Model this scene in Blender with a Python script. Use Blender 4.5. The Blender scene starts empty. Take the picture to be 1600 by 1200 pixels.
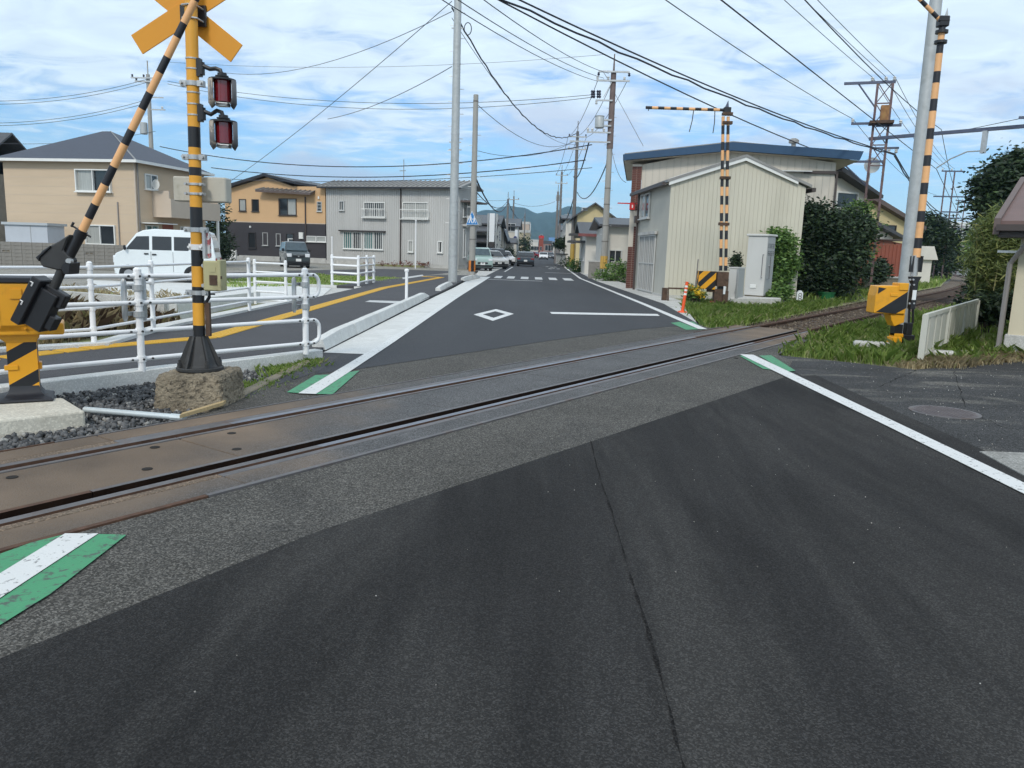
import bpy, bmesh, math, random
import numpy as np
from mathutils import Vector, Matrix

random.seed(7)
RNG = np.random.default_rng(11)
SC = bpy.context.scene
COL = SC.collection
R_ = math.radians

# ------------------------------------------------------------------ camera
CAM_H = 1.5
FPX = 1200.0
_roll = math.atan(0.033)
_pitch = math.atan((600 - (393 + 0.033 * (800 - 840))) * math.cos(_roll) / FPX)
_rt = Vector((1, 0, 0)); _up = Vector((0, math.sin(_pitch), math.cos(_pitch))); _fw = Vector((0, math.cos(_pitch), -math.sin(_pitch)))
_r2 = math.cos(_roll) * _rt + math.sin(_roll) * _up
_u2 = -math.sin(_roll) * _rt + math.cos(_roll) * _up
_v = _r2 * ((840 - 800) / FPX) + _u2 * (-(393 - 600) / FPX) + _fw
_rz = Matrix.Rotation(math.atan2(_v.x, _v.y), 3, 'Z')
CR, CU, CF = _rz @ _r2, _rz @ _u2, _rz @ _fw
cam_data = bpy.data.cameras.new('camera')
cam_data.lens = 27.0; cam_data.sensor_width = 36.0
cam_data.clip_start = 0.05; cam_data.clip_end = 12000
cam = bpy.data.objects.new('camera', cam_data); COL.objects.link(cam)
cm = Matrix((CR, CU, -CF)).transposed().to_4x4(); cm.translation = (0, 0, CAM_H)
cam.matrix_world = cm
SC.camera = cam

# ------------------------------------------------------------------ world, sun, exposure
SUN_EL, SUN_AZ = R_(40), R_(192)      # azimuth from +Y clockwise: behind the camera, a little to the left
w = bpy.data.worlds.new('World'); SC.world = w; w.use_nodes = True
nt = w.node_tree; nt.nodes.clear()
def N(t, **k):
    n = nt.nodes.new(t)
    for a, b in k.items(): setattr(n, a, b)
    return n
def L(a, b): nt.links.new(a, b)
def math_n(op, a, b=None, c=None, clamp=False):
    n = N('ShaderNodeMath', operation=op, use_clamp=clamp)
    for i, s in enumerate((a, b, c)):
        if s is None: continue
        if isinstance(s, (int, float)): n.inputs[i].default_value = s
        else: L(s, n.inputs[i])
    return n.outputs[0]
sky = N('ShaderNodeTexSky', sky_type='NISHITA', sun_disc=False)
sky.sun_elevation = SUN_EL; sky.sun_rotation = SUN_AZ; sky.air_density = 1.0; sky.dust_density = 0.25; sky.ozone_density = 1.6
tc = N('ShaderNodeTexCoord'); sx = N('ShaderNodeSeparateXYZ'); L(tc.outputs['Generated'], sx.inputs[0])
zc = math_n('MAXIMUM', sx.outputs[2], 0.0)
den = math_n('ADD', zc, 0.10)
px_ = math_n('DIVIDE', sx.outputs[0], den); py_ = math_n('DIVIDE', sx.outputs[1], den)
cv = N('ShaderNodeCombineXYZ'); L(math_n('MULTIPLY', px_, 0.8), cv.inputs[0]); L(py_, cv.inputs[1])
n1 = N('ShaderNodeTexNoise'); n1.inputs['Scale'].default_value = 1.3; n1.inputs['Detail'].default_value = 9; n1.inputs['Roughness'].default_value = 0.58; n1.inputs['Distortion'].default_value = 0.55
L(cv.outputs[0], n1.inputs['Vector'])
n2 = N('ShaderNodeTexNoise'); n2.inputs['Scale'].default_value = 4.6; n2.inputs['Detail'].default_value = 6; n2.inputs['Roughness'].default_value = 0.55; n2.inputs['Distortion'].default_value = 0.9
L(cv.outputs[0], n2.inputs['Vector'])
mixn = math_n('ADD', math_n('MULTIPLY', n1.outputs[0], 0.55), math_n('MULTIPLY', n2.outputs[0], 0.45))
dist = math_n('SQRT', math_n('ADD', math_n('MULTIPLY', px_, px_), math_n('MULTIPLY', py_, py_)))
edge = N('ShaderNodeMapRange', interpolation_type='SMOOTHSTEP'); L(dist, edge.inputs[0])
edge.inputs[1].default_value = 2.5; edge.inputs[2].default_value = 5.6; edge.inputs[3].default_value = 0.13; edge.inputs[4].default_value = -0.10
cov = N('ShaderNodeMapRange', interpolation_type='SMOOTHSTEP'); L(math_n('ADD', mixn, edge.outputs[0]), cov.inputs[0])
cov.inputs[1].default_value = 0.40; cov.inputs[2].default_value = 0.61; cov.inputs[3].default_value = 0.0; cov.inputs[4].default_value = 0.90
# high thin cloud deck
CLOUD = 7.2
m1 = N('ShaderNodeMix', data_type='RGBA'); L(cov.outputs[0], m1.inputs[0])
skt = N('ShaderNodeMix', data_type='RGBA', blend_type='MULTIPLY'); skt.inputs[0].default_value = 1.0
L(sky.outputs[0], skt.inputs[6]); skt.inputs[7].default_value = (.68, .88, 1.09, 1)
hzf = N('ShaderNodeMapRange', interpolation_type='SMOOTHSTEP'); L(sx.outputs[2], hzf.inputs[0]); hzf.inputs[1].default_value = 0.0; hzf.inputs[2].default_value = 0.13; hzf.inputs[3].default_value = .85; hzf.inputs[4].default_value = 0.0
skh = N('ShaderNodeMix', data_type='RGBA'); L(hzf.outputs[0], skh.inputs[0]); L(skt.outputs[2], skh.inputs[6]); skh.inputs[7].default_value = (4.3, 6.3, 7.9, 1)
L(skh.outputs[2], m1.inputs[6])
cl = N('ShaderNodeMapRange'); L(n2.outputs[0], cl.inputs[0]); cl.inputs[1].default_value = .3; cl.inputs[2].default_value = .7; cl.inputs[3].default_value = .86; cl.inputs[4].default_value = 1.08
clc = N('ShaderNodeVectorMath', operation='SCALE'); clc.inputs[0].default_value = (CLOUD * .91, CLOUD * 1.05, CLOUD * 1.16); L(cl.outputs[0], clc.inputs['Scale'])
L(clc.outputs[0], m1.inputs[7])
# low grey cumulus shreds
cv2 = N('ShaderNodeCombineXYZ'); L(sx.outputs[0], cv2.inputs[0]); L(sx.outputs[1], cv2.inputs[1]); L(math_n('MULTIPLY', sx.outputs[2], 3.1), cv2.inputs[2])
n3 = N('ShaderNodeTexNoise'); n3.inputs['Scale'].default_value = 4.2; n3.inputs['Detail'].default_value = 7; n3.inputs['Roughness'].default_value = 0.52
mp3 = N('ShaderNodeMapping'); mp3.inputs['Location'].default_value = (2.35, 0.4, 1.1); L(cv2.outputs[0], mp3.inputs[0]); L(mp3.outputs[0], n3.inputs['Vector'])
c3 = N('ShaderNodeMapRange', interpolation_type='SMOOTHSTEP'); L(n3.outputs[0], c3.inputs[0])
c3.inputs[1].default_value = 0.50; c3.inputs[2].default_value = 0.66; c3.inputs[4].default_value = 0.72
m2 = N('ShaderNodeMix', data_type='RGBA'); L(c3.outputs[0], m2.inputs[0]); L(m1.outputs[2], m2.inputs[6]); m2.inputs[7].default_value = (4.75, 5.35, 6.6, 1)
bg = N('ShaderNodeBackground'); bg.inputs[1].default_value = 0.12; L(m2.outputs[2], bg.inputs[0])
wo = N('ShaderNodeOutputWorld'); L(bg.outputs[0], wo.inputs[0])
sun_d = bpy.data.lights.new('sun', 'SUN'); sun_d.energy = 1.5; sun_d.angle = R_(10); sun_d.color = (1.0, 0.95, 0.87)
sun = bpy.data.objects.new('sun', sun_d); COL.objects.link(sun)
_sd = Vector((math.sin(SUN_AZ) * math.cos(SUN_EL), math.cos(SUN_AZ) * math.cos(SUN_EL), math.sin(SUN_EL)))
sun.rotation_euler = _sd.to_track_quat('Z', 'Y').to_euler()
sun.location = (0, 0, 60)
SC.view_settings.view_transform = 'Standard'; SC.view_settings.look = 'None'
SC.view_settings.exposure = 0.32; SC.view_settings.gamma = 1.0; SC.view_settings.use_curve_mapping = False
SC.cycles.max_bounces = 6; SC.cycles.diffuse_bounces = 4; SC.cycles.glossy_bounces = 3; SC.cycles.transparent_max_bounces = 6
SC.cycles.use_denoising = True

# ------------------------------------------------------------------ survey helpers: where a sighted point stands on the ground
def _ray(x, y): return CR * ((x - 800) / FPX) + CU * (-(y - 600) / FPX) + CF
def g(x, y, z=0.0):
    d = _ray(x, y); t = (z - CAM_H) / d.z
    return Vector((d.x * t, d.y * t, z))
def at(x, y, Y):
    d = _ray(x, y); t = Y / d.y
    return Vector((d.x * t, Y, CAM_H + d.z * t))

# ------------------------------------------------------------------ materials
MATS = {}
def _pr(name):
    m = bpy.data.materials.new(name); m.use_nodes = True
    return m, m.node_tree, m.node_tree.nodes['Principled BSDF']
def M(name, col, rough=.6, metal=0.0, var=.12, scale=2.0, bump=0.0, bscale=60.0, spec=.5, dirt=None, damt=.6, dscale=1.5, dlo=.5, dhi=.7, stretch=(1, 1, 1), speck=0.0, spscale=120.0, coat=0.0, emit=None):
    m, t, p = _pr(name)
    def n(ty, **k):
        q = t.nodes.new(ty)
        for a, b in k.items(): setattr(q, a, b)
        return q
    tcn = n('ShaderNodeTexCoord'); mp = n('ShaderNodeMapping'); mp.inputs['Scale'].default_value = stretch
    t.links.new(tcn.outputs['Object'], mp.inputs[0])
    ns = n('ShaderNodeTexNoise'); ns.inputs['Scale'].default_value = scale; ns.inputs['Detail'].default_value = 7; ns.inputs['Roughness'].default_value = .6
    t.links.new(mp.outputs[0], ns.inputs['Vector'])
    mr = n('ShaderNodeMapRange'); t.links.new(ns.outputs[0], mr.inputs[0]); mr.inputs[1].default_value = .28; mr.inputs[2].default_value = .72
    mr.inputs[3].default_value = 1 - var; mr.inputs[4].default_value = 1 + var
    sc_ = n('ShaderNodeVectorMath', operation='SCALE'); sc_.inputs[0].default_value = col[:3]; t.links.new(mr.outputs[0], sc_.inputs['Scale'])
    out = sc_.outputs[0]
    if dirt is not None:
        nd = n('ShaderNodeTexNoise'); nd.inputs['Scale'].default_value = dscale; nd.inputs['Detail'].default_value = 9; nd.inputs['Roughness'].default_value = .65; nd.inputs['Distortion'].default_value = .4
        t.links.new(mp.outputs[0], nd.inputs['Vector'])
        rd = n('ShaderNodeMapRange', interpolation_type='SMOOTHSTEP'); t.links.new(nd.outputs[0], rd.inputs[0]); rd.inputs[1].default_value = dlo; rd.inputs[2].default_value = dhi; rd.inputs[4].default_value = damt
        mx = n('ShaderNodeMix', data_type='RGBA'); t.links.new(rd.outputs[0], mx.inputs[0]); t.links.new(out, mx.inputs[6]); mx.inputs[7].default_value = (*dirt[:3], 1)
        out = mx.outputs[2]
    if speck:
        vo = n('ShaderNodeTexVoronoi'); vo.inputs['Scale'].default_value = spscale; t.links.new(tcn.outputs['Object'], vo.inputs['Vector'])
        sp = n('ShaderNodeSeparateColor'); t.links.new(vo.outputs['Color'], sp.inputs[0])
        pw = n('ShaderNodeMath', operation='POWER'); t.links.new(sp.outputs[0], pw.inputs[0]); pw.inputs[1].default_value = 2.2
        m2_ = n('ShaderNodeMapRange'); t.links.new(pw.outputs[0], m2_.inputs[0]); m2_.inputs[3].default_value = 1 - speck * .7; m2_.inputs[4].default_value = 1 + speck * 1.6
        s2 = n('ShaderNodeVectorMath', operation='SCALE'); t.links.new(out, s2.inputs[0]); t.links.new(m2_.outputs[0], s2.inputs['Scale']); out = s2.outputs[0]
    t.links.new(out, p.inputs['Base Color'])
    p.inputs['Roughness'].default_value = rough; p.inputs['Metallic'].default_value = metal; p.inputs['Specular IOR Level'].default_value = spec
    p.inputs['Coat Weight'].default_value = coat
    if bump:
        nb = n('ShaderNodeTexNoise'); nb.inputs['Scale'].default_value = bscale; nb.inputs['Detail'].default_value = 4
        t.links.new(tcn.outputs['Object'], nb.inputs['Vector'])
        b = n('ShaderNodeBump'); b.inputs['Strength'].default_value = bump; b.inputs['Distance'].default_value = .01
        t.links.new(nb.outputs[0], b.inputs['Height']); t.links.new(b.outputs[0], p.inputs['Normal'])
    MATS[name] = m
    return m
def leafmat(name, c1, c2, c3=None, trans=.12, rough=.55):
    m, t, p = _pr(name)
    ge = t.nodes.new('ShaderNodeNewGeometry'); cr = t.nodes.new('ShaderNodeValToRGB')
    cr.color_ramp.elements[0].color = (*c1, 1); cr.color_ramp.elements[1].color = (*c2, 1)
    if c3:
        e = cr.color_ramp.elements.new(.88); e.color = (*c2, 1); cr.color_ramp.elements[2].color = (*c3, 1)
    t.links.new(ge.outputs['Random Per Island'], cr.inputs[0]); t.links.new(cr.outputs[0], p.inputs['Base Color'])
    p.inputs['Roughness'].default_value = rough; p.inputs['Specular IOR Level'].default_value = .35
    tr = t.nodes.new('ShaderNodeBsdfTranslucent'); t.links.new(cr.outputs[0], tr.inputs[0])
    mx = t.nodes.new('ShaderNodeMixShader'); mx.inputs[0].default_value = trans
    o = t.nodes['Material Output']; t.links.new(p.outputs[0], mx.inputs[1]); t.links.new(tr.outputs[0], mx.inputs[2]); t.links.new(mx.outputs[0], o.inputs[0])
    MATS[name] = m
    return m

asph_new = M('asphalt_new', (.0275, .0266, .0262), rough=.85, var=.34, scale=1.3, bump=.8, bscale=120, speck=.45, spscale=165, dirt=(.050, .0482, .0458), damt=.9, dscale=.9, dlo=.42, dhi=.66, spec=.12, stretch=(1.6, .22, 1))
asph_far = M('asphalt_far', (.044, .045, .049), rough=.78, var=.15, scale=.5, bump=.4, bscale=110, speck=.4, spscale=150, stretch=(1.5, .3, 1), spec=.3)
asph_coarse = M('asphalt_coarse', (.088, .083, .074), rough=.85, var=.2, scale=.9, bump=.9, bscale=90, speck=.75, spscale=130, dirt=(.055, .053, .050), damt=.6, dscale=.8, spec=.2)
asph_old = M('asphalt_old', (.048, .048, .048), rough=.85, var=.25, scale=.8, bump=.7, bscale=100, speck=.8, spscale=120, dirt=(.22, .205, .175), damt=.5, dscale=1.1, dlo=.50, dhi=.68, spec=.2, stretch=(.45, 1.5, 1))
asph_walk = M('asphalt_walk', (.050, .048, .051), rough=.8, var=.15, scale=1.2, bump=.4, bscale=120, speck=.4, spscale=160)
panel_brown = M('panel_brown', (.145, .105, .072), rough=.85, var=.28, scale=1.5, bump=.5, bscale=80, speck=.5, spscale=130, dirt=(.22, .18, .13), damt=.5, dscale=1.4, dlo=.56, dhi=.72)
panel_grey = M('panel_grey', (.082, .083, .086), rough=.8, var=.22, scale=1.5, bump=.7, bscale=90, speck=.9, spscale=120, dirt=(.13, .098, .07), damt=.7, dscale=.7, dlo=.5, dhi=.68)
def panel_mat(name):
    """worn deck panels: grey aggregate, rust-brown stained away from the wheel paths (local x = metres from the near rail mark)"""
    m = M(name, (.084, .083, .083), rough=.85, var=.22, scale=1.5, bump=.7, bscale=90, speck=.6, spscale=130); t = m.node_tree; p = t.nodes['Principled BSDF']; src = p.inputs['Base Color'].links[0].from_socket
    tc_ = t.nodes.new('ShaderNodeTexCoord'); sp_ = t.nodes.new('ShaderNodeSeparateXYZ'); t.links.new(tc_.outputs['Object'], sp_.inputs[0]); nz = t.nodes.new('ShaderNodeTexNoise'); nz.inputs['Scale'].default_value = .9; nz.inputs['Detail'].default_value = 8; t.links.new(tc_.outputs['Object'], nz.inputs['Vector'])
    def mth(op, a, b):
        q = t.nodes.new('ShaderNodeMath'); q.operation = op
        for i, v in enumerate((a, b)):
            if isinstance(v, (int, float)): q.inputs[i].default_value = v
            else: t.links.new(v, q.inputs[i])
        return q.outputs[0]
    d = mth('ABSOLUTE', mth('SUBTRACT', sp_.outputs[0], 2.55), 0); e = mth('ADD', d, mth('MULTIPLY', nz.outputs[0], 2.2)); r = t.nodes.new('ShaderNodeMapRange'); r.interpolation_type = 'SMOOTHSTEP'; t.links.new(e, r.inputs[0]); r.inputs[1].default_value = 3.2; r.inputs[2].default_value = 4.7
    br = mth('MULTIPLY', nz.outputs[0], 2.0); sc_ = t.nodes.new('ShaderNodeVectorMath'); sc_.operation = 'SCALE'; sc_.inputs[0].default_value = (.15, .108, .074); t.links.new(br, sc_.inputs['Scale']); mx = t.nodes.new('ShaderNodeMix'); mx.data_type = 'RGBA'; t.links.new(r.outputs[0], mx.inputs[0]); t.links.new(src, mx.inputs[6]); t.links.new(sc_.outputs[0], mx.inputs[7]); t.links.new(mx.outputs[2], p.inputs['Base Color']); return m
deck_m = panel_mat('crossing_deck')
rust_dark = M('groove_rust_dark', (.016, .009, .006), rough=1, var=.4, scale=6, spec=.1)
concrete = M('concrete', (.47, .46, .43), rough=.85, var=.14, scale=1.6, bump=.25, bscale=70, dirt=(.28, .27, .24), damt=.5, dscale=1.8, speck=.18, spscale=90)
concrete_new = M('concrete_new', (.60, .60, .575), rough=.85, var=.09, scale=2.0, bump=.15, bscale=60, dirt=(.42, .41, .38), damt=.4, dscale=1.5, speck=.12, spscale=90)
concrete_old = M('concrete_old', (.21, .175, .125), rough=.95, var=.4, scale=3.5, bump=1.0, bscale=70, dirt=(.06, .05, .038), damt=.8, dscale=24, dlo=.55, dhi=.62, speck=.15, spscale=80)
plinth_m = M('plinth_concrete', (.56, .525, .44), rough=.85, var=.1, scale=2.5, bump=.2, bscale=60, dirt=(.34, .31, .25), damt=.5, dscale=2.2, speck=.15, spscale=70)
blockwall_m = M('block_concrete', (.245, .23, .205), rough=.9, var=.3, scale=1.1, bump=.6, bscale=40, dirt=(.09, .083, .075), damt=.8, dscale=1.0, dlo=.45, dhi=.65)
rail_top = M('rail_steel_worn', (.25, .25, .275), rough=.42, metal=.85, var=.15, scale=3, stretch=(1, 1, 1))
rail_rust = M('rail_rust', (.085, .042, .024), rough=.9, var=.35, scale=12, bump=.4, bscale=60)
steel_edge = M('steel_edge_worn', (.15, .142, .142), rough=.6, metal=.4, var=.25, scale=5, dirt=(.12, .065, .04), damt=.7, dscale=2.5)
dark_pit = M('dark_pit', (.012, .009, .007), rough=1, var=.3)
ballast_m = M('ballast_stone', (.10, .10, .098), rough=.9, var=.2, scale=6)
ballast_rust = M('ballast_rusty', (.12, .088, .06), rough=.95, var=.45, scale=7, bump=1.0, bscale=22, speck=.8, spscale=26)
soil = M('soil', (.25, .22, .14), rough=1, var=.35, scale=1.5, bump=.8, bscale=25, dirt=(.21, .24, .085), damt=.85, dscale=.9, dlo=.4, dhi=.6)
ground_far = M('ground_far', (.17, .165, .15), rough=1, var=.25, scale=.06)
gravel_lot = M('gravel_lot', (.25, .235, .205), rough=.95, var=.2, scale=.5, bump=.5, bscale=40, speck=.4, spscale=30, dirt=(.16, .155, .09), damt=.55, dscale=.35)
def paint(name, col, wear=.58, hi=.66, amt=.85, under=(.07, .07, .068), rough=.6, wscale=26):
    return M(name, col, rough=rough, var=.05, scale=2, dirt=under, damt=amt, dscale=wscale, dlo=wear, dhi=hi, bump=.3, bscale=90)
white_paint = paint('road_paint_white', (.64, .64, .62), wear=.585, hi=.64)
white_worn = paint('road_paint_white_worn', (.50, .50, .485), wear=.56, hi=.68, amt=.6, wscale=14)
green_paint = paint('road_paint_green', (.055, .27, .125), wear=.52, hi=.62, amt=.85, wscale=20)
yellow_tile = M('tactile_yellow', (.64, .375, .035), rough=.7, var=.08, scale=1.5, dirt=(.40, .27, .07), damt=.5, dscale=.8)
sig_yellow = M('signal_yellow', (.74, .335, .012), rough=.38, var=.05, scale=2.5, dirt=(.45, .21, .02), damt=.35, dscale=3, coat=.1)
pole_yellow = M('pole_yellow_worn', (.70, .33, .03), rough=.5, var=.08, scale=4, dirt=(.08, .045, .02), damt=.8, dscale=5, dlo=.66, dhi=.72)
board_yellow = M('cross_board_amber', (.66, .275, .010), rough=.55, var=.05, scale=1.2)
boom_orange = M('boom_pale_orange', (.78, .42, .185), rough=.5, var=.06, scale=3, dirt=(.58, .30, .13), damt=.4, dscale=4)
sig_black = M('signal_black', (.012, .012, .014), rough=.42, var=.2, scale=3)
black_dusty = M('cast_black_dusty', (.030, .030, .030), rough=.6, var=.3, scale=4, dirt=(.09, .085, .075), damt=.4, dscale=5)
navy_black = M('boom_black', (.016, .017, .022), rough=.55, var=.2, scale=3)
white_pipe = M('white_pipe_paint', (.80, .80, .80), rough=.4, var=.04, scale=3, dirt=(.55, .53, .5), damt=.35, dscale=6, dlo=.6, dhi=.75)
galv = M('galvanised_steel', (.46, .47, .47), rough=.45, metal=.55, var=.12, scale=6, dirt=(.33, .33, .32), damt=.4, dscale=4)
galv_pole = M('galvanised_pole', (.42, .44, .44), rough=.55, metal=.25, var=.10, scale=9, dirt=(.30, .31, .30), damt=.5, dscale=3)
pole_conc = M('pole_concrete', (.335, .325, .30), rough=.85, var=.12, scale=3, dirt=(.20, .19, .175), damt=.5, dscale=1.2, stretch=(1, 1, .25))
pole_brown = M('pole_brown_steel', (.145, .105, .095), rough=.7, var=.2, scale=3)
pole_dark = M('pole_far_grey', (.17, .155, .145), rough=.8, var=.15, scale=2)
tower_m = M('tower_rusty_purple', (.13, .085, .09), rough=.75, var=.4, scale=5, dirt=(.23, .15, .085), damt=.6, dscale=3)
beam_m = M('beam_blue_grey', (.075, .09, .14), rough=.6, var=.2, scale=3)
insul = M('insulator_porcelain', (.62, .62, .60), rough=.25, var=.05)
insul_dark = M('insulator_dark', (.03, .03, .05), rough=.4, var=.1)
wire_black = M('wire_black', (.012, .014, .026), rough=.6, var=.05)
wire_thin = M('wire_grey', (.055, .06, .075), rough=.6, var=.05)
red_lens = M('lamp_red_lens', (.16, .006, .010), rough=.15, var=.15, scale=20, coat=.6)
olive_box = M('olive_box', (.40, .37, .20), rough=.5, var=.08, scale=3, dirt=(.23, .20, .11), damt=.5, dscale=5)
grey_box = M('grey_panel_box', (.47, .46, .42), rough=.55, var=.1, scale=2.5, dirt=(.30, .29, .22), damt=.5, dscale=2)
stained_box = M('stained_panel_box', (.49, .46, .385), rough=.6, var=.12, scale=2, dirt=(.20, .18, .10), damt=.6, dscale=3.5)
glass = M('window_glass', (.022, .026, .030), rough=.06, var=.3, scale=.5, spec=.6)
glass_teal = M('window_glass_teal_curtain', (.075, .17, .165), rough=.12, var=.3, scale=2, stretch=(6, 6, .3))
glass_curtain = M('window_glass_white_curtain', (.36, .37, .35), rough=.15, var=.2, scale=4, stretch=(5, 5, .3))
alu = M('aluminium_frame', (.56, .56, .54), rough=.4, metal=.3, var=.05)
alu_dark = M('dark_frame', (.035, .03, .03), rough=.5, var=.1)
white_frame = M('white_frame', (.72, .72, .69), rough=.5, var=.05)
wall_beige = M('wall_beige_siding', (.55, .43, .305), rough=.8, var=.05, scale=.8, dirt=(.49, .385, .275), damt=.4, dscale=.5, stretch=(.5, .5, 4))
wall_beige2 = M('wall_balcony_beige', (.53, .44, .35), rough=.8, var=.05, scale=.8)
wall_peach = M('wall_peach_plaster', (.60, .385, .205), rough=.85, var=.04, scale=.8)
wall_charcoal = M('wall_charcoal', (.042, .038, .042), rough=.75, var=.1, scale=.8)
wall_corr = M('wall_grey_corrugated', (.50, .495, .475), rough=.6, metal=.1, var=.08, scale=.9, dirt=(.40, .395, .375), damt=.4, dscale=1.0, stretch=(1, 1, .15))
wall_cream = M('wall_cream_siding', (.55, .515, .415), rough=.65, var=.06, scale=.7, dirt=(.45, .42, .335), damt=.5, dscale=.8, stretch=(1, 1, .2))
wall_creamside = M('wall_cream_dimmed', (.47, .45, .39), rough=.7, var=.06, scale=.8, dirt=(.38, .36, .31), damt=.4, dscale=.6)  # cream toned down and greyer: the shed sides' weaker light put into the colour
wall_offwhite = M('wall_offwhite_siding', (.565, .52, .445), rough=.75, var=.06, scale=.8, dirt=(.45, .41, .34), damt=.5, dscale=.9, stretch=(1, 1, .25))
wall_yellow = M('wall_pale_yellow', (.56, .46, .255), rough=.8, var=.05, scale=.5, dirt=(.46, .37, .21), damt=.4, dscale=.5)
wall_white = M('wall_white_plaster', (.62, .59, .53), rough=.85, var=.07, scale=.7, dirt=(.47, .45, .40), damt=.5, dscale=.7)
wall_red = M('wall_red_tin', (.26, .075, .045), rough=.7, var=.15, scale=1.0, dirt=(.20, .09, .055), damt=.6, dscale=1.0)
wall_grey = M('wall_far_grey', (.40, .40, .40), rough=.8, var=.08, scale=.3)
brick_m = M('dark_red_brick', (.125, .05, .038), rough=.8, var=.35, scale=8, dirt=(.30, .22, .18), damt=.4, dscale=9, dlo=.6, dhi=.7)
roof_navy = M('roof_slate_navy', (.052, .060, .082), rough=.6, var=.15, scale=5, bump=.3, bscale=25, stretch=(1, 1, 5))
roof_tile = M('roof_tile_dark', (.060, .060, .064), rough=.5, var=.3, scale=6, bump=.6, bscale=9, stretch=(1, 1, 1))
roof_brown = M('roof_brown_metal', (.105, .078, .068), rough=.55, var=.12, scale=2)
roof_black = M('roof_black_edge', (.018, .020, .026), rough=.5, var=.1)
roof_grey = M('roof_grey_metal', (.27, .26, .245), rough=.5, metal=.2, var=.12, scale=1.5)
fascia_blue = M('fascia_blue', (.012, .052, .115), rough=.5, var=.1, scale=1.2, dirt=(.022, .055, .095), damt=.4, dscale=2)
cabinet_m = M('cabinet_pale_grey', (.56, .555, .53), rough=.5, var=.05, scale=1.5, dirt=(.44, .43, .39), damt=.4, dscale=1.3, stretch=(1, 1, .3))
cabinet_dk = M('cabinet_door_grey', (.335, .345, .345), rough=.5, var=.05, scale=1.5)
orange_post = M('orange_post', (.80, .105, .025), rough=.5, var=.05)
reflect_white = M('reflective_white', (.8, .78, .75), rough=.3, var=.03)
rust_m = M('rusty_iron', (.085, .050, .032), rough=.85, var=.45, scale=7, dirt=(.02, .017, .015), damt=.7, dscale=4)
tire_m = M('tyre_rubber', (.014, .014, .015), rough=.85, var=.1)
rim_m = M('wheel_rim', (.42, .42, .43), rough=.35, metal=.7, var=.1)
chrome = M('chrome_trim', (.65, .66, .68), rough=.15, metal=.9, var=.03)
lamp_clear = M('headlamp_clear', (.68, .70, .72), rough=.1, var=.1, scale=20)
tail_red = M('tail_lamp_red', (.30, .012, .012), rough=.2, var=.1)
plate_m = M('number_plate', (.72, .72, .70), rough=.4, var=.03)
bark = M('bark', (.085, .065, .048), rough=.95, var=.4, scale=8, bump=.6, bscale=30)
sign_white = M('sign_white', (.72, .74, .75), rough=.45, var=.03)
sign_blue = M('sign_blue', (.012, .19, .50), rough=.4, var=.05)
sign_navy = M('sign_navy', (.04, .05, .14), rough=.5, var=.05)
sign_red = M('sign_red', (.55, .025, .025), rough=.45, var=.08)
pipe_grey = M('drain_pipe_grey', (.235, .215, .20), rough=.5, var=.08)
pipe_brown = M('drain_pipe_brown', (.06, .045, .04), rough=.5, var=.08)
panel_fence = M('fence_panel_paint', (.50, .495, .43), rough=.7, var=.08, scale=1.5, dirt=(.22, .17, .11), damt=.75, dscale=3.2, dlo=.64, dhi=.7)
hill_m = M('forested_hill', (.040, .060, .040), rough=1, var=.4, scale=.012, spec=.1)
leaf_dark = leafmat('leaf_dark', (.010, .020, .009), (.030, .055, .020), (.075, .12, .045), trans=.08)
leaf_mid = leafmat('leaf_mid', (.05, .11, .025), (.16, .27, .065), (.28, .38, .13), trans=.25)
leaf_bamboo = leafmat('leaf_bamboo', (.06, .09, .025), (.22, .26, .08), (.48, .46, .18), trans=.3)
leaf_pine = leafmat('leaf_pine', (.010, .022, .010), (.035, .06, .022))
grass_m = leafmat('grass_green', (.24, .37, .07), (.47, .60, .18), (.78, .72, .44), trans=.4)
grass_dry = leafmat('grass_dry', (.42, .34, .20), (.68, .57, .36), (.42, .42, .18), trans=.4)
grass_brown = leafmat('weed_brown', (.12, .075, .05), (.26, .17, .11), (.42, .34, .19), trans=.3)
flower_m = leafmat('flower_yellow', (.55, .33, .01), (.75, .50, .02), trans=.1)

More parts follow.
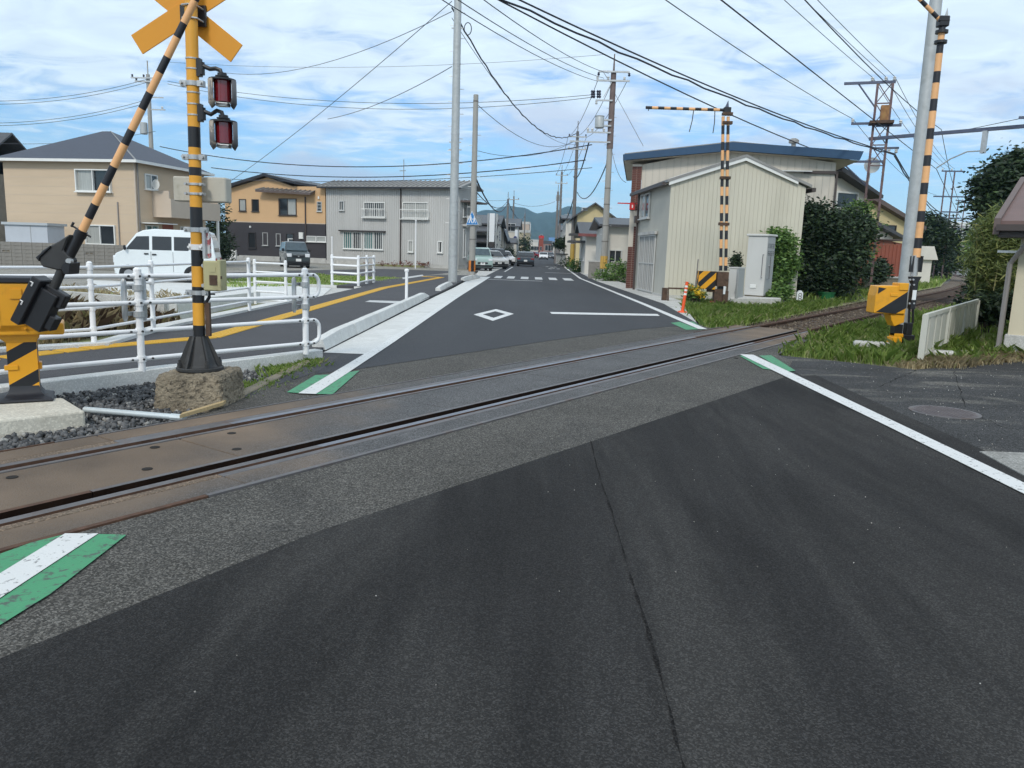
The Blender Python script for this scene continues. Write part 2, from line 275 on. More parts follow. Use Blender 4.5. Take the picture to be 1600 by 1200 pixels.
# ------------------------------------------------------------------ mesh helpers
Z = Vector((0, 0, 1))
class MB:
    def __init__(s): s.v, s.f, s.m, s.mi = [], [], [], 0
    def add(s, vs, fs, mi=None):
        b = len(s.v); s.v += [Vector(q) for q in vs]
        for f in fs: s.f.append([i + b for i in f]); s.m.append(s.mi if mi is None else mi)
        return s
    def hexa(s, c, mi=None):
        return s.add(c, [(0, 3, 2, 1), (4, 5, 6, 7), (0, 1, 5, 4), (1, 2, 6, 5), (2, 3, 7, 6), (3, 0, 4, 7)], mi)
    def bb(s, x0, x1, y0, y1, z0, z1, mi=None):
        return s.hexa([(x0, y0, z0), (x1, y0, z0), (x1, y1, z0), (x0, y1, z0), (x0, y0, z1), (x1, y0, z1), (x1, y1, z1), (x0, y1, z1)], mi)
    def ob(s, o, ax, nr, x0, x1, d0, d1, z0, z1, mi=None, up=Z):
        """box in a wall frame: ax along the wall, nr outward, up"""
        c = []
        for z in (z0, z1):
            for x, d in ((x0, d0), (x1, d0), (x1, d1), (x0, d1)): c.append(o + ax * x + nr * d + up * z)
        return s.hexa(c, mi)
    def box(s, c, sx, sy, sz, rot=None, mi=None):
        c = Vector(c); X, Y, Zz = Vector((1, 0, 0)), Vector((0, 1, 0)), Z.copy()
        if rot is not None: X, Y, Zz = rot @ X, rot @ Y, rot @ Zz
        return s.ob(c, X, Y, -sx / 2, sx / 2, -sy / 2, sy / 2, -sz / 2, sz / 2, mi, Zz)
    def cyl(s, p0, p1, r0, r1=None, n=10, mi=None):
        p0, p1 = Vector(p0), Vector(p1); r1 = r0 if r1 is None else r1
        return s.path([p0, p1], [r0, r1], n, mi)
    def path(s, pts, r, n=6, mi=None, mis=None, caps=True):
        pts = [Vector(p) for p in pts]; k = len(pts)
        rs = r if isinstance(r, (list, tuple)) else [r] * k
        b = len(s.v); ref = None
        for i, p in enumerate(pts):
            d = (pts[min(i + 1, k - 1)] - pts[max(i - 1, 0)]).normalized()
            if ref is None: ref = d.orthogonal().normalized()
            a = (ref - d * ref.dot(d))
            a = a.normalized() if a.length > 1e-5 else d.orthogonal().normalized()
            ref = a; c = d.cross(a)
            for j in range(n):
                t = 2 * math.pi * j / n
                s.v.append(p + (a * math.cos(t) + c * math.sin(t)) * rs[i])
        for i in range(k - 1):
            mm = (s.mi if mi is None else mi) if mis is None else mis[i]
            for j in range(n):
                j2 = (j + 1) % n
                s.f.append([b + i * n + j, b + i * n + j2, b + (i + 1) * n + j2, b + (i + 1) * n + j]); s.m.append(mm)
        if caps:
            mm = s.mi if mi is None else mi
            s.f.append([b + j for j in range(n)][::-1]); s.m.append(mm if mis is None else mis[0])
            s.f.append([b + (k - 1) * n + j for j in range(n)]); s.m.append(mm if mis is None else mis[-1])
        return s
    def poly(s, pts, mi=None): return s.add(pts, [tuple(range(len(pts)))], mi)
    def prism(s, pts, vec, mi=None):
        pts = [Vector(p) for p in pts]; vec = Vector(vec); k = len(pts)
        fs = [tuple(range(k))[::-1], tuple(range(k, 2 * k))] + [(i, (i + 1) % k, k + (i + 1) % k, k + i) for i in range(k)]
        return s.add(pts + [p + vec for p in pts], fs, mi)
    def lathe(s, base, prof, n=12, mi=None, mis=None):
        base = Vector(base)
        return s.path([base + Z * z for r, z in prof], [max(r, .0005) for r, z in prof], n, mi, mis)

def parent_keep(o, root): o.parent = root
def build(mb, name, mats, root=None, local=False, smooth=False, bevel=0, seg=1, kind=None):
    """one mesh object; vertices come in world coordinates unless local"""
    if not isinstance(mats, (list, tuple)): mats = [mats]
    vs = mb.v
    if root is not None:
        if not local:
            inv = WM[root.name].inverted(); vs = [inv @ q for q in vs]
        loc = None
    else:
        xs = [q.x for q in vs]; ys = [q.y for q in vs]; zs = [q.z for q in vs]
        loc = Vector(((min(xs) + max(xs)) / 2, (min(ys) + max(ys)) / 2, min(zs)))
        vs = [q - loc for q in vs]
    me = bpy.data.meshes.new(name); me.from_pydata([tuple(q) for q in vs], [], mb.f)
    for m in mats: me.materials.append(m)
    if len(mats) > 1: me.polygons.foreach_set('material_index', mb.m)
    bm = bmesh.new(); bm.from_mesh(me); bmesh.ops.recalc_face_normals(bm, faces=bm.faces); bm.to_mesh(me); bm.free()
    if smooth:
        me.polygons.foreach_set('use_smooth', [True] * len(me.polygons))
        try: me.set_sharp_from_angle(angle=R_(40))
        except Exception: pass
    o = bpy.data.objects.new(name, me); COL.objects.link(o)
    if bevel:
        b = o.modifiers.new('bevel', 'BEVEL'); b.width = bevel; b.segments = seg; b.limit_method = 'ANGLE'; b.angle_limit = R_(35)
    if root is not None:
        o.parent = root; WM[o.name] = WM[root.name]
    else:
        o.location = loc; WM[o.name] = Matrix.Translation(loc)
    if kind: o['kind'] = kind
    return o
WM = {}
def thing(name, label, cat, loc, rotz=0.0, group=None):
    o = bpy.data.objects.new(name, None); COL.objects.link(o); o.empty_display_size = .3
    o.location = loc; o.rotation_euler = (0, 0, rotz)
    WM[o.name] = Matrix.Translation(Vector(loc)) @ Matrix.Rotation(rotz, 4, 'Z')
    o['label'] = label; o['category'] = cat
    if group: o['group'] = group
    return o
def tag(o, label, cat, group=None):
    o['label'] = label; o['category'] = cat
    if group: o['group'] = group
    return o
def struct(o): o['kind'] = 'structure'; return o
def flat(name, pts, mat, z=None, root=None):
    mb = MB(); mb.poly([Vector((p[0], p[1], z if z is not None else p[2])) for p in pts])
    o = build(mb, name, mat, root)
    if root is None: struct(o)
    return o
def ribbon(name, left, right, mat, z, root=None):
    mb = MB()
    for i in range(len(left) - 1):
        mb.poly([(*left[i][:2], z), (*right[i][:2], z), (*right[i + 1][:2], z), (*left[i + 1][:2], z)])
    o = build(mb, name, mat, root)
    if root is None: struct(o)
    return o
def slab(name, pts, mat, z0, z1, root=None, bevel=0):
    mb = MB(); mb.prism([Vector((p[0], p[1], z0)) for p in pts], (0, 0, z1 - z0))
    o = build(mb, name, mat, root, bevel=bevel)
    if root is None: struct(o)
    return o
def share(src, name, root, mat4):
    """a copy of a part that shares its mesh, placed in the root's local frame"""
    c = bpy.data.objects.new(name, src.data); COL.objects.link(c); c.parent = root; c.matrix_local = mat4
    WM[c.name] = WM[root.name] @ mat4
    return c
def copy_tree(o, parent=None):
    c = o.copy(); COL.objects.link(c); c.parent = parent
    for ch in list(o.children): copy_tree(ch, c)
    return c

# track frame: s along the rails (away to the right), t across (t=0 near rail, 1.10 far rail)
TU = Vector((.5521, .8338, 0)).normalized(); TN = Vector((-TU.y, TU.x, 0)); TO = Vector((-1.5756, 5.5472, 0))
def bendoff(s): return 0.0 if s < 40 else .00096 * (s - 40) ** 2
def T(s, t, z=0.0):
    return TO + TU * s + TN * (t + bendoff(s)) + Z * z

def leaves(name, blobs, n, size, mat, root=None, flat_=.35, seed=1, shell=.55, kind=None, drop=0.0, w_=.42):
    """many small leaf faces spread through overlapping ellipsoids (c, rx, ry, rz)"""
    r = np.random.default_rng(seed)
    vol = np.array([b[1] * b[2] * b[3] for b in blobs]) ** .7; vol = vol / vol.sum()
    nc = max(12, n // 55); ic = r.choice(len(blobs), nc, p=vol)          # leaf clumps first, then leaves round each clump
    Cb = np.array([tuple(b[0]) for b in blobs]); Sb = np.array([b[1:4] for b in blobs])
    d = r.normal(size=(nc, 3)); d /= np.linalg.norm(d, axis=1)[:, None]
    rad = shell + (1.02 - shell) * r.random(nc) ** .7
    CC = Cb[ic] + d * Sb[ic] * rad[:, None]; CS = Sb[ic].mean(1) * (.13 + .17 * r.random(nc)) + size * .8
    idx = r.integers(0, nc, n)
    P = CC[idx] + r.normal(size=(n, 3)) * CS[idx][:, None] * np.array([1, 1, .75])
    P[:, 2] = np.maximum(P[:, 2], -.04)
    a = r.normal(size=(n, 3)); a[:, 2] = a[:, 2] * flat_ - drop; a /= np.linalg.norm(a, axis=1)[:, None]
    b = np.cross(a, r.normal(size=(n, 3))); b /= np.linalg.norm(b, axis=1)[:, None]
    sz = size * (.6 + .8 * r.random(n))
    A = a * sz[:, None]; B = b * (sz * w_)[:, None]
    V = np.empty((n, 4, 3)); V[:, 0] = P - A; V[:, 1] = P + B; V[:, 2] = P + A; V[:, 3] = P - B
    return fast_quads(name, V.reshape(-1, 3), n, 4, mat, root, kind)
def fast_quads(name, V, n, k, mat, root=None, kind=None):
    V = np.asarray(V, float)
    if root is not None: o0 = np.array(WM[root.name].translation); assert True
    else: o0 = np.array([V[:, 0].mean(), V[:, 1].mean(), V[:, 2].min()])
    V = V - o0
    me = bpy.data.meshes.new(name); me.vertices.add(len(V)); me.vertices.foreach_set('co', V.ravel())
    me.loops.add(n * k); me.loops.foreach_set('vertex_index', np.arange(n * k, dtype=np.int32))
    me.polygons.add(n); me.polygons.foreach_set('loop_start', np.arange(0, n * k, k, dtype=np.int32)); me.polygons.foreach_set('loop_total', np.full(n, k, dtype=np.int32))
    me.update(calc_edges=True); me.materials.append(mat)
    o = bpy.data.objects.new(name, me); COL.objects.link(o)
    if root is not None: o.parent = root; WM[o.name] = WM[root.name]
    else: o.location = o0; WM[o.name] = Matrix.Translation(o0)
    if kind: o['kind'] = kind
    return o
def in_poly(P, poly):
    x, y = P[:, 0], P[:, 1]; ins = np.zeros(len(P), bool); k = len(poly)
    for i in range(k):
        x0, y0 = poly[i][:2]; x1, y1 = poly[(i + 1) % k][:2]
        c = ((y0 > y) != (y1 > y)) & (x < (x1 - x0) * (y - y0) / (y1 - y0 + 1e-12) + x0); ins ^= c
    return ins
def scatter(poly, n, r):
    xs = [p[0] for p in poly]; ys = [p[1] for p in poly]; out = []; got = 0
    while got < n:
        P = np.column_stack([r.uniform(min(xs), max(xs), n * 2), r.uniform(min(ys), max(ys), n * 2)]); P = P[in_poly(P, poly)]
        out.append(P); got += len(P)
    return np.concatenate(out)[:n]
def grass(name, poly, n, h, mat, z=0.0, w=.006, seed=1, clump=.8, lean=.75, hmin=.25):
    r = np.random.default_rng(seed)
    P = scatter(poly, n, r) + r.normal(size=(n, 2)) * .10
    q = np.sin(P[:, 0] * 2.3 + seed) * np.cos(P[:, 1] * 1.9) + .6 * np.sin(P[:, 0] * 5.1) * np.sin(P[:, 1] * 4.3 + 1)
    H = h * (hmin + (1 - hmin) * r.random(n)) * (1 + clump * .5 * q); H = np.maximum(H, h * .12)
    ang = r.uniform(0, 2 * np.pi, n); ln = lean * H * (.3 + r.random(n))
    D = np.column_stack([np.cos(ang), np.sin(ang)]); S = np.column_stack([-D[:, 1], D[:, 0]])
    ws = w * (.6 + .8 * r.random(n))
    V = np.zeros((n, 5, 3))
    V[:, 0, :2] = P - S * ws[:, None]; V[:, 1, :2] = P + S * ws[:, None]
    mid = P + D * (ln * .3)[:, None]
    V[:, 2, :2] = mid + S * (ws * .8)[:, None]; V[:, 4, :2] = mid - S * (ws * .8)[:, None]; V[:, 3, :2] = P + D * ln[:, None]
    V[:, 0:2, 2] = z - .02; V[:, 2, 2] = V[:, 4, 2] = z + H * .6; V[:, 3, 2] = z + H * (.85 + .15 * r.random(n))
    return fast_quads(name, V.reshape(-1, 3), n, 5, mat, None, 'stuff')

# windows in a wall frame
def window(root, o, ax, nr, x, z, w_, h, fm, gm, mull=1, fw=.06, sill=True, name='window', dep=.07, gm2=None, horiz=0, local=True):
    mb = MB()
    mb.ob(o, ax, nr, x, x + w_, 0.0, dep, z, z + fw); mb.ob(o, ax, nr, x, x + w_, 0.0, dep, z + h - fw, z + h)
    mb.ob(o, ax, nr, x, x + fw, 0.0, dep, z + fw, z + h - fw); mb.ob(o, ax, nr, x + w_ - fw, x + w_, 0.0, dep, z + fw, z + h - fw)
    n = mull + 1; pw = (w_ - 2 * fw) / n
    for i in range(1, n): mb.ob(o, ax, nr, x + fw + pw * i - fw * .4, x + fw + pw * i + fw * .4, 0.0, dep * .9, z + fw, z + h - fw)
    for i in range(horiz):
        zz = z + h * (i + 1) / (horiz + 1); mb.ob(o, ax, nr, x + fw, x + w_ - fw, 0.0, dep * .8, zz - .02, zz + .02)
    if sill: mb.ob(o, ax, nr, x - .05, x + w_ + .05, 0.0, dep + .06, z - .05, z - .002)
    f = build(mb, name, fm, root, local)
    for i in range(n):
        q = MB(); q.ob(o, ax, nr, x + fw + pw * i + .02, x + fw + pw * (i + 1) - .02, .001, .018, z + fw, z + h - fw)
        build(q, 'pane', (gm2 if (gm2 and i % 2) else gm), f, local)
    return f
def gable_wall(mb, pts, thick_vec, mi=None): mb.prism(pts, thick_vec, mi)
def text_mesh(root, txt, o, ax, up, nr, size, mat, name='lettering'):
    cu = bpy.data.curves.new('t', 'FONT'); cu.body = txt; cu.size = size; cu.align_x = 'CENTER'; cu.align_y = 'CENTER'; cu.extrude = .002
    to = bpy.data.objects.new('t', cu); COL.objects.link(to)
    dg = bpy.context.evaluated_depsgraph_get(); me = bpy.data.meshes.new_from_object(to.evaluated_get(dg))
    bpy.data.objects.remove(to); bpy.data.curves.remove(cu)
    inv = WM[root.name].inverted()
    mat4 = Matrix.Translation(o) @ Matrix((ax, up, nr)).transposed().to_4x4()
    me.transform(inv @ mat4); me.materials.clear(); me.materials.append(mat); me.name = name
    ob_ = bpy.data.objects.new(name, me); COL.objects.link(ob_); ob_.parent = root; WM[ob_.name] = WM[root.name]
    return ob_

# ================================================================== SETTING: ground, road, crossing, track
flat('ground', [(-4000, -200), (4000, -200), (4000, 9000), (-4000, 9000)], ground_far, -.16)
def XY(*pts): return [g(*p) for p in pts]
S0, S1 = -14.0, 13.4                       # length of the level-crossing panels along the rails
# coarse asphalt beside the rails
pA = [T(-8, -.42), T(13.2, -.42), Vector((3.9, 12.3, 0)), Vector((3.9, 11.6, 0)), g(1225, 590), g(925, 690), g(500, 830), g(0, 1030), T(-8, -1.75)]
flat('crossing_asphalt', pA, asph_coarse, 0.0)
pB = [T(.6, 1.52), T(13.6, 1.52), Vector((3.75, 16.6, 0)), Vector((3.7, 17.4, 0)), g(1000, 514), g(869, 531), g(565, 576), Vector((-2.5, 9.0, 0)), g(490, 566), g(335, 641), T(-.3, 1.52)]
flat('crossing_asphalt', pB, asph_coarse, 0.0)
# new black surfacing on the near side
pC = [Vector((-4.5, -3.5, 0)), T(-8, -1.75), g(0, 1030), g(500, 830), g(925, 690), g(1225, 590), Vector((3.75, 10.2, 0)), Vector((3.72, -3, 0))]
flat('road_near', pC, asph_new, .004)
# old worn surfacing of the side apron
pD = [Vector((3.5, -3, 0)), Vector((3.5, 11.6, 0)), Vector((3.9, 12.3, 0)), g(1330, 566), g(1430, 577), Vector((8.3, 12.9, 0)), Vector((14, 12.2, 0)), Vector((14, -3, 0))]
flat('side_apron', pD, asph_old, -.004)
# far road
fl = [(-2.55, 8.8), (-2.7, 11), (-2.75, 24), (-2.75, 43), (-2.95, 60), (-2.95, 79), (-2.75, 117), (-2.2, 184), (0, 300), (8, 520), (22, 800)]
fr = [(-2.3, 8.9), (1.0, 14.2), (4.05, 24.5), (3.7, 43), (3.7, 60), (3.9, 79), (4.6, 125), (5.4, 184), (8, 300), (17, 520), (32, 800)]
mbr = MB()
road_pts = [Vector((-2.55, 8.8, 0)), g(565, 576), g(869, 531), g(1000, 514), Vector((3.7, 17.4, 0)), Vector((4.05, 24.5, 0)), Vector((3.3, 43, 0)), Vector((3.3, 60, 0)), Vector((3.5, 79, 0)), Vector((4.4, 125, 0)), Vector((5.3, 184, 0)), Vector((8, 300, 0)), Vector((17, 520, 0)), Vector((32, 800, 0)), Vector((24, 800, 0)), Vector((10, 520, 0)), Vector((1, 300, 0)), Vector((-2.2, 184, 0)), Vector((-2.75, 117, 0)), Vector((-2.95, 79, 0)), Vector((-3.0, 60, 0)), Vector((-2.95, 43, 0)), Vector((-2.75, 24, 0)), Vector((-2.72, 11, 0))]
flat('road', road_pts, asph_far, .004)
# road shoulder far right and left, concrete
ribbon('road_shoulder', [(3.7, 17.6), (4.05, 24.5), (3.3, 43), (3.3, 60), (3.5, 79), (4.4, 125), (5.3, 184), (8, 300)], [(4.3, 22), (5.0, 26.5), (4.6, 43), (4.8, 60), (5, 79), (6, 125), (7, 184), (10, 300)], concrete, -.002)
ribbon('road_shoulder', [(-3.6, 45), (-4.4, 60), (-4.4, 79), (-4.2, 117), (-3.4, 184), (-1, 300)], [(-2.95, 45), (-3.0, 60), (-2.95, 79), (-2.75, 117), (-2.2, 184), (1, 300)], concrete, -.002)
# parking yard by the left buildings, its lane and the dry plot
flat('parking_yard', [(-30, 22), (-7.4, 22), (-7.4, 27.6), (-3.5, 42), (-3.6, 47), (-5, 58), (-4.5, 100), (-45, 100), (-45, 22)], gravel_lot, -.03)
flat('yard_lane', [g(500, 446, -.02), g(640, 433, -.02), g(720, 424, -.02), g(600, 420, -.02), g(430, 423, -.02), g(330, 427, -.02), g(350, 440, -.02)], asph_walk, -.024)
flat('dry_plot', [(-30, 5), (-7.2, 7.0), (-6.5, 9.5), (-6.45, 20.5), (-7.4, 22), (-30, 22)], soil, -.04)

flat('yard_infill', [(-7.6, 19.5), (-5.9, 19.5), (-5.9, 28.5), (-7.6, 28.5)], concrete, -.035)
# --- pavement on the left: black surfacing, edge strips, tactile line
walk = [g(0, 607, .06) + Vector((-1.2, -1.6, 0)), g(0, 607, .06), g(275, 572, .06), g(350, 565, .06), Vector((-2.98, 10.3, 0)), Vector((-3.2, 23), ), Vector((-3.2, 27)), Vector((-3.5, 38.6)), Vector((-3.6, 43.5)), Vector((-5.4, 42.5)), Vector((-7.0, 32.5)), Vector((-7.2, 27.7)), Vector((-6.2, 27.6)), Vector((-6.05, 20.0)), Vector((-6.05, 12.5)), g(170, 536, .06), g(0, 546, .06), g(0, 546, .06) + Vector((-1.5, -1.5, 0))]
slab('pavement', [(p[0], p[1]) for p in walk], asph_walk, -.1, .06)
# rear edge strip of the pavement
re = [g(0, 546, .1) + Vector((-1.5, -1.7, 0)), g(0, 546, .1), g(170, 536, .1), Vector((-6.02, 12.6, 0)), Vector((-6.02, 20.2, 0))]
ro = [Vector((-.22, .1, 0)), Vector((-.22, .1, 0)), Vector((-.24, .08, 0)), Vector((-.26, 0, 0)), Vector((-.26, 0, 0))]
mb = MB()
for i in range(len(re) - 1):
    a, b, c, d = re[i], re[i + 1], re[i + 1] + ro[i + 1], re[i] + ro[i]
    mb.hexa([(a.x, a.y, -.1), (b.x, b.y, -.1), (c.x, c.y, -.1), (d.x, d.y, -.1), (a.x, a.y, .105), (b.x, b.y, .105), (c.x, c.y, .105), (d.x, d.y, .105)])
struct(build(mb, 'pavement_edge', concrete_new))
# retaining edge under the near fence
cf = [g(0, 607, .1) + Vector((-1.3, -1.9, 0)), g(0, 607, .1), g(275, 574, .1), g(350, 567, .1), g(505, 548, .1)]
mb = MB(); wv = Vector((-.16, .12, 0))
for i in range(len(cf) - 1):
    a, b = cf[i], cf[i + 1]
    wd = wv if i < 3 else wv * .9
    mb.hexa([(a.x, a.y, -.15), (b.x, b.y, -.15), (b.x + wd.x, b.y + wd.y, -.15), (a.x + wd.x, a.y + wd.y, -.15), (a.x, a.y, .11), (b.x, b.y, .11), (b.x + wd.x, b.y + wd.y, .11), (a.x + wd.x, a.y + wd.y, .11)])
struct(build(mb, 'pavement_edge', concrete_new, bevel=.008))
# gutter strip
ribbon('gutter', [(-2.95, 10.6), (-3.15, 24), (-3.2, 30), (-3.45, 42), (-3.3, 43.6)], [(-2.36, 10.6), (-2.42, 24), (-2.48, 30), (-2.58, 42), (-2.6, 43.6)], concrete_new, .008)
flat('gutter_patch', [g(505, 549), g(592, 545), g(470, 590), g(420, 605)], asph_walk, .003)
mb = MB(); a, b = g(490, 566), g(335, 641)
dv = Vector((-.12, -.02, 0))
mb.hexa([(a.x, a.y, -.1), (b.x, b.y, -.1), (b.x + dv.x, b.y + dv.y, -.1), (a.x + dv.x, a.y + dv.y, -.1), (a.x, a.y, .025), (b.x, b.y, .012), (b.x + dv.x, b.y + dv.y, .012), (a.x + dv.x, a.y + dv.y, .025)])
struct(build(mb, 'kerb_edge', M('kerb_edge_stained', (.21, .175, .125), rough=.9, var=.3, scale=4, bump=.5, bscale=50), bevel=.01))
# kerb stones, each one its own piece
kerb = bpy.data.objects.new('kerb', None); COL.objects.link(kerb); kerb.location = (-3.0, 10.6, 0); WM['kerb'] = Matrix.Translation((-3.0, 10.6, 0)); struct(kerb)
def kerb_stone(a, b, h0=.19, h1=.19, wd=.20, name='kerb_stone', round_=False):
    a, b = Vector(a), Vector(b); d = (b - a).normalized(); n_ = Vector((-d.y, d.x, 0))
    mb = MB()
    sec = [(0, 0), (.0, .05), (-.05, 1), (-wd + .02, 1), (-wd, .85), (-wd, 0)]
    vs = []
    for p, h in ((a, h0), (b, h1)):
        for x, zz in sec: vs.append(p - n_ * x * -1 + Z * (zz * h))
    k = len(sec)
    mb.add(vs, [tuple(range(k)), tuple(range(k, 2 * k))] + [(i, (i + 1) % k, k + (i + 1) % k, k + i) for i in range(k)])
    return build(mb, name, concrete_new, kerb, bevel=.012, seg=2)
ka, kb = Vector((-2.95, 10.75, .02)), Vector((-3.2, 23.4, .02))
def kerb_run(a, b, n_, hs=None):
    for i in range(n_):
        p = a.lerp(b, i / n_); q = a.lerp(b, (i + 1) / n_ - .022 / (b - a).length)
        h0 = h1 = .19
        if i == 0: h0 = .15
        if i == n_ - 1: h1 = .06
        # stones lie slightly out of line
        j = Vector((random.uniform(-.006, .006), 0, 0))
        kerb_stone(q + j, p + j, h1, h0)
kerb_run(ka, kb, 12)
kerb_run(Vector((-3.25, 26.4, .02)), Vector((-3.38, 31.6, .02)), 5)
kerb_run(Vector((-3.35, 36.2, .02)), Vector((-3.0, 41.5, .02)), 5)
# tactile paving: each tile a piece
tact = bpy.data.objects.new('tactile_paving', None); COL.objects.link(tact); tact.location = (-5.0, 11, .06); WM['tactile_paving'] = Matrix.Translation((-5.0, 11, .06)); struct(tact)
tm = MB(); tm.bb(-.15, .15, -.15, .15, -.02, .006)
for xb in (-.105, -.035, .035, .105): tm.bb(xb - .018, xb + .018, -.135, .135, .006, .011)
tproto = build(tm, 'tactile_tile', yellow_tile, tact, local=True)
tl = [g(0, 560, .06) + Vector((-1.2, -1.35, 0)), g(0, 560, .06), g(170, 541, .06), g(330, 527, .06), g(600, 450, .06), g(690, 433.5, .06), g(660, 432, .06)]
first = True
for i in range(len(tl) - 1):
    a, b = tl[i], tl[i + 1]; d = b - a; nT = max(1, int(d.length / .302)); ang = math.atan2(d.y, d.x) - math.pi / 2
    for k in range(nT):
        p = a + d * ((k + .5) / nT); m4 = Matrix.Translation(p - Vector((-5.0, 11, .06)) + Vector((0, 0, .004))) @ Matrix.Rotation(ang, 4, 'Z')
        if first: tproto.matrix_local = m4; WM[tproto.name] = WM['tactile_paving'] @ m4; first = False
        else: share(tproto, 'tactile_tile', tact, m4)

# --- level crossing panels and rails
cross = bpy.data.objects.new('level_crossing', None); COL.objects.link(cross); cross.location = TO; WM['level_crossing'] = Matrix.Translation(TO); struct(cross)
bed = MB(); bed.poly([T(S0, -.43, -.13), T(S1 + .3, -.43, -.13), T(S1 + .3, 1.53, -.13), T(S0, 1.53, -.13)]); build(bed, 'track_bed', dark_pit, cross)
def strip(name, s0, s1, t0, t1, z0, z1, mats, bev=0.0):
    mb = MB(); mb.hexa([T(s0, t0, z0), T(s1, t0, z0), T(s1, t1, z0), T(s0, t1, z0), T(s0, t0, z1), T(s1, t0, z1), T(s1, t1, z1), T(s0, t1, z1)])
    return build(mb, name, mats, cross, bevel=bev)
def strips(name, t0, t1, z1, cuts, matf, gap=.010, bev=.006):
    for a, b in zip(cuts[:-1], cuts[1:]):
        strip(name, a + gap / 2, b - gap / 2, t0, t1, -.125, z1 + random.uniform(-.0015, .0015), matf((a + b) / 2), bev)
def strips2(name, t0, t1, z1, cuts, matf):
    for a, b in zip(cuts[:-1], cuts[1:]):
        mb = MB(); a += .003; b -= .003; c = [T(a, t0, -.125), T(b, t0, -.125), T(b, t1, -.125), T(a, t1, -.125), T(a, t0, z1), T(b, t0, z1), T(b, t1, z1), T(a, t1, z1)]
        mb.hexa(c); mb.m = [1, 0, 1, 1, 1, 1]; build(mb, name, [matf((a + b) / 2), rust_dark], cross)
pm = lambda s: deck_m
strips('inner_panel', .197, .953, .004, [S0, -10.6, -7.2, -5.0, -2.9, -.55, 1.75, 4.05, 6.4, 8.8, 11.1, S1], pm)
strips('outer_panel', -.368, -.116, .002, [S0, -9.5, -6, -3.4, -.9, 1.5, 3.9, 6.3, 8.7, 11.1, S1 - .3], pm)
strips('outer_panel', 1.262, 1.50, .002, [S0, -9.5, -6, -3.4, -.9, 1.5, 3.9, 6.3, 8.7, 11.1, S1], pm)
sm = lambda s: rail_rust if (s < -4 or s > 11.5) else steel_edge
strips('edge_angle', -.41, -.372, .010, [S0, -7.3, -1.2, 4.8, 10.9, S1 - .3], sm, .006, 0)
strips('edge_angle', 1.503, 1.522, .007, [S0, -7.3, -1.2, 4.8, 10.9, S1], sm, .006, 0)
strips2('panel_angle', .150, .193, .010, [S0, -5.0, -1.6, 1.75, 6.4, S1], lambda s: rail_rust if s < -1.6 else steel_edge)
strips('panel_angle', .957, .998, .008, [S0, -5.0, -.55, 4.05, 8.8, S1], lambda s: rail_rust if (s < -4) else steel_edge, .006, 0)
strips('guard_strip', -.112, -.046, .003, [S0, -6.0, -.9, 1.5, 3.9, 8.7, S1], lambda s: panel_brown if s < -.8 else steel_edge, .006, .004)
strips('guard_strip', 1.152, 1.258, .003, [S0, -6.0, -.9, 1.5, 3.9, 8.7, S1], lambda s: panel_brown if s < -.8 else steel_edge, .006, .004)
def rail_sweep(name, tc, s_list, zt, root):
    mb = MB(); sec = [(-.0325, zt), (.0325, zt), (.0325, zt - .035), (.010, zt - .045), (.010, zt - .11), (.06, zt - .13), (.06, zt - .14), (-.06, zt - .14), (-.06, zt - .13), (-.010, zt - .11), (-.010, zt - .045), (-.0325, zt - .035)]
    k = len(sec); vs, fs, ms = [], [], []
    for s in s_list:
        for dt, zz in sec: vs.append(T(s, tc + dt, zz))
    for i in range(len(s_list) - 1):
        for j in range(k):
            j2 = (j + 1) % k; fs.append((i * k + j, i * k + j2, (i + 1) * k + j2, (i + 1) * k + j)); ms.append((0 if 0 <= s_list[i] < 10 else 2 if -3 <= s_list[i] < 0 else 1) if j == 0 else 1)
    b = len(mb.v); mb.v += vs; mb.f += [list(f) for f in fs]; mb.m += ms
    return build(mb, name, [rail_top, rail_rust, steel_edge], root)
SL = [S0, -3, 0, 10, S1, 20, 30, 40] + list(range(46, 200, 6))
rail_sweep('rail', 0.0, SL, .012, cross); rail_sweep('rail', 1.10, SL, .012, cross)
# near-black discs paint the shade inside bolt holes in the brown panels
hm = MB(); hm.cyl((0, 0, 0), (0, 0, .0035), .034, n=14)
hp = None
for (x, y) in [(19, 747), (230, 734), (242, 700), (370, 703), (362, 678), (1150, 560)]:
    p = g(x, y); m4 = Matrix.Translation(Vector((p.x - TO.x, p.y - TO.y, .0045)))
    if hp is None: hp = build(hm, 'hole_shade_disc', dark_pit, cross, local=True); hp.matrix_local = m4
    else: share(hp, 'hole_shade_disc', cross, m4)
# open track beyond: ballast bed, sleepers
tk = bpy.data.objects.new('railway_track', None); COL.objects.link(tk); tk.location = T(14, .55); WM['railway_track'] = Matrix.Translation(T(14, .55)); struct(tk)
mb = MB(); ss = [13.5, 16, 20, 30, 40] + list(range(46, 200, 6))
for a, b in zip(ss[:-1], ss[1:]):
    for t0, t1, z0, z1 in ((-1.7, -.55, -.12, -.095), (-.55, 1.65, -.095, -.095), (1.65, 2.8, -.095, -.12)):
        mb.poly([T(a, t0, z0), T(b, t0, z0), T(b, t1, z1), T(a, t1, z1)])
build(mb, 'ballast_bed', ballast_rust, tk)
sl = MB(); sl.bb(-.11, .11, -1.0, 1.0, -.14, -.075); spro = None
tie = M('sleeper_wood', (.075, .052, .038), rough=.95, var=.35, scale=6, stretch=(1, 4, 1), dirt=(.14, .10, .07), damt=.6, dscale=4)
s = 14.2
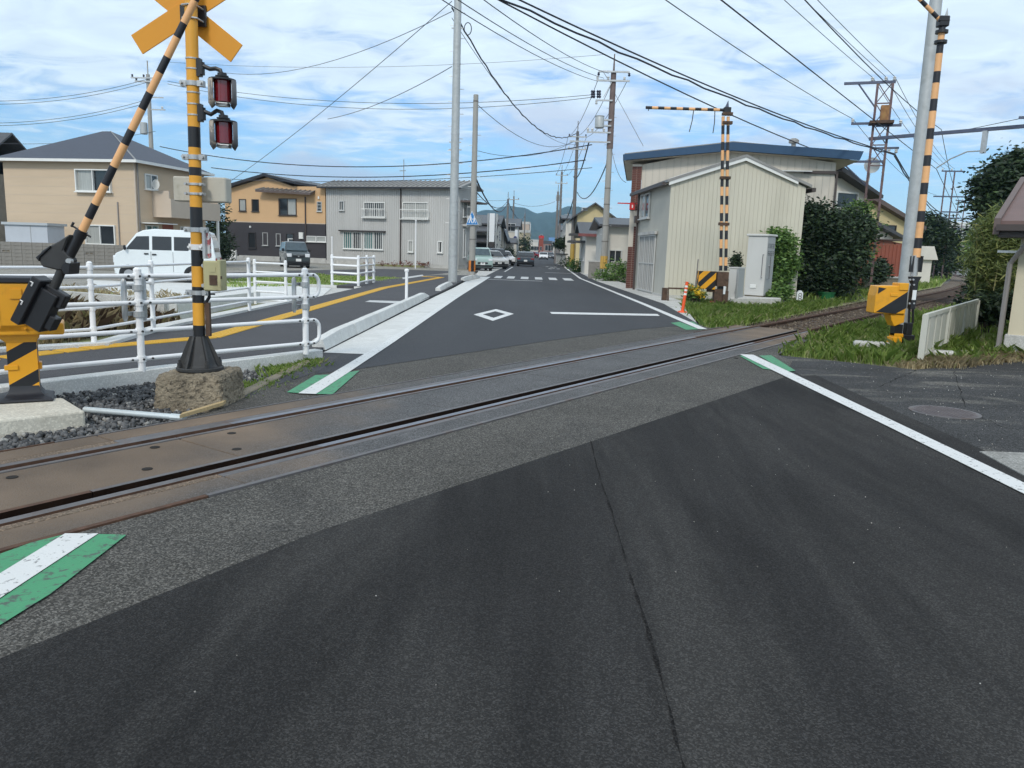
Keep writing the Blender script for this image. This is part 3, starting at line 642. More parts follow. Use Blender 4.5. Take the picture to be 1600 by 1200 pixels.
while s < 75:
    p = T(s, .55); q = T(s + .1, .55); ang = math.atan2((q - p).y, (q - p).x) + random.uniform(-.02, .02)
    m4 = Matrix.Translation(p - WM['railway_track'].translation) @ Matrix.Rotation(ang, 4, 'Z')
    if spro is None: spro = build(sl, 'sleeper', tie, tk, local=True); spro.matrix_local = m4
    else: share(spro, 'sleeper', tk, m4)
    s += .62
# --- painted markings (children of the road, thin sheets)
road_o = bpy.data.objects['road']; near_o = bpy.data.objects['road_near']
def markw(name, pts, mat, z=.010, root=road_o): return flat(name, [Vector((p[0], p[1], 0)) for p in pts], mat, z, root)
def markp(name, pts, mat, z=.010, root=road_o): return flat(name, [g(*p) for p in pts], mat, z, root)
markw('edge_line', [(-2.36, 7.55), (-2.18, 7.55), (-2.22, 12), (-2.42, 24), (-2.58, 43.5), (-2.72, 43.5), (-2.56, 24), (-2.37, 12)], white_paint, .013)
markp('green_patch', [(448, 614), (493, 587), (527, 586), (478, 616)], green_paint, .009); markp('green_patch', [(490, 617), (520, 617), (562, 580), (538, 583)], green_paint, .009)
markw('edge_line', [(3.33, -2), (3.50, -2), (3.47, 7), (3.45, 12.1), (3.24, 12.1), (3.30, 7)], white_paint, .013, near_o)
markp('green_patch', [(1155, 556.5), (1172, 557), (1214, 580), (1192, 577)], green_paint, .009, near_o); markp('green_patch', [(1186, 556.5), (1205, 556), (1243, 580), (1229, 582)], green_paint, .009, near_o)
markp('edge_line', [(102, 837), (154, 837), (0, 939), (-60, 975), (-60, 935), (0, 900)], white_paint, .013, near_o)
markp('green_patch', [(0, 868), (50, 850), (102, 837), (0, 900), (-40, 925), (-60, 890)], green_paint, .009, near_o); markp('green_patch', [(154, 837), (198, 838), (80, 930), (0, 980), (-60, 1015), (-60, 975), (0, 939)], green_paint, .009, near_o)
markw('edge_line', [(3.43, 16.2), (3.62, 16.2), (3.42, 24), (2.68, 46), (2.85, 72.5), (3.6, 133), (4.4, 184), (7, 300), (6.85, 300), (4.25, 184), (3.45, 133), (2.7, 72.5), (2.52, 46), (3.24, 24)], white_paint, .012)
markp('green_patch', [(1048, 505), (1062, 503.5), (1092, 515), (1072, 516)], green_paint, .009); markp('green_patch', [(1072, 503), (1083, 503), (1102, 515), (1094, 515.5)], green_paint, .009)
markp('stop_line', [(859, 488), (1027, 491.2), (1031, 494.2), (862, 491)], white_paint)
dc = [g(740, 492), g(775, 483.5), g(803, 491), g(770, 502)]; cc = sum(dc, Vector()) / 4; di = [cc + (p - cc) * .56 for p in dc]
mb = MB()
for i in range(4):
    j = (i + 1) % 4; mb.poly([Vector((q.x, q.y, .010)) for q in (dc[i], dc[j], di[j], di[i])])
build(mb, 'diamond_mark', white_paint, road_o)
for a, b in ((765.6, 778), (788, 801), (812, 825), (836, 848), (859, 871.5), (882, 896)):
    x0, x1 = g(a, 438).x, g(b, 438).x
    markw('crossing_stripe', [(x0, 42), (x1, 42), (x1 - .03, 45.6), (x0 - .03, 45.6)], white_worn)
markw('stop_line', [(-2.5, 39.6), (.3, 39.6), (.3, 39.95), (-2.5, 39.95)], white_worn)
markw('lane_line', [(-2.35, 55), (-2.22, 55), (-2.2, 72), (-2.33, 72)], white_worn)
markw('stop_line', [(.6, 56.5), (3.0, 56.5), (3.0, 56.9), (.6, 56.9)], white_worn)
for (x, y) in ((1.15, 70), (1.5, 73), (1.9, 70.5), (1.4, 77), (1.8, 78.5), (1.0, 79.5)): markw('bicycle_mark', [(x - .14, y - .6), (x + .14, y - .6), (x + .2, y + .8), (x - .08, y + .8)], white_worn)
# white line on the pavement surface in front of the yard
pav = bpy.data.objects['pavement']
flat('paint_line', [g(570, 472, .06), g(578, 469.5, .06), g(632, 471, .06), g(634, 475, .06)], white_worn, .066, pav)
flat('paint_line', [g(628, 436, 0), g(660, 431, 0), g(662, 433, 0), g(630, 438.5, 0)], white_worn, .066, pav)
# manhole cover and concrete slab on the apron
mh = thing('manhole_cover', 'round rusty-grey manhole cover in the worn side apron', 'manhole cover', (4.27, 7.93, 0))
mb = MB(); mb.cyl((4.27, 7.93, -.02), (4.27, 7.93, .004), .335, n=36); build(mb, 'frame_ring', steel_edge, mh)
lidm = M('manhole_iron', (.135, .115, .115), rough=.6, metal=.4, var=.2, scale=5, dirt=(.17, .15, .14), damt=.5, dscale=6)
mb = MB(); mb.cyl((4.27, 7.93, -.02), (4.27, 7.93, .007), .30, n=36)
build(mb, 'lid', lidm, mh)
mb = MB()
for i in range(-6, 7):
    for j in range(-6, 7):
        x, y = i * .045, j * .045
        if x * x + y * y < .28 ** 2: mb.bb(4.27 + x - .014, 4.27 + x + .014, 7.93 + y - .014, 7.93 + y + .014, .006, .011)
o_ = build(mb, 'lid_pattern', lidm, mh); o_['kind'] = 'stuff'
slab('apron_slab', [(p.x, p.y) for p in (g(1530, 707), g(1600, 745), Vector((4.0, 4.2, 0)), Vector((6.5, 4.4, 0)), Vector((6.4, 6.3, 0)))], M('slab_grey', (.26, .255, .235), rough=.9, var=.15, scale=2, dirt=(.15, .145, .13), damt=.6, dscale=2, speck=.3, spscale=90), -.08, .012)
flat('slab_rim', [g(1500, 704), g(1530, 706), g(1600, 742), g(1600, 753)], gravel_lot, .002)

# --- verge soil under the grass
flat('verge', [T(13.3, -.45), T(40, -1.2), T(40, -9), Vector((9.5, 13.2, 0)), Vector((8.3, 12.9, 0)), g(1430, 577), g(1330, 566), Vector((3.9, 12.2, 0))], soil, -.055)
flat('verge', [T(12.5, 1.55), Vector((3.75, 16.6, 0)), Vector((4.3, 22, 0)), Vector((5.0, 26.5, 0)), Vector((4.6, 29, 0)), Vector((13, 36, 0)), T(60, 14), T(60, 2.3), T(40, 2.3)], soil, -.055)
flat('verge', [T(40, -1.2), T(120, -1.5), T(120, -30), T(30, -30), T(40, -9)], soil, -.058)
flat('verge', [T(60, 2.3), T(120, 2.3), T(120, 30), T(60, 30)], soil, -.058)

# --- gravel by the signal post (loose crushed stone)
gp = [T(-9, 1.53), T(2.2, 1.53), g(330, 640), g(480, 568), g(500, 552), g(350, 570), g(275, 577), g(0, 610), g(0, 610) + Vector((-1.4, -2, 0))]
flat('gravel_base', gp, ballast_m, -.07)
def stones(name, poly, n, size, zc, mat, seed):
    r = np.random.default_rng(seed); P = scatter(poly, n, r)
    B = np.array([[-1, -1, -1], [1, -1, -1], [1, 1, -1], [-1, 1, -1], [-1, -1, 1], [1, -1, 1], [1, 1, 1], [-1, 1, 1]], float)
    F = np.array([[0, 3, 2, 1], [4, 5, 6, 7], [0, 1, 5, 4], [1, 2, 6, 5], [2, 3, 7, 6], [3, 0, 4, 7]])
    V = B[None] * (.55 + .6 * r.random((n, 8, 3)))
    V *= (size * (.45 + .8 * r.random((n, 1, 1)))) * np.array([1, .8, .6])
    a = r.normal(size=(n, 3)); a /= np.linalg.norm(a, axis=1)[:, None]; b = np.cross(a, r.normal(size=(n, 3))); b /= np.linalg.norm(b, axis=1)[:, None]; c = np.cross(a, b)
    Rm = np.stack([a, b, c], axis=1); V = np.einsum('nij,njk->nik', V, Rm)
    V[:, :, 0] += P[:, 0, None]; V[:, :, 1] += P[:, 1, None]; V[:, :, 2] += zc + .02 * r.random((n, 1))
    V = V.reshape(-1, 3); o0 = np.array([V[:, 0].mean(), V[:, 1].mean(), zc]); FF = (F[None] + (np.arange(n) * 8)[:, None, None]).reshape(-1)
    me = bpy.data.meshes.new(name); me.vertices.add(len(V)); me.vertices.foreach_set('co', (V - o0).ravel())
    me.loops.add(len(FF)); me.loops.foreach_set('vertex_index', FF.astype(np.int32)); me.polygons.add(n * 6)
    me.polygons.foreach_set('loop_start', np.arange(0, n * 24, 4, dtype=np.int32)); me.polygons.foreach_set('loop_total', np.full(n * 6, 4, dtype=np.int32))
    me.update(calc_edges=True); me.materials.append(mat)
    o = bpy.data.objects.new(name, me); COL.objects.link(o); o.location = o0; o['kind'] = 'stuff'
    return o
stone_m = leafmat('crushed_stone', (.045, .047, .05), (.15, .15, .15), (.36, .35, .32), trans=0.0, rough=.85)
st_o = stones('gravel', gp, 13000, .021, -.05, stone_m, 3)
tag(st_o, 'dark crushed stone around the plinths of the crossing signal', 'gravel')
rs_m = leafmat('rusty_stone', (.05, .035, .025), (.13, .10, .07), (.24, .20, .15), trans=0.0, rough=.9)
st2 = stones('track_ballast', [T(13.6, -1.2), T(34, -1.3), T(34, 2.4), T(13.6, 2.2)], 9000, .035, -.10, rs_m, 4)
tag(st2, 'rust-brown ballast stones between and beside the open rails', 'ballast')

# longitudinal joint in the new surfacing, turning scuffs, loose grit
sj = [g(922, 690), g(935, 740), g(955, 800), g(975, 870), g(1000, 950), g(1030, 1050), g(1062, 1180), g(1075, 1240)]
rj = random.Random(5); mb = MB(); lj, rj_ = [], []
for i in range(len(sj) - 1):
    for k in range(6):
        p = sj[i].lerp(sj[i + 1], k / 6); w1, w2 = rj.uniform(0, .010) * (rj.random() < .7), rj.uniform(0, .012); lj.append((p.x - w1, p.y)); rj_.append((p.x + w2, p.y))
seam_m = M('seam_bitumen', (.020, .0194, .0192), rough=.95, var=.3, scale=8, speck=.6, spscale=140, spec=.05)
ribbon('surface_joint', lj, rj_, seam_m, .0075, near_o)
grm = leafmat('grit', (.10, .09, .08), (.45, .42, .38), (.7, .68, .64), trans=0, rough=.9)
tag(stones('loose_grit', [(-1.5, 1.2), (3.2, 1.2), (6.5, 5), (6.5, 10), (3, 9), (-1.2, 3.4)], 160, .0028, .005, grm, 8), 'tiny pale grit scattered over the near road surface', 'grit')
tag(stones('loose_grit', [(3.6, 4.5), (8, 4.5), (8.2, 12.5), (5.6, 11.3), (4.2, 11.9)], 700, .0045, -.001, grm, 9), 'gravelly grit scattered over the worn side apron', 'grit')

apr_o = bpy.data.objects['side_apron']
def crack(pts, root, z, wmax, seed):
    r = random.Random(seed); l_, r2 = [], []
    for a, b in zip(pts[:-1], pts[1:]):
        a, b = g(*a), g(*b); d = (b - a).normalized(); n_ = Vector((-d.y, d.x, 0))
        for k in range(8):
            p = a.lerp(b, k / 8) + n_ * r.uniform(-.02, .02); w_ = r.uniform(.001, wmax); l_.append(tuple(p - n_ * w_)); r2.append(tuple(p + n_ * w_))
    ribbon('surface_crack', l_, r2, seam_m, z, root)
crack([(1432, 578), (1400, 592), (1372, 606)], apr_o, -.0015, .012, 1); crack([(1490, 580), (1500, 612), (1512, 640)], apr_o, -.0015, .008, 2); crack([(1243, 582), (1300, 612), (1380, 655), (1450, 690), (1500, 706)], apr_o, -.0015, .014, 3); crack([(1530, 650), (1570, 668), (1600, 672)], apr_o, -.0015, .007, 4)

# ================================================================== SIGNALS AND GATES
def stripes(a, b, r0, r1, bands, mb, n=14):
    """striped tube from a to b; bands = list of (fraction_end, material index)"""
    a, b = Vector(a), Vector(b); pts, rs, mis = [a], [r0], []
    for fr_, mi in bands:
        pts.append(a.lerp(b, fr_)); rs.append(r0 + (r1 - r0) * fr_); mis.append(mi)
    mb.path(pts, rs, n, mis=mis)
def band_list(n, first=0, duty=.55):
    out, f = [], 0.0
    for i in range(n):
        w_ = (duty if i % 2 == 0 else 1 - duty) * 2 / n; f += w_; out.append((min(f, 1.0), (first + i) % 2))
    out[-1] = (1.0, out[-1][1]); return out

# ---- left signal post with crossbuck
PY = 7.05
pb = at(313, 583, PY); pb.z = .30
sp = thing('crossing_signal', 'striped crossing signal post with yellow crossboards and two red lamps on a rough concrete block', 'railway signal', (pb.x, PY, -.05))
def sa(x, y, dy=0.0): return at(x, y, PY + dy)
mb = MB(); c = sa(314, 612)
vs = []
for (x, y, z) in [(-.34, -.29, -.1), (.31, -.29, -.1), (.33, .30, -.1), (-.33, .31, -.1), (-.31, -.26, .285), (.29, -.26, .30), (.31, .27, .31), (-.30, .28, .295)]: vs.append((pb.x + x, PY + y, z))
mb.hexa(vs)
blk = build(mb, 'base_block', concrete_old, sp)
for md in (('SUBSURF', 5),):
    q = blk.modifiers.new('bev', 'BEVEL'); q.width = .05; q.segments = 2
    q = blk.modifiers.new('sub', 'SUBSURF'); q.subdivision_type = 'SIMPLE'; q.levels = q.render_levels = 5
    tx = bpy.data.textures.new('rough', 'CLOUDS'); tx.noise_scale = .03
    q = blk.modifiers.new('disp', 'DISPLACE'); q.texture = tx; q.strength = .03; q.mid_level = .5; q.texture_coords = 'LOCAL'
mb = MB(); mb.cyl((pb.x, PY, .30), (pb.x, PY, .335), .21, n=20); build(mb, 'base_flange', black_dusty, sp, bevel=.006)
mb = MB(); mb.path([(pb.x, PY, .335), (pb.x, PY, .36), (pb.x, PY, .62)], [.17, .15, .062], 8); fl_ = build(mb, 'base_cone', black_dusty, sp)
mb = MB()
for k in range(6):
    a = k * math.pi / 3 + .3; d = Vector((math.cos(a), math.sin(a), 0)); e = Vector((-d.y, d.x, 0)) * .008; p = Vector((pb.x, PY, 0))
    mb.prism([p + d * .05 + Z * .335 - e, p + d * .20 + Z * .335 - e, p + d * .08 + Z * .62 - e, p + d * .05 + Z * .62 - e], e * 2)
build(mb, 'base_ribs', black_dusty, fl_)
for k in range(4):
    a = k * math.pi / 2 + .75; mb = MB(); p = Vector((pb.x + .185 * math.cos(a), PY + .185 * math.sin(a), .33)); mb.cyl(p, p + Z * .05, .022, n=6); mb.cyl(p + Z * .05, p + Z * .08, .011, n=6); build(mb, 'anchor_bolt', black_dusty, sp)
# pole bands by photograph heights (px y of the colour changes)
ysb = [(583, 1), (526, 1), (508, 0), (474, 1), (463, 0), (448, 1), (413, 0), (392, 0), (388, 1), (355, 1), (324, 0), (300, 1), (293, 0), (263, 1), (231, 0), (199, 1), (137, 0), (128, 1), (75, 0)]
ch = [(575, None), (508, 1), (473, 0), (448, 1), (416, 0), (391, 1), (362, 0), (324, 1), (275, 0), (262, 1), (231, 0), (199, 1), (-70, 0)]
pts, mis = [], []
for y, mi in ch:
    z = sa(313, y).z if y > 0 else sa(296, y).z
    pts.append(Vector((pb.x, PY, z)))
    if mi is not None: mis.append(mi)
# colour of each interval: black from 575 to 508, yellow 508-473 ...
lean = Vector((.012, 0, 0))
pts = [p + lean * (p.z - .3) for p in pts]
mb = MB(); mb.path(pts, .053, 18, mis=[1, 0, 1, 0, 1, 0, 1, 0, 1, 0, 1, 0][:len(pts) - 1]); build(mb, 'pole', [pole_yellow, sig_black], sp, smooth=True)
def pole_x(z): return pb.x + lean.x * (z - .3)
def clampring(y, name='clamp_band', mat=galv, hh=.04, w_=.21):
    z = sa(305, y).z; x = pole_x(z); mb = MB()
    mb.cyl((x, PY, z - hh / 2), (x, PY, z + hh / 2), .061, n=18)
    mb.bb(x - w_ / 2, x - .05, PY - .03, PY + .02, z - hh * .6, z + hh * .6); mb.bb(x + .05, x + w_ / 2, PY - .035, PY + .02, z - hh * .6, z + hh * .6)
    mb.cyl((x - w_ * .42, PY - .06, z), (x - w_ * .42, PY + .03, z), .012, n=6); mb.cyl((x + w_ * .42, PY - .06, z), (x + w_ * .42, PY + .03, z), .012, n=6)
    return build(mb, name, mat, sp)
for y in (131, 246, 359, 457): clampring(y)
for y in (386,): clampring(y, 'strap', reflect_white, .05, .13)
for y in (92, 108, 145, 163, 180): 
    z = sa(300, y).z; mb = MB(); mb.cyl((pole_x(z), PY, z - .006), (pole_x(z), PY, z + .006), .058, n=16); build(mb, 'thin_band', galv, sp)
# crossboards, seen from behind
cz = sa(292, 20).z; cxp = pole_x(cz)
def board(p0, p1, wd, y, name='crossboard'):
    p0, p1 = Vector(p0), Vector(p1); d = (p1 - p0).normalized(); n_ = Vector((d.z, 0, -d.x)) * wd / 2; mb = MB()
    mb.prism([p0 - n_, p1 - n_, p1 + n_, p0 + n_], (0, .012, 0)); return build(mb, name, board_yellow, sp, bevel=.002)
bl = sa(214, 70, .12); br = sa(370, 84, .14); c0 = sa(291.5, 20, .13)
board((bl.x, PY + .115, bl.z), c0 * 2 - bl + Vector((0, PY + .115 - (c0 * 2 - bl).y, 0)), .185, 0)
board((br.x, PY + .132, br.z), c0 * 2 - br + Vector((0, PY + .132 - (c0 * 2 - br).y, 0)), .185, 0)
mb = MB(); mb.bb(cxp - .14, cxp + .09, PY + .09, PY + .112, cz - .085, cz + .09); build(mb, 'backing_plate', sig_black, sp)
for dz in (-.05, .055):
    mb = MB(); mb.path([(cxp - .068, PY + .09, cz + dz), (cxp - .062, PY - .04, cz + dz), (cxp, PY - .068, cz + dz), (cxp + .062, PY - .04, cz + dz), (cxp + .068, PY + .09, cz + dz)], .008, 6); build(mb, 'u_bolt', galv, sp)
# lamps
hood_a = M('hood_peeling', (.15, .145, .14), rough=.7, var=.3, scale=5, dirt=(.42, .36, .29), damt=.8, dscale=6, dlo=.5, dhi=.56); hood_b = M('hood_grey', (.10, .10, .105), rough=.6, var=.2, scale=4)
def lamp(xa, ya, xl, yl):
    a = sa(xa, ya); a.x = pole_x(a.z) + .058; l = sa(xl, yl, -.02)
    mb = MB(); mb.bb(a.x - .015, a.x + .02, PY - .03, PY + .03, a.z - .10, a.z + .05); mb.cyl((a.x + .02, PY, a.z - .085), (a.x + .02, PY, a.z + .02), .03, n=10)
    build(mb, 'bracket', sig_black, sp)
    mb = MB(); top = Vector((l.x, l.y, l.z + .135)); mb.path([(a.x + .01, PY, a.z), (a.x + .10, PY - .005, a.z - .035), (top.x - .06, PY - .01, top.z + .085), (top.x - .015, l.y, top.z + .07), (top.x, l.y, top.z + .02), (top.x, l.y, top.z)], .019, 8); build(mb, 'lamp_arm', sig_black, sp, smooth=True)
    body = MB(); body.cyl((l.x, l.y, top.z - .02), (l.x, l.y, top.z - .005), .115, n=20); body.cyl((l.x, l.y, top.z), (l.x, l.y, top.z + .045), .04, n=12); body.cyl((l.x, l.y, top.z + .012), (l.x, l.y, top.z + .022), .062, n=6)
    bd = build(body, 'lamp_cap', sig_black, sp)
    mb = MB(); mb.cyl((l.x, l.y, top.z - .20), (l.x, l.y, top.z - .02), .074, n=22); build(mb, 'lens', red_lens, bd, smooth=True)
    # curved side hoods, open to front and back
    for sgn in (-1, 1):
        mb = MB(); k = 8; vs, fs = [], []
        for i in range(k + 1):
            t = -.85 + 1.7 * i / k; ox, oy = sgn * (.112 * math.cos(t) + .005), .115 * math.sin(t); x = l.x + ox * .934 - oy * .358; y = l.y + ox * .358 + oy * .934
            zb = top.z - .255 + .055 * abs(t) ** 2
            vs += [(x, y, top.z - .015), (x, y, zb + .045), (x * .78 + l.x * .22, y * .78 + l.y * .22, zb)]
        for i in range(k):
            for j in (0, 1): fs.append((i * 3 + j, i * 3 + j + 1, i * 3 + 4 + j, i * 3 + 3 + j))
        mb.add(vs, fs); h_ = build(mb, 'hood', hood_a if sgn < 0 else hood_b, bd, smooth=True); q = h_.modifiers.new('s', 'SOLIDIFY'); q.thickness = .004
    mb = MB(); mb.path([(l.x - .078, l.y - .03, top.z - .03), (l.x - .078, l.y - .03, top.z - .20), (l.x, l.y - .075, top.z - .215), (l.x + .06, l.y - .05, top.z - .215)], .0055, 6); build(mb, 'wire_guard', reflect_white, bd)
    mb = MB(); mb.bb(l.x - .05, l.x + .05, l.y - .04, l.y + .04, top.z - .235, top.z - .205); build(mb, 'lamp_foot', galv, bd)
lamp(311, 101, 348, 148); lamp(315, 172, 350, 213)
# direction box behind the pole, control box, side plate
def pbx(x0, x1, y0, y1, d0, d1, name, mat, bev=.01, root=sp):
    a = sa(x0, y1); b = sa(x1, y0); mb = MB(); mb.bb(a.x, b.x, PY + d0, PY + d1, a.z, b.z); return build(mb, name, mat, root, bevel=bev)
db = pbx(264, 346, 276, 313, .09, .23, 'direction_box', stained_box)
for y in (288, 303): clampring(y, 'clamp_band', galv, .02, .17)
cb = pbx(322, 345, 408, 454, -.06, .06, 'control_box', olive_box, .012)
mb = MB(); a = sa(345, 454); b = sa(349, 406); mb.bb(a.x, b.x, PY - .075, PY + .07, a.z, b.z); build(mb, 'box_lid', olive_box, cb, bevel=.006)
mb = MB(); a = sa(332, 445); b = sa(348, 430); mb.bb(a.x, b.x, PY - .066, PY - .06, a.z, b.z); mb.bb(a.x + .05, b.x + .015, PY - .072, PY - .05, a.z + .06, a.z + .085); build(mb, 'latch', rust_m, cb)
mb = MB(); a = sa(331, 417); b = sa(341, 425); mb.bb(a.x, b.x, PY - .064, PY - .06, b.z, a.z); build(mb, 'name_plate', olive_box, cb)
mb = MB()
for y in (415, 446): p = sa(320, y); mb.cyl((p.x, PY - .04, p.z), (p.x, PY + .02, p.z), .018, n=8)
build(mb, 'box_bolts', galv, cb)
mb = MB(); p = sa(326, 456); mb.path([(p.x, PY, p.z + .03), (p.x + .004, PY, p.z - .05), (p.x - .03, PY, p.z - .10), (p.x - .06, PY, p.z - .10)], .016, 8); q = sa(333, 456); mb.cyl((p.x, PY, p.z - .02), (q.x + .02, PY - .01, p.z - .02), .008, n=6); build(mb, 'cable_bend', sig_black, sp, smooth=True)
mb = MB(); a = sa(320.5, 404); b = sa(323, 362); mb.bb(a.x, b.x, PY - .05, PY + .05, a.z, b.z); pl_ = build(mb, 'plate_frame', galv, sp)
mb = MB(); a = sa(323.5, 403); b = sa(327, 364); mb.bb(a.x, a.x + .03, PY - .01, PY + .03, a.z, b.z); build(mb, 'notice_plate', M('notice_plate_red_white', (.62, .60, .58), rough=.5, var=.05, dirt=(.42, .06, .07), damt=.9, dscale=14, dlo=.48, dhi=.52), sp)
mb = MB(); a = sa(323, 525); b = sa(327, 473); mb.bb(a.x, b.x + .005, PY - .02, PY + .02, a.z, b.z); build(mb, 'cable_duct', rust_m, sp)

# ---- left gate machine
GY = 6.4
gc = at(42, 632, GY); gx = gc.x
gt = thing('crossing_gate', 'yellow and black gate machine with slanting striped boom on pale concrete plinth beside gravel', 'crossing gate', (gx, GY, -.05), 0, 'level crossing gates')
ga = lambda x, y, dy=0.0: at(x, y, GY + dy)
pr = at(133, 640, 5.83).x
pq = at(133, 642, 5.83); pq.z = 0; mb = MB(); c4 = [g(-70, 664, .1), g(133, 642, .1), g(98, 621, .1), g(-110, 638, .1)]; mb.hexa([Vector((q.x, q.y, -.12)) for q in c4] + [Vector((q.x, q.y, .10)) for q in c4]); build(mb, 'plinth', plinth_m, gt, bevel=.018, seg=2)
gb = .10
mb = MB(); mb.bb(gx - .25, gx + .25, GY - .22, GY + .22, gb, gb + .025); build(mb, 'foot_plate', navy_black, gt, bevel=.02)
def sqtube(mb, secs, mis=None):
    """stacked rectangular sections (z, hx, hy, dx)"""
    b = len(mb.v)
    for z, hx, hy, dx in secs:
        for sx_, sy_ in ((-1, -1), (1, -1), (1, 1), (-1, 1)): mb.v.append(Vector((gx + dx + sx_ * hx, GY + sy_ * hy, z)))
    for i in range(len(secs) - 1):
        for j in range(4):
            j2 = (j + 1) % 4; mb.f.append([b + i * 4 + j, b + i * 4 + j2, b + i * 4 + 4 + j2, b + i * 4 + 4 + j]); mb.m.append(0 if mis is None else mis[i])
    mb.f.append([b + 3, b + 2, b + 1, b]); mb.m.append(0); t_ = b + 4 * (len(secs) - 1); mb.f.append([t_, t_ + 1, t_ + 2, t_ + 3]); mb.m.append(0)
mb = MB(); sqtube(mb, [(gb + .025, .235, .20, 0), (gb + .045, .17, .15, 0), (gb + .08, .14, .125, 0), (gb + .13, .125, .115, 0)]); build(mb, 'foot_flare', navy_black, gt, smooth=True)
# column with slanting hazard bands: front face cut into slanted polygons
z0, z1 = gb + .13, gb + .50; hx, hy = .13, .115
def hazard_prism(name, x0, x1, y0, y1, z0, z1, root, slope, period, phase, mats, bevel=0, duty=.5):
    """box whose four upright faces are divided into slanted two-colour bands (real separate faces)"""
    mb = MB(); loops = [((x0, y0), (x1, y0)), ((x1, y0), (x1, y1)), ((x1, y1), (x0, y1)), ((x0, y1), (x0, y0))]
    off = 0.0
    for (a, b) in loops:
        Ln = math.hypot(b[0] - a[0], b[1] - a[1]); ax = (Vector((*b, 0)) - Vector((*a, 0))) / Ln; o = Vector((*a, 0))
        k0 = math.floor((z0 - slope * Ln - phase) / period) - 2; k1 = math.ceil((z1 + abs(slope) * Ln - phase) / period) + 2
        for k in range(k0, k1):
            for half in (0, 1):
                lo = phase + period * (k + (0 if half == 0 else duty)); hi = phase + period * (k + (duty if half == 0 else 1))
                poly = [(0, lo), (Ln, lo + slope * Ln), (Ln, hi + slope * Ln), (0, hi)]
                for zz, keep in ((z0, 1), (z1, -1)):
                    out = []
                    for i in range(len(poly)):
                        p, q = poly[i], poly[(i + 1) % len(poly)]; ip, iq = (p[1] - zz) * keep >= 0, (q[1] - zz) * keep >= 0
                        if ip: out.append(p)
                        if ip != iq: f = (zz - p[1]) / (q[1] - p[1]); out.append((p[0] + f * (q[0] - p[0]), zz))
                    poly = out
                    if len(poly) < 3: break
                if len(poly) >= 3: mb.add([o + ax * u_ + Z * v_ for u_, v_ in poly], [tuple(range(len(poly)))], half)
        slope = -slope if False else slope
    mb.poly([(x0, y0, z1), (x1, y0, z1), (x1, y1, z1), (x0, y1, z1)], 0); mb.poly([(x0, y0, z0), (x0, y1, z0), (x1, y1, z0), (x1, y0, z0)], 0)
    return build(mb, name, mats, root)
hazard_prism('column', gx - hx, gx + hx, GY - hy, GY + hy, z0 - .01, z1 + .02, gt, .5, .285, .2425, [sig_yellow, sig_black], duty=.61)
mb = MB(); mb.bb(gx - hx - .03, gx - hx + .09, GY - hy - .014, GY - hy + .05, gb + .27, gb + .31); mb.bb(gx + hx, gx + hx + .03, GY - .05, GY + .05, gb + .26, gb + .32); build(mb, 'column_flange', sig_yellow, gt, bevel=.004)
mb = MB(); sqtube(mb, [(z1, .13, .115, 0), (z1 + .03, .155, .13, -.01), (z1 + .045, .19, .14, -.03), (z1 + .09, .19, .14, -.03)]); build(mb, 'neck', sig_yellow, gt, bevel=.006)
zb = ga(45, 521).z; zt = ga(45, 441).z
bx0, bx1 = gx - .62, ga(77, 480, -.19).x
hb = MB(); hb.bb(bx0, bx1 - .10, GY - .19, GY + .19, zb + .02, zt); hb.bb(bx0, bx1, GY - .19, GY + .19, zb, zb + .10); build(hb, 'machine_box', sig_yellow, gt, bevel=.015, seg=2)
hazard_prism('hazard_panel', bx0 + .02, ga(3, 480).x, GY - .194, GY - .190, zb + .06, zt - .02, gt, .6, .5, zb - .33, [sig_yellow, sig_black])
mb = MB(); mb.bb(bx0 - .01, bx1 - .13, GY - .205, GY + .205, zt, zt + .045); build(mb, 'box_lid', navy_black, gt, bevel=.008)
for (x, y, r) in ((15, 500, .03), (25, 455, .022), (18, 514, .012)):
    mb = MB(); p = ga(x, y, -.19); mb.cyl((p.x, GY - .21, p.z), (p.x, GY - .185, p.z), r, n=14); mb.cyl((p.x, GY - .222, p.z), (p.x, GY - .21, p.z), r * .5, n=6); build(mb, 'bolt', sig_yellow, gt)
mb = MB(); a = ga(18, 464); b = ga(35, 450); mb.bb(a.x, b.x, GY - .202, GY - .19, a.z, b.z); build(mb, 'lug', sig_yellow, gt)
mrot = Matrix.Rotation(R_(31), 4, 'Z') @ Matrix.Diagonal((.84, .95, 1, 1))
for ch_ in gt.children:
    if ch_.name.split('.')[0] != 'plinth': ch_.matrix_local = mrot
# black drive arm on the front of the box, turned with the boom
bd_ = (ga(305, 0) - ga(118, 372)); bd_.y = 0; bd_.normalize(); bn = Vector((bd_.z, 0, -bd_.x)); Yv = Vector((0, 1, 0))
def armbox(cx, cy, ln, wd, d0, d1, name, mat=sig_black, root=gt, bev=.008):
    p = ga(cx, cy, -d1); p.y = GY; mb = MB(); mb.ob(p, bn, -Yv, -wd / 2, wd / 2, d0, d1, -ln / 2, ln / 2, up=bd_); return build(mb, name, mat, root, bevel=bev)
da = armbox(58, 482, .34, .20, .20, .32, 'drive_arm')
armbox(39, 470, .42, .085, .20, .36, 'counter_bracket'); armbox(68, 500, .12, .17, .205, .30, 'drive_arm_foot'); armbox(82, 464, .13, .19, .21, .29, 'drive_arm_head')
for (x, y) in ((49, 445), (33, 474)):
    armbox(x, y, .035, .012, .36, .372, 'bolt', reflect_white); armbox(x, y - 4, .008, .03, .36, .372, 'bolt', reflect_white)
p0 = ga(82, 455, -.25); p1 = ga(97, 421, -.25)
mb = MB(); mb.cyl(p0, p1, .036, n=14); build(mb, 'boom_stub', black_dusty, gt, smooth=True)
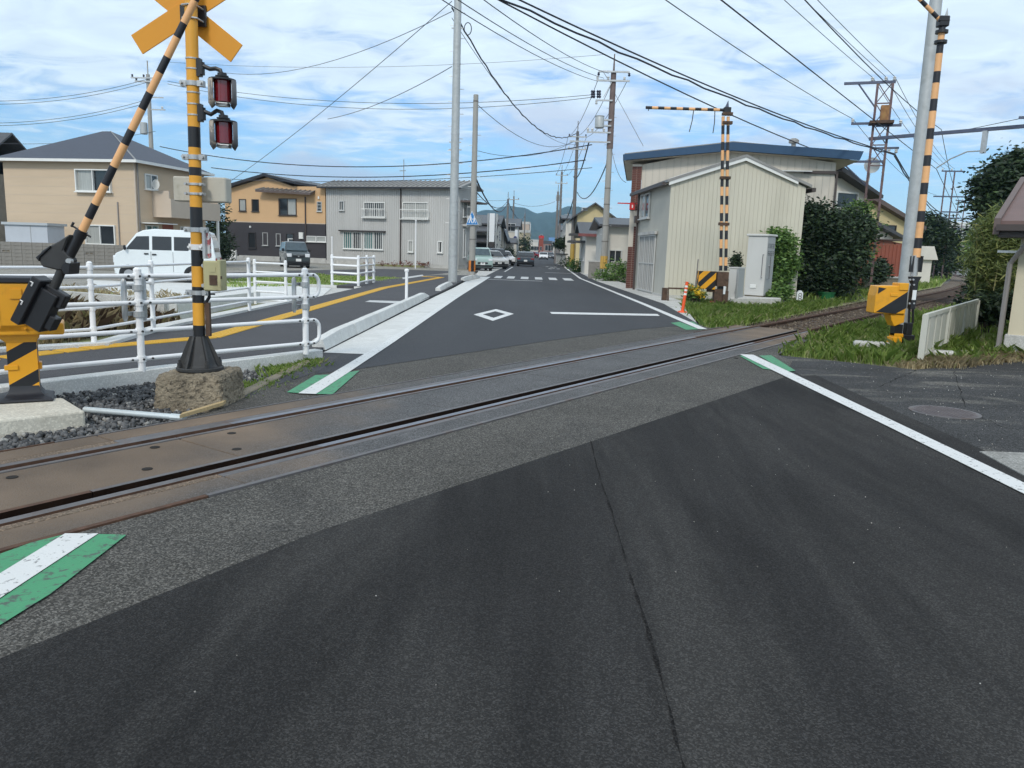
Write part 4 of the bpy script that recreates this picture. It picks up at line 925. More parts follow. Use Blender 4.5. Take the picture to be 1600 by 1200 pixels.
p2 = ga(129, 360, -.25)
mb = MB()
mb.prism([ga(70, 404, -.21), ga(74, 392, -.21), ga(103, 376, -.21), ga(118, 366, -.21), ga(108, 392, -.21), ga(122, 405, -.21), ga(120, 420, -.21), ga(100, 422, -.21), ga(75, 416, -.21)], (0, -.085, 0)); build(mb, 'boom_saddle', black_dusty, gt, bevel=.01)
mb = MB(); mb.prism([ga(70, 402, -.19), ga(92, 384, -.19), ga(93, 386, -.19), ga(76, 402, -.19), ga(75, 408, -.19)], (0, -.12, 0)); build(mb, 'saddle_plate', sig_black, gt, bevel=.003)
mb = MB(); mb.prism([ga(110, 417, -.18), ga(118, 409, -.18), ga(126, 410, -.18), ga(124, 428, -.18), ga(116, 428, -.18)], (0, -.14, 0)); build(mb, 'saddle_block', sig_black, gt, bevel=.005)
mb = MB(); q = ga(110, 408, -.29); mb.cyl((q.x, q.y - .03, q.z), (q.x, q.y + .01, q.z), .022, n=12); build(mb, 'saddle_bolt', galv, gt)
mb = MB(); mb.cyl(ga(106, 405, -.25), p2, .038, .042, n=16); mb.cyl(ga(124, 370, -.25), ga(127, 363, -.25), .047, n=16); build(mb, 'boom_sleeve', sig_black, gt, smooth=True)
mb = MB(); e = ga(128, 362, -.25); mb.cyl(e + bn * -.09, e + bn * .08, .008, n=6); mb.cyl(e + bn * -.09 - bd_ * .01, e + bn * -.09 + bd_ * .03, .01, n=6); build(mb, 'sleeve_pin', sig_black, gt)
bt = ga(312, -14, -.25); far_ = p2 + (bt - p2) * 1.25
# colour changes along the boom in photograph heights
cy_ = [360, 340, 319, 288, 260, 225, 203, 170, 145, 113, 89, 58, 36, 1, -22, -50, -75]
xs_ = lambda y: 129 + (305 - 129) * (360 - y) / 360
bp = [p2 - bd_ * .02] + [ga(xs_(y), y, -.25) for y in cy_[1:]]
mb = MB(); mb.path(bp, [.0325 - .0004 * i for i in range(len(bp))], 14, mis=[(i % 2) for i in range(len(bp) - 1)]); build(mb, 'boom', [boom_orange, navy_black], gt, smooth=True)

# ---- right gate (beside the track) with raised folding boom
RY = 13.6
rg = at(1400, 541, RY); rx = rg.x; rgz = rg.z
ra = lambda x, y, dy=0.0: at(x, y, RY + dy)
rt_ = thing('crossing_gate', 'yellow and black gate machine with upright folding boom in front of a grey pole', 'crossing gate', (rx, RY, -.05), 0, 'level crossing gates')
def rbox(x0, x1, y0, y1, d0, d1, name, mat, bev=.01):
    a = ra(x0, y1); b = ra(x1, y0); mb = MB(); mb.bb(a.x, b.x, RY + d0, RY + d1, a.z, b.z); return build(mb, name, mat, rt_, bevel=bev)
a0, b0 = ra(1358, 490), ra(1412, 449)
mb = MB(); 
pts = [ra(1359, 488), ra(1407, 490), ra(1408, 484), ra(1413, 446), ra(1366, 446), ra(1362, 461)]
mb.prism([(p.x, RY - .17, p.z) for p in pts], (0, .34, 0)); build(mb, 'machine_box', sig_yellow, rt_, bevel=.012)
mb = MB(); pts = [ra(1362, 486), ra(1392, 489), ra(1409, 480), ra(1411, 455)]; mb.prism([(p.x, RY - .175, p.z) for p in pts], (0, .004, 0)); mb.prism([(p.x, RY - .176, p.z) for p in (ra(1365, 458), ra(1378, 450), ra(1366, 448))], (0, .005, 0)); build(mb, 'hazard_panel', sig_black, rt_)
rbox(1397, 1413, 442, 453, -.19, .1, 'box_cap', sig_yellow); rbox(1384, 1396, 458, 462, -.185, -.17, 'latch', sig_yellow, .002)
mb = MB(); pts = [ra(1386, 490), ra(1409, 490), ra(1407, 503), ra(1392, 509), ra(1388, 500)]; mb.prism([(p.x, RY - .13, p.z) for p in pts], (0, .26, 0)); build(mb, 'neck', sig_yellow, rt_, bevel=.008)
ax_, bx_ = ra(1389, 538).x, ra(1404, 538).x
mb = MB(); mb.bb(ax_ + .03, bx_, RY - .09, RY + .09, ra(1390, 524).z, ra(1390, 506).z); build(mb, 'column', sig_black, rt_, bevel=.005)
mb = MB(); mb.bb(ax_, bx_, RY - .11, RY + .11, ra(1390, 538).z, ra(1390, 526).z); mb.bb(ax_ + .03, bx_ + .02, RY - .10, RY + .10, ra(1390, 527).z, ra(1390, 520).z); build(mb, 'column_shoe', sig_yellow, rt_, bevel=.006)
rbox(1390, 1400, 538, 552, -.08, .08, 'footing', concrete)
# black link rod with casing, boom
def bar(x, y0, y1, w_, d, name, mat, x2=None):
    mb = MB(); p = ra(x, y1, -.03); q = ra(x if x2 is None else x2, y0, -.03); mb.cyl(p, q, w_, n=10); return build(mb, name, mat, rt_, smooth=True)
rbox(1418, 1431, 440, 482, -.10, .02, 'link_bracket', sig_black, .004); rbox(1420, 1428, 453, 468, -.108, -.1, 'label_plate', sign_white, .001)
for (x, y) in ((1421, 445), (1428, 445), (1421, 474), (1428, 474), (1422, 437), (1427, 437)):
    mb = MB(); p = ra(x, y, -.1); mb.cyl((p.x, p.y - .012, p.z), (p.x, p.y + .01, p.z), .016, n=8); build(mb, 'bolt', galv, rt_)
bar(1420, 478, 505, .018, 0, 'link_rod', sig_black, 1421); bar(1426, 478, 505, .018, 0, 'link_rod', sig_black, 1427)
rbox(1412, 1423, 504, 523, -.10, .06, 'counterweight', sig_black, .01); rbox(1406, 1425, 523, 541, -.12, .06, 'counterweight', sig_black, .01)
mb = MB(); pts = [ra(1419, 432), ra(1437, 432), ra(1431, 442), ra(1422, 442)]; mb.prism([(p.x, RY - .08, p.z) for p in pts], (0, .1, 0)); build(mb, 'boom_clamp', sig_black, rt_, bevel=.004)
mb = MB(); mb.cyl(ra(1428, 431, -.04), ra(1430, 399, -.04), .055, n=14); build(mb, 'boom_socket', galv, rt_, smooth=True)
rbox(1421, 1425, 400, 425, -.1, .04, 'socket_side', sig_black, .003); rbox(1434, 1439, 400, 425, -.1, .04, 'socket_side', sig_black, .003)
bb_ = [(1432, 402), (1434, 388), (1437, 372), (1440, 347), (1443, 330), (1447, 304), (1450, 286), (1452, 260), (1454, 243), (1457, 218), (1459, 201), (1462, 174), (1464, 155), (1466, 130), (1468, 112), (1470, 84), (1471, 68), (1472, 50), (1473, 36)]
pp = [ra(x, y, -.04) for x, y in bb_]
lo_, hi_ = pp[0], pp[-1]
pp = [lo_.lerp(hi_, (p.z - lo_.z) / (hi_.z - lo_.z)) for p in pp]
mb = MB(); mb.path(pp, [.062 - .0006 * i for i in range(len(pp))], 14, mis=[(i % 2) for i in range(len(pp) - 1)]); build(mb, 'boom', [boom_orange, navy_black], rt_, smooth=True)
for y in (51, 67):
    mb = MB(); f = (ra(1470, y).z - lo_.z) / (hi_.z - lo_.z); c = lo_.lerp(hi_, f); mb.cyl(c - Z * .022, c + Z * .022, .098, n=18); build(mb, 'boom_collar', sig_black, rt_)
mb = MB(); mb.box(hi_ + Z * .02, .16, .14, .16); mb.cyl(hi_ + Vector((-.1, -.05, .03)), hi_ + Vector((.08, -.05, .03)), .03, n=8); build(mb, 'fold_hinge', sig_black, rt_, bevel=.02)
mb = MB(); pts = [ra(1472, 30), ra(1478, 14), ra(1479, 32)]; mb.prism([(p.x, RY - .06, p.z) for p in pts], (0, .012, 0)); build(mb, 'hinge_fin', galv, rt_)
te = ra(1400, -40, -.02); tp = [hi_.lerp(te, f) for f in (0, .12, .22, .36, .46, .6, .7, .84, 1)]
mb = MB(); mb.path(tp, .034, 10, mis=[(i % 2) for i in range(8)]); build(mb, 'boom_tip', [boom_orange, navy_black], rt_, smooth=True)

# ---- far gate across the track: old double-post machine
BY = 24.4
ba = lambda x, y, dy=0.0: at(x, y, BY + dy)
bo = ba(1125, 480)
bg_ = thing('crossing_gate', 'old rusty gate with twin striped posts and striped counterweight box before the cream shed', 'crossing gate', (bo.x, BY, -.05), 0, 'level crossing gates')
def bbox(x0, x1, y0, y1, d0, d1, name, mat, bev=.01):
    a = ba(x0, y1); b = ba(x1, y0); mb = MB(); mb.bb(a.x, b.x, BY + d0, BY + d1, a.z, b.z); return build(mb, name, mat, bg_, bevel=bev)
bbox(1113, 1130, 452, 482, -.15, .15, 'machine_base', rust_m); bbox(1118, 1137, 425, 447, -.2, .2, 'machine_box', rust_m); bbox(1121, 1133, 446, 454, -.12, .12, 'machine_neck', sig_black)
bbox(1126, 1136, 454, 474, -.22, -.05, 'motor', rust_m); bbox(1104, 1116, 448, 456, -.06, .06, 'rail_arm', rust_m); bbox(1108, 1114, 470, 480, -.12, .02, 'rust_stump', M('rust_orange', (.25, .09, .04), rough=.9, var=.3, scale=9), .003)
bbox(1127, 1131, 447, 459, -.25, -.2, 'white_plate', sign_white, .002)
a, b = ba(1089, 451), ba(1118, 424)
hazard_prism('counterweight', a.x, b.x, BY - .13, BY + .13, a.z, b.z, bg_, 1.0, .42, a.z - .22, [sig_yellow, sig_black])
ys = [423, 415, 402, 388, 374, 360, 346, 333, 320, 306, 292, 278, 265, 251, 235, 222, 210, 196, 182]
for x0, x1 in ((1126, 1130.5), (1134, 1138.5)):
    z0_, z1_ = ba(x0, ys[0]).z, ba(x1, ys[-1]).z; lo = ba(x0, ys[0]); hi = ba(x1 - .6, ys[-1]); pts = [lo.lerp(hi, (ba(1130, y).z - z0_) / (z1_ - z0_)) for y in ys]
    mb = MB(); mb.path(pts, [.052] * 2 + [.048] * (len(pts) - 2), 10, mis=[(i + 1) % 2 for i in range(len(pts) - 1)]); build(mb, 'boom', [boom_orange, navy_black], bg_, smooth=True)
for y, xx in ((350, 1131), (278, 1133), (192, 1136), (178, 1136.5)): bbox(xx - 8, xx + 8, y - 2, y + 2, -.09, .09, 'boom_tie', rust_m, .003)
bbox(1130, 1142, 168, 180, -.08, .08, 'fold_hinge', sig_black)
mb = MB(); pts = [ba(1131, 171), ba(1138, 157), ba(1139, 172)]; mb.prism([(p.x, BY - .02, p.z) for p in pts], (0, .04, 0)); build(mb, 'hinge_fin', beam_m, bg_)
f0, f1 = ba(1134, 172), ba(1009, 168); tp = [f0.lerp(f1, i / 13) for i in range(14)]
mb = MB(); mb.path(tp, .045, 8, mis=[(i + 1) % 2 for i in range(13)]); build(mb, 'boom_tip', [boom_orange, navy_black], bg_, smooth=True)
for (x0, y0, x1, y1) in ((1084, 171, 1077, 206), (1117, 173, 1114, 208), (1012, 168, 1013, 173)):
    mb = MB(); p, q = ba(x0, y0), ba(x1, y1); mb.path([p, p.lerp(q, .5) + Vector((.02, 0, 0)), q], .014, 6); build(mb, 'hanging_strap', wire_thin, bg_)

# ================================================================== FENCES, POSTS
def pipe_fence(label, posts, z0, h, rails, rp=.045, rr=.03, loops=None, clamp=True, ext0=0.0, end_in=None):
    """posts: list of (x, y); rails: heights above z0; loops: pairs of rails joined by a U at the last post"""
    P = [Vector((p[0], p[1], z0)) for p in posts]
    f = thing('pipe_fence', label, 'fence', P[0], 0, 'white pipe fences along the pavement')
    for p in P:
        mb = MB(); mb.lathe(p, [(rp, -.02), (rp, h - .02), (rp * 1.08, h - .018), (rp * 1.08, h + .01), (rp * .5, h + .03)], 12); po = build(mb, 'post', white_pipe, f, smooth=True)
        if clamp:
            for rz in rails:
                mb = MB(); mb.cyl(p + Z * (rz - .032), p + Z * (rz + .032), rp * 1.22, n=12); build(mb, 'clamp', white_pipe, po)
    d0 = (P[1] - P[0]).normalized(); dl = (P[-1] - P[-2]).normalized()
    for i, rz in enumerate(rails):
        pts = [p + Z * rz for p in P]
        if ext0: pts.insert(0, pts[0] - d0 * ext0)
        if loops and any(i in q for q in loops): pts.append(P[-1] + dl * .12 + Z * rz)
        mb = MB(); mb.path(pts, rr, 10); build(mb, 'rail', white_pipe, f, smooth=True)
    for a, b in (loops or []):
        za, zb = rails[a], rails[b]; c = P[-1] + dl * .12; k = []
        r_ = min(.10, abs(zb - za) / 2)
        for t in range(0, 5): q = t / 4 * math.pi / 2; k.append(c + dl * (r_ * math.sin(q)) + Z * (za - r_ * (1 - math.cos(q)) * (1 if za > zb else -1)))
        for t in range(0, 5): q = (1 - t / 4) * math.pi / 2; k.append(c + dl * (r_ * math.sin(q)) + Z * (zb + r_ * (1 - math.cos(q)) * (1 if za > zb else -1)))
        mb = MB(); mb.path(k, rr, 10); build(mb, 'rail_loop', white_pipe, f, smooth=True)
    return f, P
pa, pb2 = g(222, 578, .11), g(478, 551, .11)
dF = (pb2 - pa)
f1, P1 = pipe_fence('long white four-rail pipe fence beside the crossing signal, with rounded end loops', [(pa.x - dF.x, pa.y - dF.y), (pa.x, pa.y), (pb2.x, pb2.y)], .11, 1.06, [1.0, .72, .42, .12], rp=.038, rr=.025, loops=[(0, 1), (2, 3)], ext0=1.2)
# dark bolts at the fence joints and grey bracket plates
bm_ = MB(); bm_.cyl((0, 0, 0), (0, -.014, 0), .012, n=6); bpro = None
dn = dF.normalized(); nn = Vector((dn.y, -dn.x, 0))
for p in P1[1:]:
    for rz in (1.0, .72, .42, .12):
        for off in (-.11, .0, .11):
            q = p + Z * rz + dn * off + nn * (.026 if off else .047)
            m4 = Matrix.Translation(q - P1[0]) @ Matrix.Rotation(math.atan2(nn.y, nn.x) + math.pi / 2, 4, 'Z')
            if bpro is None: bpro = build(bm_, 'bolt', black_dusty, f1, local=True); bpro.matrix_local = m4
            else: share(bpro, 'bolt', f1, m4)
for p in P1[1:]:
    for off in (-.11, .10):
        mb = MB(); q = p + dn * off - nn * .08; mb.path([q + Z * .52, q + Z * .56, q + Z * .94, q + Z * .97], [.015, .03, .03, .015], 8); build(mb, 'back_tube', galv, f1, smooth=True)
    for rz in (.60, .88):
        mb = MB(); q = p + Z * rz; mb.cyl(q - Z * .03, q + Z * .03, .058, n=12); mb.ob(q, dn, nn, -.13, .12, -.10, -.06, -.02, .02); build(mb, 'bracket', galv, f1)
q1, q2, q3 = g(147, 535, .10), g(240, 516, .10), g(390, 484, .10)
q0 = q1 + (q1 - q2).normalized() * 1.0 + Vector((-.9, -1.3, 0))
pipe_fence('white three-post pipe fence on the rear pavement edge in front of the dry plot', [(q0.x - 1.2, q0.y - 1.6), (q1.x, q1.y), (q2.x, q2.y), (q3.x, q3.y)], .10, 1.05, [1.0, .74, .46, .18], rp=.036, rr=.022)
a, b = g(399, 470, .06), g(447, 473, .06)
pipe_fence('short white pipe fence panel closing the gap beside the bare concrete lane', [(a.x, a.y), (b.x, b.y)], .0, 1.06, [1.0, .78, .54, .30, .1], rp=.036, rr=.023)
pp4 = [g(x, y, .0) for x, y in ((519, 447), (560, 449.5), (573, 446), (584, 444))]
pipe_fence('small white corner pipe fence in front of the grey corrugated house', [(p.x, p.y) for p in pp4], .0, 1.12, [1.05, .78, .50, .18], rp=.05, rr=.035)
# kerb under the corner fence and bare concrete lane
slab('fence_kerb', [(pp4[0].x - 4, pp4[0].y + .1), (pp4[1].x + .15, pp4[1].y - .2), (pp4[3].x + .3, pp4[3].y + .2), (pp4[3].x + 2.0, pp4[3].y + 5), (pp4[3].x + 1.8, pp4[3].y + 5), (pp4[3].x, pp4[3].y + .4), (pp4[1].x - .05, pp4[1].y + .1), (pp4[0].x - 4, pp4[0].y + .3)], concrete_new, -.05, .05)
flat('concrete_lane', [(-7.0, 20.6), (-6.3, 22.5), (-7.3, 27.4), (-9.5, 27.8), (-16, 27), (-10.5, 19.5)], concrete_new, -.018)
lw = thing('low_concrete_wall', 'low pale concrete wall of the drainage channel behind the pipe fence', 'wall', (-8.2, 17, -.05))
mb = MB(); mb.hexa([(-7.1, 14.5, -.1), (-6.9, 14.6, -.1), (-7.25, 20.1, -.1), (-7.5, 20.1, -.1), (-7.1, 14.5, .34), (-6.9, 14.6, .34), (-7.25, 20.1, .22), (-7.5, 20.1, .22)]); build(mb, 'wall_face', concrete_new, lw)
mb = MB(); mb.hexa([(-10.2, 15.3, -.1), (-7.05, 14.4, -.1), (-7.05, 14.55, -.1), (-10.2, 15.5, -.1), (-10.2, 15.3, .42), (-7.05, 14.4, .38), (-7.05, 14.55, .38), (-10.2, 15.5, .42)]); build(mb, 'wall_return', concrete, lw)
# white bollards and thin posts
def bollard(x, y, h, r, label, cap=True, zb=0.0, mat=white_pipe):
    p = g(x, y, zb); o = thing('bollard', label, 'bollard', p)
    mb = MB(); mb.lathe(p, [(r, -.02), (r, h)], 12); build(mb, 'post', mat, o, smooth=True)
    mb = MB(); mb.lathe(p, [(r, h), (r * 1.5, h + .01), (r * 1.5, h + .06), (r * .6, h + .085)], 12); build(mb, 'cap', mat, o, smooth=True)
    return o
bollard(635, 472.5, .80, .04, 'slim white bollard with round cap behind the block kerb', zb=.06)
bollard(649, 419, 3.4, .045, 'tall thin white standpipe in front of the grey corrugated house')
bollard(519, 415, 2.0, .05, 'short thin white standpipe where the two-tone house meets the grey house')
# conduit on the gravel
mb = MB(); c0_, c1_ = g(132, 640, .02), g(290, 653, .0); mb.path([c0_, c0_.lerp(c1_, .8), c1_.lerp(c0_, .12)], .026, 10); mb.path([c1_.lerp(c0_, .14), c1_], .03, 8)
tag(build(mb, 'conduit_pipe', M('conduit_zinc', (.52, .57, .58), rough=.45, metal=.3, var=.1, scale=5), smooth=True), 'pale zinc conduit pipe lying on the dark gravel', 'pipe')
mb = MB(); a, b = g(285, 652, .01), g(352, 632, .03); mb.hexa([a + Vector((0, -.05, 0)), b + Vector((0, -.05, 0)), b + Vector((-.02, .07, 0)), a + Vector((-.02, .05, 0)), a + Vector((0, -.05, .03)), b + Vector((0, -.05, .03)), b + Vector((-.02, .07, .03)), a + Vector((-.02, .05, .03))])
tag(build(mb, 'timber_offcut', M('weathered_timber', (.42, .31, .16), rough=.9, var=.2, scale=6, stretch=(1, 6, 1))), 'yellowish timber wedge under the rough concrete block', 'timber')
# orange delineator
op = g(1066, 488); od = thing('delineator_post', 'orange flexible delineator post with white bands at the grass verge', 'bollard', op, 0)
hgt = at(1069, 440, op.y).z
mb = MB(); mb.lathe(op, [(.13, 0), (.13, .02), (.05, .05)], 14); build(mb, 'foot', orange_post, od)
tp_ = Vector((.09, 0, 0)); zz = [.04, .55, .62, .68, .74, .80, .86, .92, .98]; sc_ = hgt / .98
mb = MB(); mb.path([op + tp_ * (z * sc_) + Z * z * sc_ for z in zz], .042, 12, mis=[0, 1, 0, 1, 0, 1, 0, 0]); build(mb, 'shaft', [orange_post, reflect_white], od, smooth=True)
# kilometre marker
kp = g(1249, 473, -.03); km = thing('distance_post', 'small white trackside distance post with pointed top below the shrubs', 'marker post', kp)
mb = MB(); w2 = .11; h2 = at(1249, 454, kp.y).z - kp.z
mb.prism([kp + Vector((-w2, 0, 0)), kp + Vector((w2, 0, 0)), kp + Vector((w2, 0, h2 * .82)), kp + Vector((w2 * .35, 0, h2)), kp + Vector((-w2 * .35, 0, h2)), kp + Vector((-w2, 0, h2 * .82))], (0, .12, 0)); build(mb, 'post', sign_white, km, bevel=.01)
for i, dz in enumerate((.22, .44, .66)):
    mb = MB(); c = kp + Vector((0, -.006, h2 * dz)); k = [c + Vector((.055 * math.cos(t), 0, .055 * math.sin(t))) for t in np.linspace(0, 2 * math.pi, 13)]; mb.path(k, .009, 5); build(mb, 'numeral', sig_black, km)
# green tub
tb = g(1290, 470, 0); tub = thing('plastic_tub', 'dark green plastic tub standing under the shrub', 'tub', tb)
mb = MB(); mb.lathe(tb, [(.25, -.05), (.31, .30), (.33, .30), (.33, .33), (.28, .33)], 16); build(mb, 'body', M('green_plastic', (.01, .11, .035), rough=.45, var=.1), tub, smooth=True)

# ================================================================== POLES AND OVERHEAD LINES
def pole(label, base, h, r0, r1, mat, name='utility_pole', cat='utility pole', group='poles along the street', bands=None, steps=True, lean=(0, 0), rings=()):
    b = Vector(base); o = thing(name, label, cat, b, 0, group); top = b + Vector((lean[0], lean[1], h))
    mb = MB(); n = 8; mb.path([b + Z * -.05] + [b.lerp(top, i / n) for i in range(1, n + 1)], [r0 + (r1 - r0) * i / n for i in range(n + 1)], 14); build(mb, 'shaft', mat, o, smooth=True)
    for z in rings:
        c = b.lerp(top, z / h); rr = r0 + (r1 - r0) * z / h; mb = MB(); mb.cyl(c - Z * .03, c + Z * .03, rr + .008, n=14); build(mb, 'band', galv if mat is not pole_conc else pole_dark, o)
    if steps:
        sm_ = MB(); sm_.cyl((0, 0, 0), (.17, 0, 0), .012, n=6); spz = None; z = 2.6; k = 0
        while z < h - 1.5:
            c = b.lerp(top, z / h); rr = (r0 + (r1 - r0) * z / h) * .9; a = 0 if k % 2 else math.pi
            m4 = Matrix.Translation(c - b) @ Matrix.Rotation(a, 4, 'Z') @ Matrix.Translation((rr, 0, 0))
            if spz is None: spz = build(sm_, 'step_bolt', galv, o, local=True); spz.matrix_local = m4
            else: share(spz, 'step_bolt', o, m4)
            z += .5; k += 1
    o['top'] = tuple(top)
    return o, b, top
def arm(o, c, half_l, half_r, ax, mat, sec=.05, name='crossarm', insul_at=(), im=insul_dark, down=False):
    c = Vector(c); ax = Vector(ax).normalized(); nr = Vector((-ax.y, ax.x, 0)); mb = MB(); mb.ob(c, ax, nr, -half_l, half_r, -sec, sec, -sec, sec); a = build(mb, name, mat, o)
    for x in insul_at:
        p = c + ax * x; mb = MB(); sg = -1 if down else 1
        mb.path([p + Z * (sg * sec), p + Z * sg * (sec + .04), p + Z * sg * (sec + .08), p + Z * sg * (sec + .12), p + Z * sg * (sec + .17), p + Z * sg * (sec + .19)], [.03, .075, .04, .08, .055, .02], 10); build(mb, 'insulator', im, a, smooth=True)
    return a
# tall steel pole by the kerb
p_, pb_, pt_ = pole('tall pale steel pole standing on the pavement edge, reaching out of the picture', g(707, 443, .0), 15.5, .20, .14, galv_pole, rings=(1.2, 2.35, 3.5, 6.3, 9.1, 11.8))
pole1 = p_; P1b = pb_
for z, w_ in ((5.65, .35), (5.95, .3), (10.5, .28)):
    mb = MB(); c = P1b + Z * z; mb.bb(c.x - w_ / 2 - .1, c.x + w_ / 2 + .1, c.y - .03, c.y + .03, c.z - .02, c.z + .02); build(mb, 'bracket', galv, pole1)
# concrete pole with sign
p2_, P2b, P2t = pole('shorter concrete pole carrying the blue triangular crossing sign', g(737, 436, .0), at(738, 148, g(737, 436).y).z, .17, .125, pole_conc, rings=(2.0, 8.7))
mb = MB(); zz0, zz1 = at(735, 424, P2b.y).z, at(735, 407, P2b.y).z
for i in range(7):
    a0 = i * 2 * math.pi / 14 * 2
    a1 = a0 + 2 * math.pi / 7
    vs = []
    for z in (zz0, zz1):
        for t in np.linspace(a0, a1, 4): vs.append((P2b.x + .180 * math.cos(t), P2b.y + .180 * math.sin(t), z))
    mb.add(vs, [(k, k + 1, k + 5, k + 4) for k in range(3)], i % 2)
build(mb, 'warning_sleeve', [M('sleeve_orange', (.62, .20, .03), rough=.5), sig_black], p2_)
sgY = P2b.y - .24; sgl = at(728.5, 351, sgY); sgr = at(747, 351, sgY); sgt = at(737.5, 330.5, sgY)
sg = thing('crossing_sign', 'blue triangular pedestrian-crossing sign with white walking figures on the concrete pole', 'road sign', (sgt.x, sgY, sgl.z))
def tri(s_, y): 
    c = (sgl + sgr + sgt) / 3; return [Vector((c.x + (p.x - c.x) * s_, y, c.z + (p.z - c.z) * s_)) for p in (sgl, sgr, sgt)]
mb = MB(); mb.prism(tri(1.08, sgY), (0, .02, 0)); build(mb, 'rim', sign_white, sg, bevel=.01)
mb = MB(); mb.prism(tri(.97, sgY - .004), (0, .006, 0)); build(mb, 'board', sign_blue, sg)
cx_, cz_ = (sgl.x + sgr.x) / 2, sgl.z
for dx, k in ((-.085, 1.0), (.10, .86)):
    mb = MB(); y = sgY - .008
    def F(pts): mb.prism([Vector((cx_ + dx + px * k, y, cz_ + .10 + pz * k)) for px, pz in pts], (0, .003, 0))
    F([(-.03, .30), (.03, .30), (.035, .34), (0, .375), (-.035, .34)]); F([(-.05, .12), (.05, .12), (.045, .29), (-.045, .29)]); F([(-.05, .12), (0, .13), (-.05, -.02), (-.10, -.02)]); F([(0, .13), (.05, .12), (.10, -.02), (.055, -.02)]); F([(.04, .28), (.055, .25), (.12, .17), (.10, .15)]); F([(-.04, .28), (-.055, .25), (-.12, .18), (-.10, .15)])
    build(mb, 'walking_figure', sign_white, sg)
mb = MB(); mb.cyl((cx_ + .03, sgY + .02, cz_ + .2), (P2b.x, P2b.y - .1, cz_ + .2), .02, n=6); build(mb, 'clamp', galv, sg)

# main utility pole on the right
U1, U1b, U1t = pole('tall brown and grey utility pole with transformer beside the far right pavement', g(942, 437, 0), at(947, 112, g(942, 437).y).z, .20, .13, pole_conc, rings=(2.2, 3.1, 4.3, 5.2))
uy = U1b.y
ua = lambda x, y, dy=0: at(x, y, uy + dy)
mb = MB(); z0_, z1_ = ua(943, 232).z, ua(947, 112).z; mb.path([U1b + Z * z0_, U1b + Z * z1_], [.185, .15], 14); build(mb, 'steel_top', pole_brown, U1, smooth=True)
mb = MB(); mb.path([U1b + Z * (z1_ - .1), U1b + Z * ua(948, 84).z], [.06, .03], 8); build(mb, 'mast', pole_brown, U1)
XA = Vector((1, 0, 0))
arm(U1, (U1b.x, uy - .2, ua(947, 113).z), .87, .87, XA, galv, .045, insul_at=(-.85, .85), down=True)
arm(U1, (U1b.x, uy - .2, ua(947, 127).z), .95, .90, XA, galv, .045, insul_at=(-.9, -.3, .6), im=insul)
arm(U1, (U1b.x - .4, uy - .2, ua(947, 158).z), .55, .4, XA, galv, .04, insul_at=(-.5,), im=insul, down=True)
arm(U1, (U1b.x - .6, uy - .2, ua(947, 208).z), .75, .6, XA, galv, .04, insul_at=(-.7, -.45, .2), im=insul)
arm(U1, (U1b.x - 1.3, uy - .2, ua(947, 223).z), 1.0, 1.3, XA, galv, .04)
for y in (147, 151, 143):
    for k in range(2):
        mb = MB(); p = ua(942 - 10 - k * 9, y, -.1); mb.path([p, p + XA * .06, p + XA * .12, p + XA * .2, p + XA * .26], [.02, .1, .05, .1, .02], 8); build(mb, 'strain_insulator', insul_dark, U1, smooth=True)
mb = MB(); tz0, tz1 = ua(936, 201).z, ua(936, 182).z; tx_ = ua(936.5, 190).x; mb.lathe((tx_, uy - .15, 0), [(.22, tz0), (.26, tz0 + .03), (.26, tz1 - .08), (.23, tz1 - .03), (.27, tz1 - .02), (.27, tz1)], 16); tr_ = build(mb, 'transformer', galv_pole, U1, smooth=True)
mb = MB(); mb.bb(tx_ + .15, U1b.x, uy - .25, uy - .05, tz0 + .1, tz0 + .18); mb.bb(tx_ + .15, U1b.x, uy - .25, uy - .05, tz1 - .25, tz1 - .17); build(mb, 'hanger', galv, tr_)
mb = MB(); mb.path([ua(943, 113, -.2), ua(953, 128, -.2)], .02, 6); mb.path([ua(943, 152, -.2), ua(956, 128, -.2)], .02, 6); build(mb, 'brace', galv, U1)
mb = MB(); p = U1b; mb.cyl((p.x, p.y, ua(942, 420).z), (p.x, p.y, ua(942, 400).z), .212, n=14); build(mb, 'warning_sleeve', M('sleeve_yellow_stripes', (.55, .33, .07), rough=.5, var=.5, scale=2.2, stretch=(5, 5, .1)), U1)
# further poles along the street
def far_pole(label, px, py, Y, h, arms=2, mat=pole_dark, r=.17, trans=False):
    x = at(px, py, Y).x; o, b, t = pole(label, (x, Y, 0), h, r, r * .65, mat, steps=False)
    for k in range(arms): arm(o, b + Z * (h - .5 - k * 1.1) + Vector((0, -.15, 0)), .85, .85, XA, galv, .05, insul_at=(-.75, .0 if k else .75, .75)[:2 + k], im=insul if k else insul_dark)
    mb = MB(); mb.path([t - Z * .1, t + Z * .9], .04, 6); build(mb, 'mast', mat, o)
    if trans:
        mb = MB(); mb.lathe(b + Vector((-.42, -.1, h - 4)), [(.2, 0), (.25, .03), (.25, .75), (.2, .8)], 12); build(mb, 'transformer', galv_pole, o, smooth=True)
    return o, b, t
U2, U2b, U2t = far_pole('second utility pole on the right, beside the pale yellow house', 893, 420, 73, 12.4, 2, pole_dark, .2)
mb = MB(); mb.cyl((U2b.x, 73, .3), (U2b.x, 73, 2.3), .215, n=12); build(mb, 'warning_sleeve', M('sleeve_ochre', (.40, .27, .06), rough=.6), U2)
U3, U3b, U3t = far_pole('third utility pole on the right with transformer, behind the second', 872, 410, 111, 12.6, 2, pole_dark, .21, True)
U3c, _, _ = far_pole('bare pole close beside the third utility pole', 867.5, 410, 106, 9.5, 0, pole_dark, .2)
V1, V1b, V1t = far_pole('leaning-wire utility pole on the left side before the tiled houses', 791, 405, 104, 8.2, 0, pole_dark, .19)
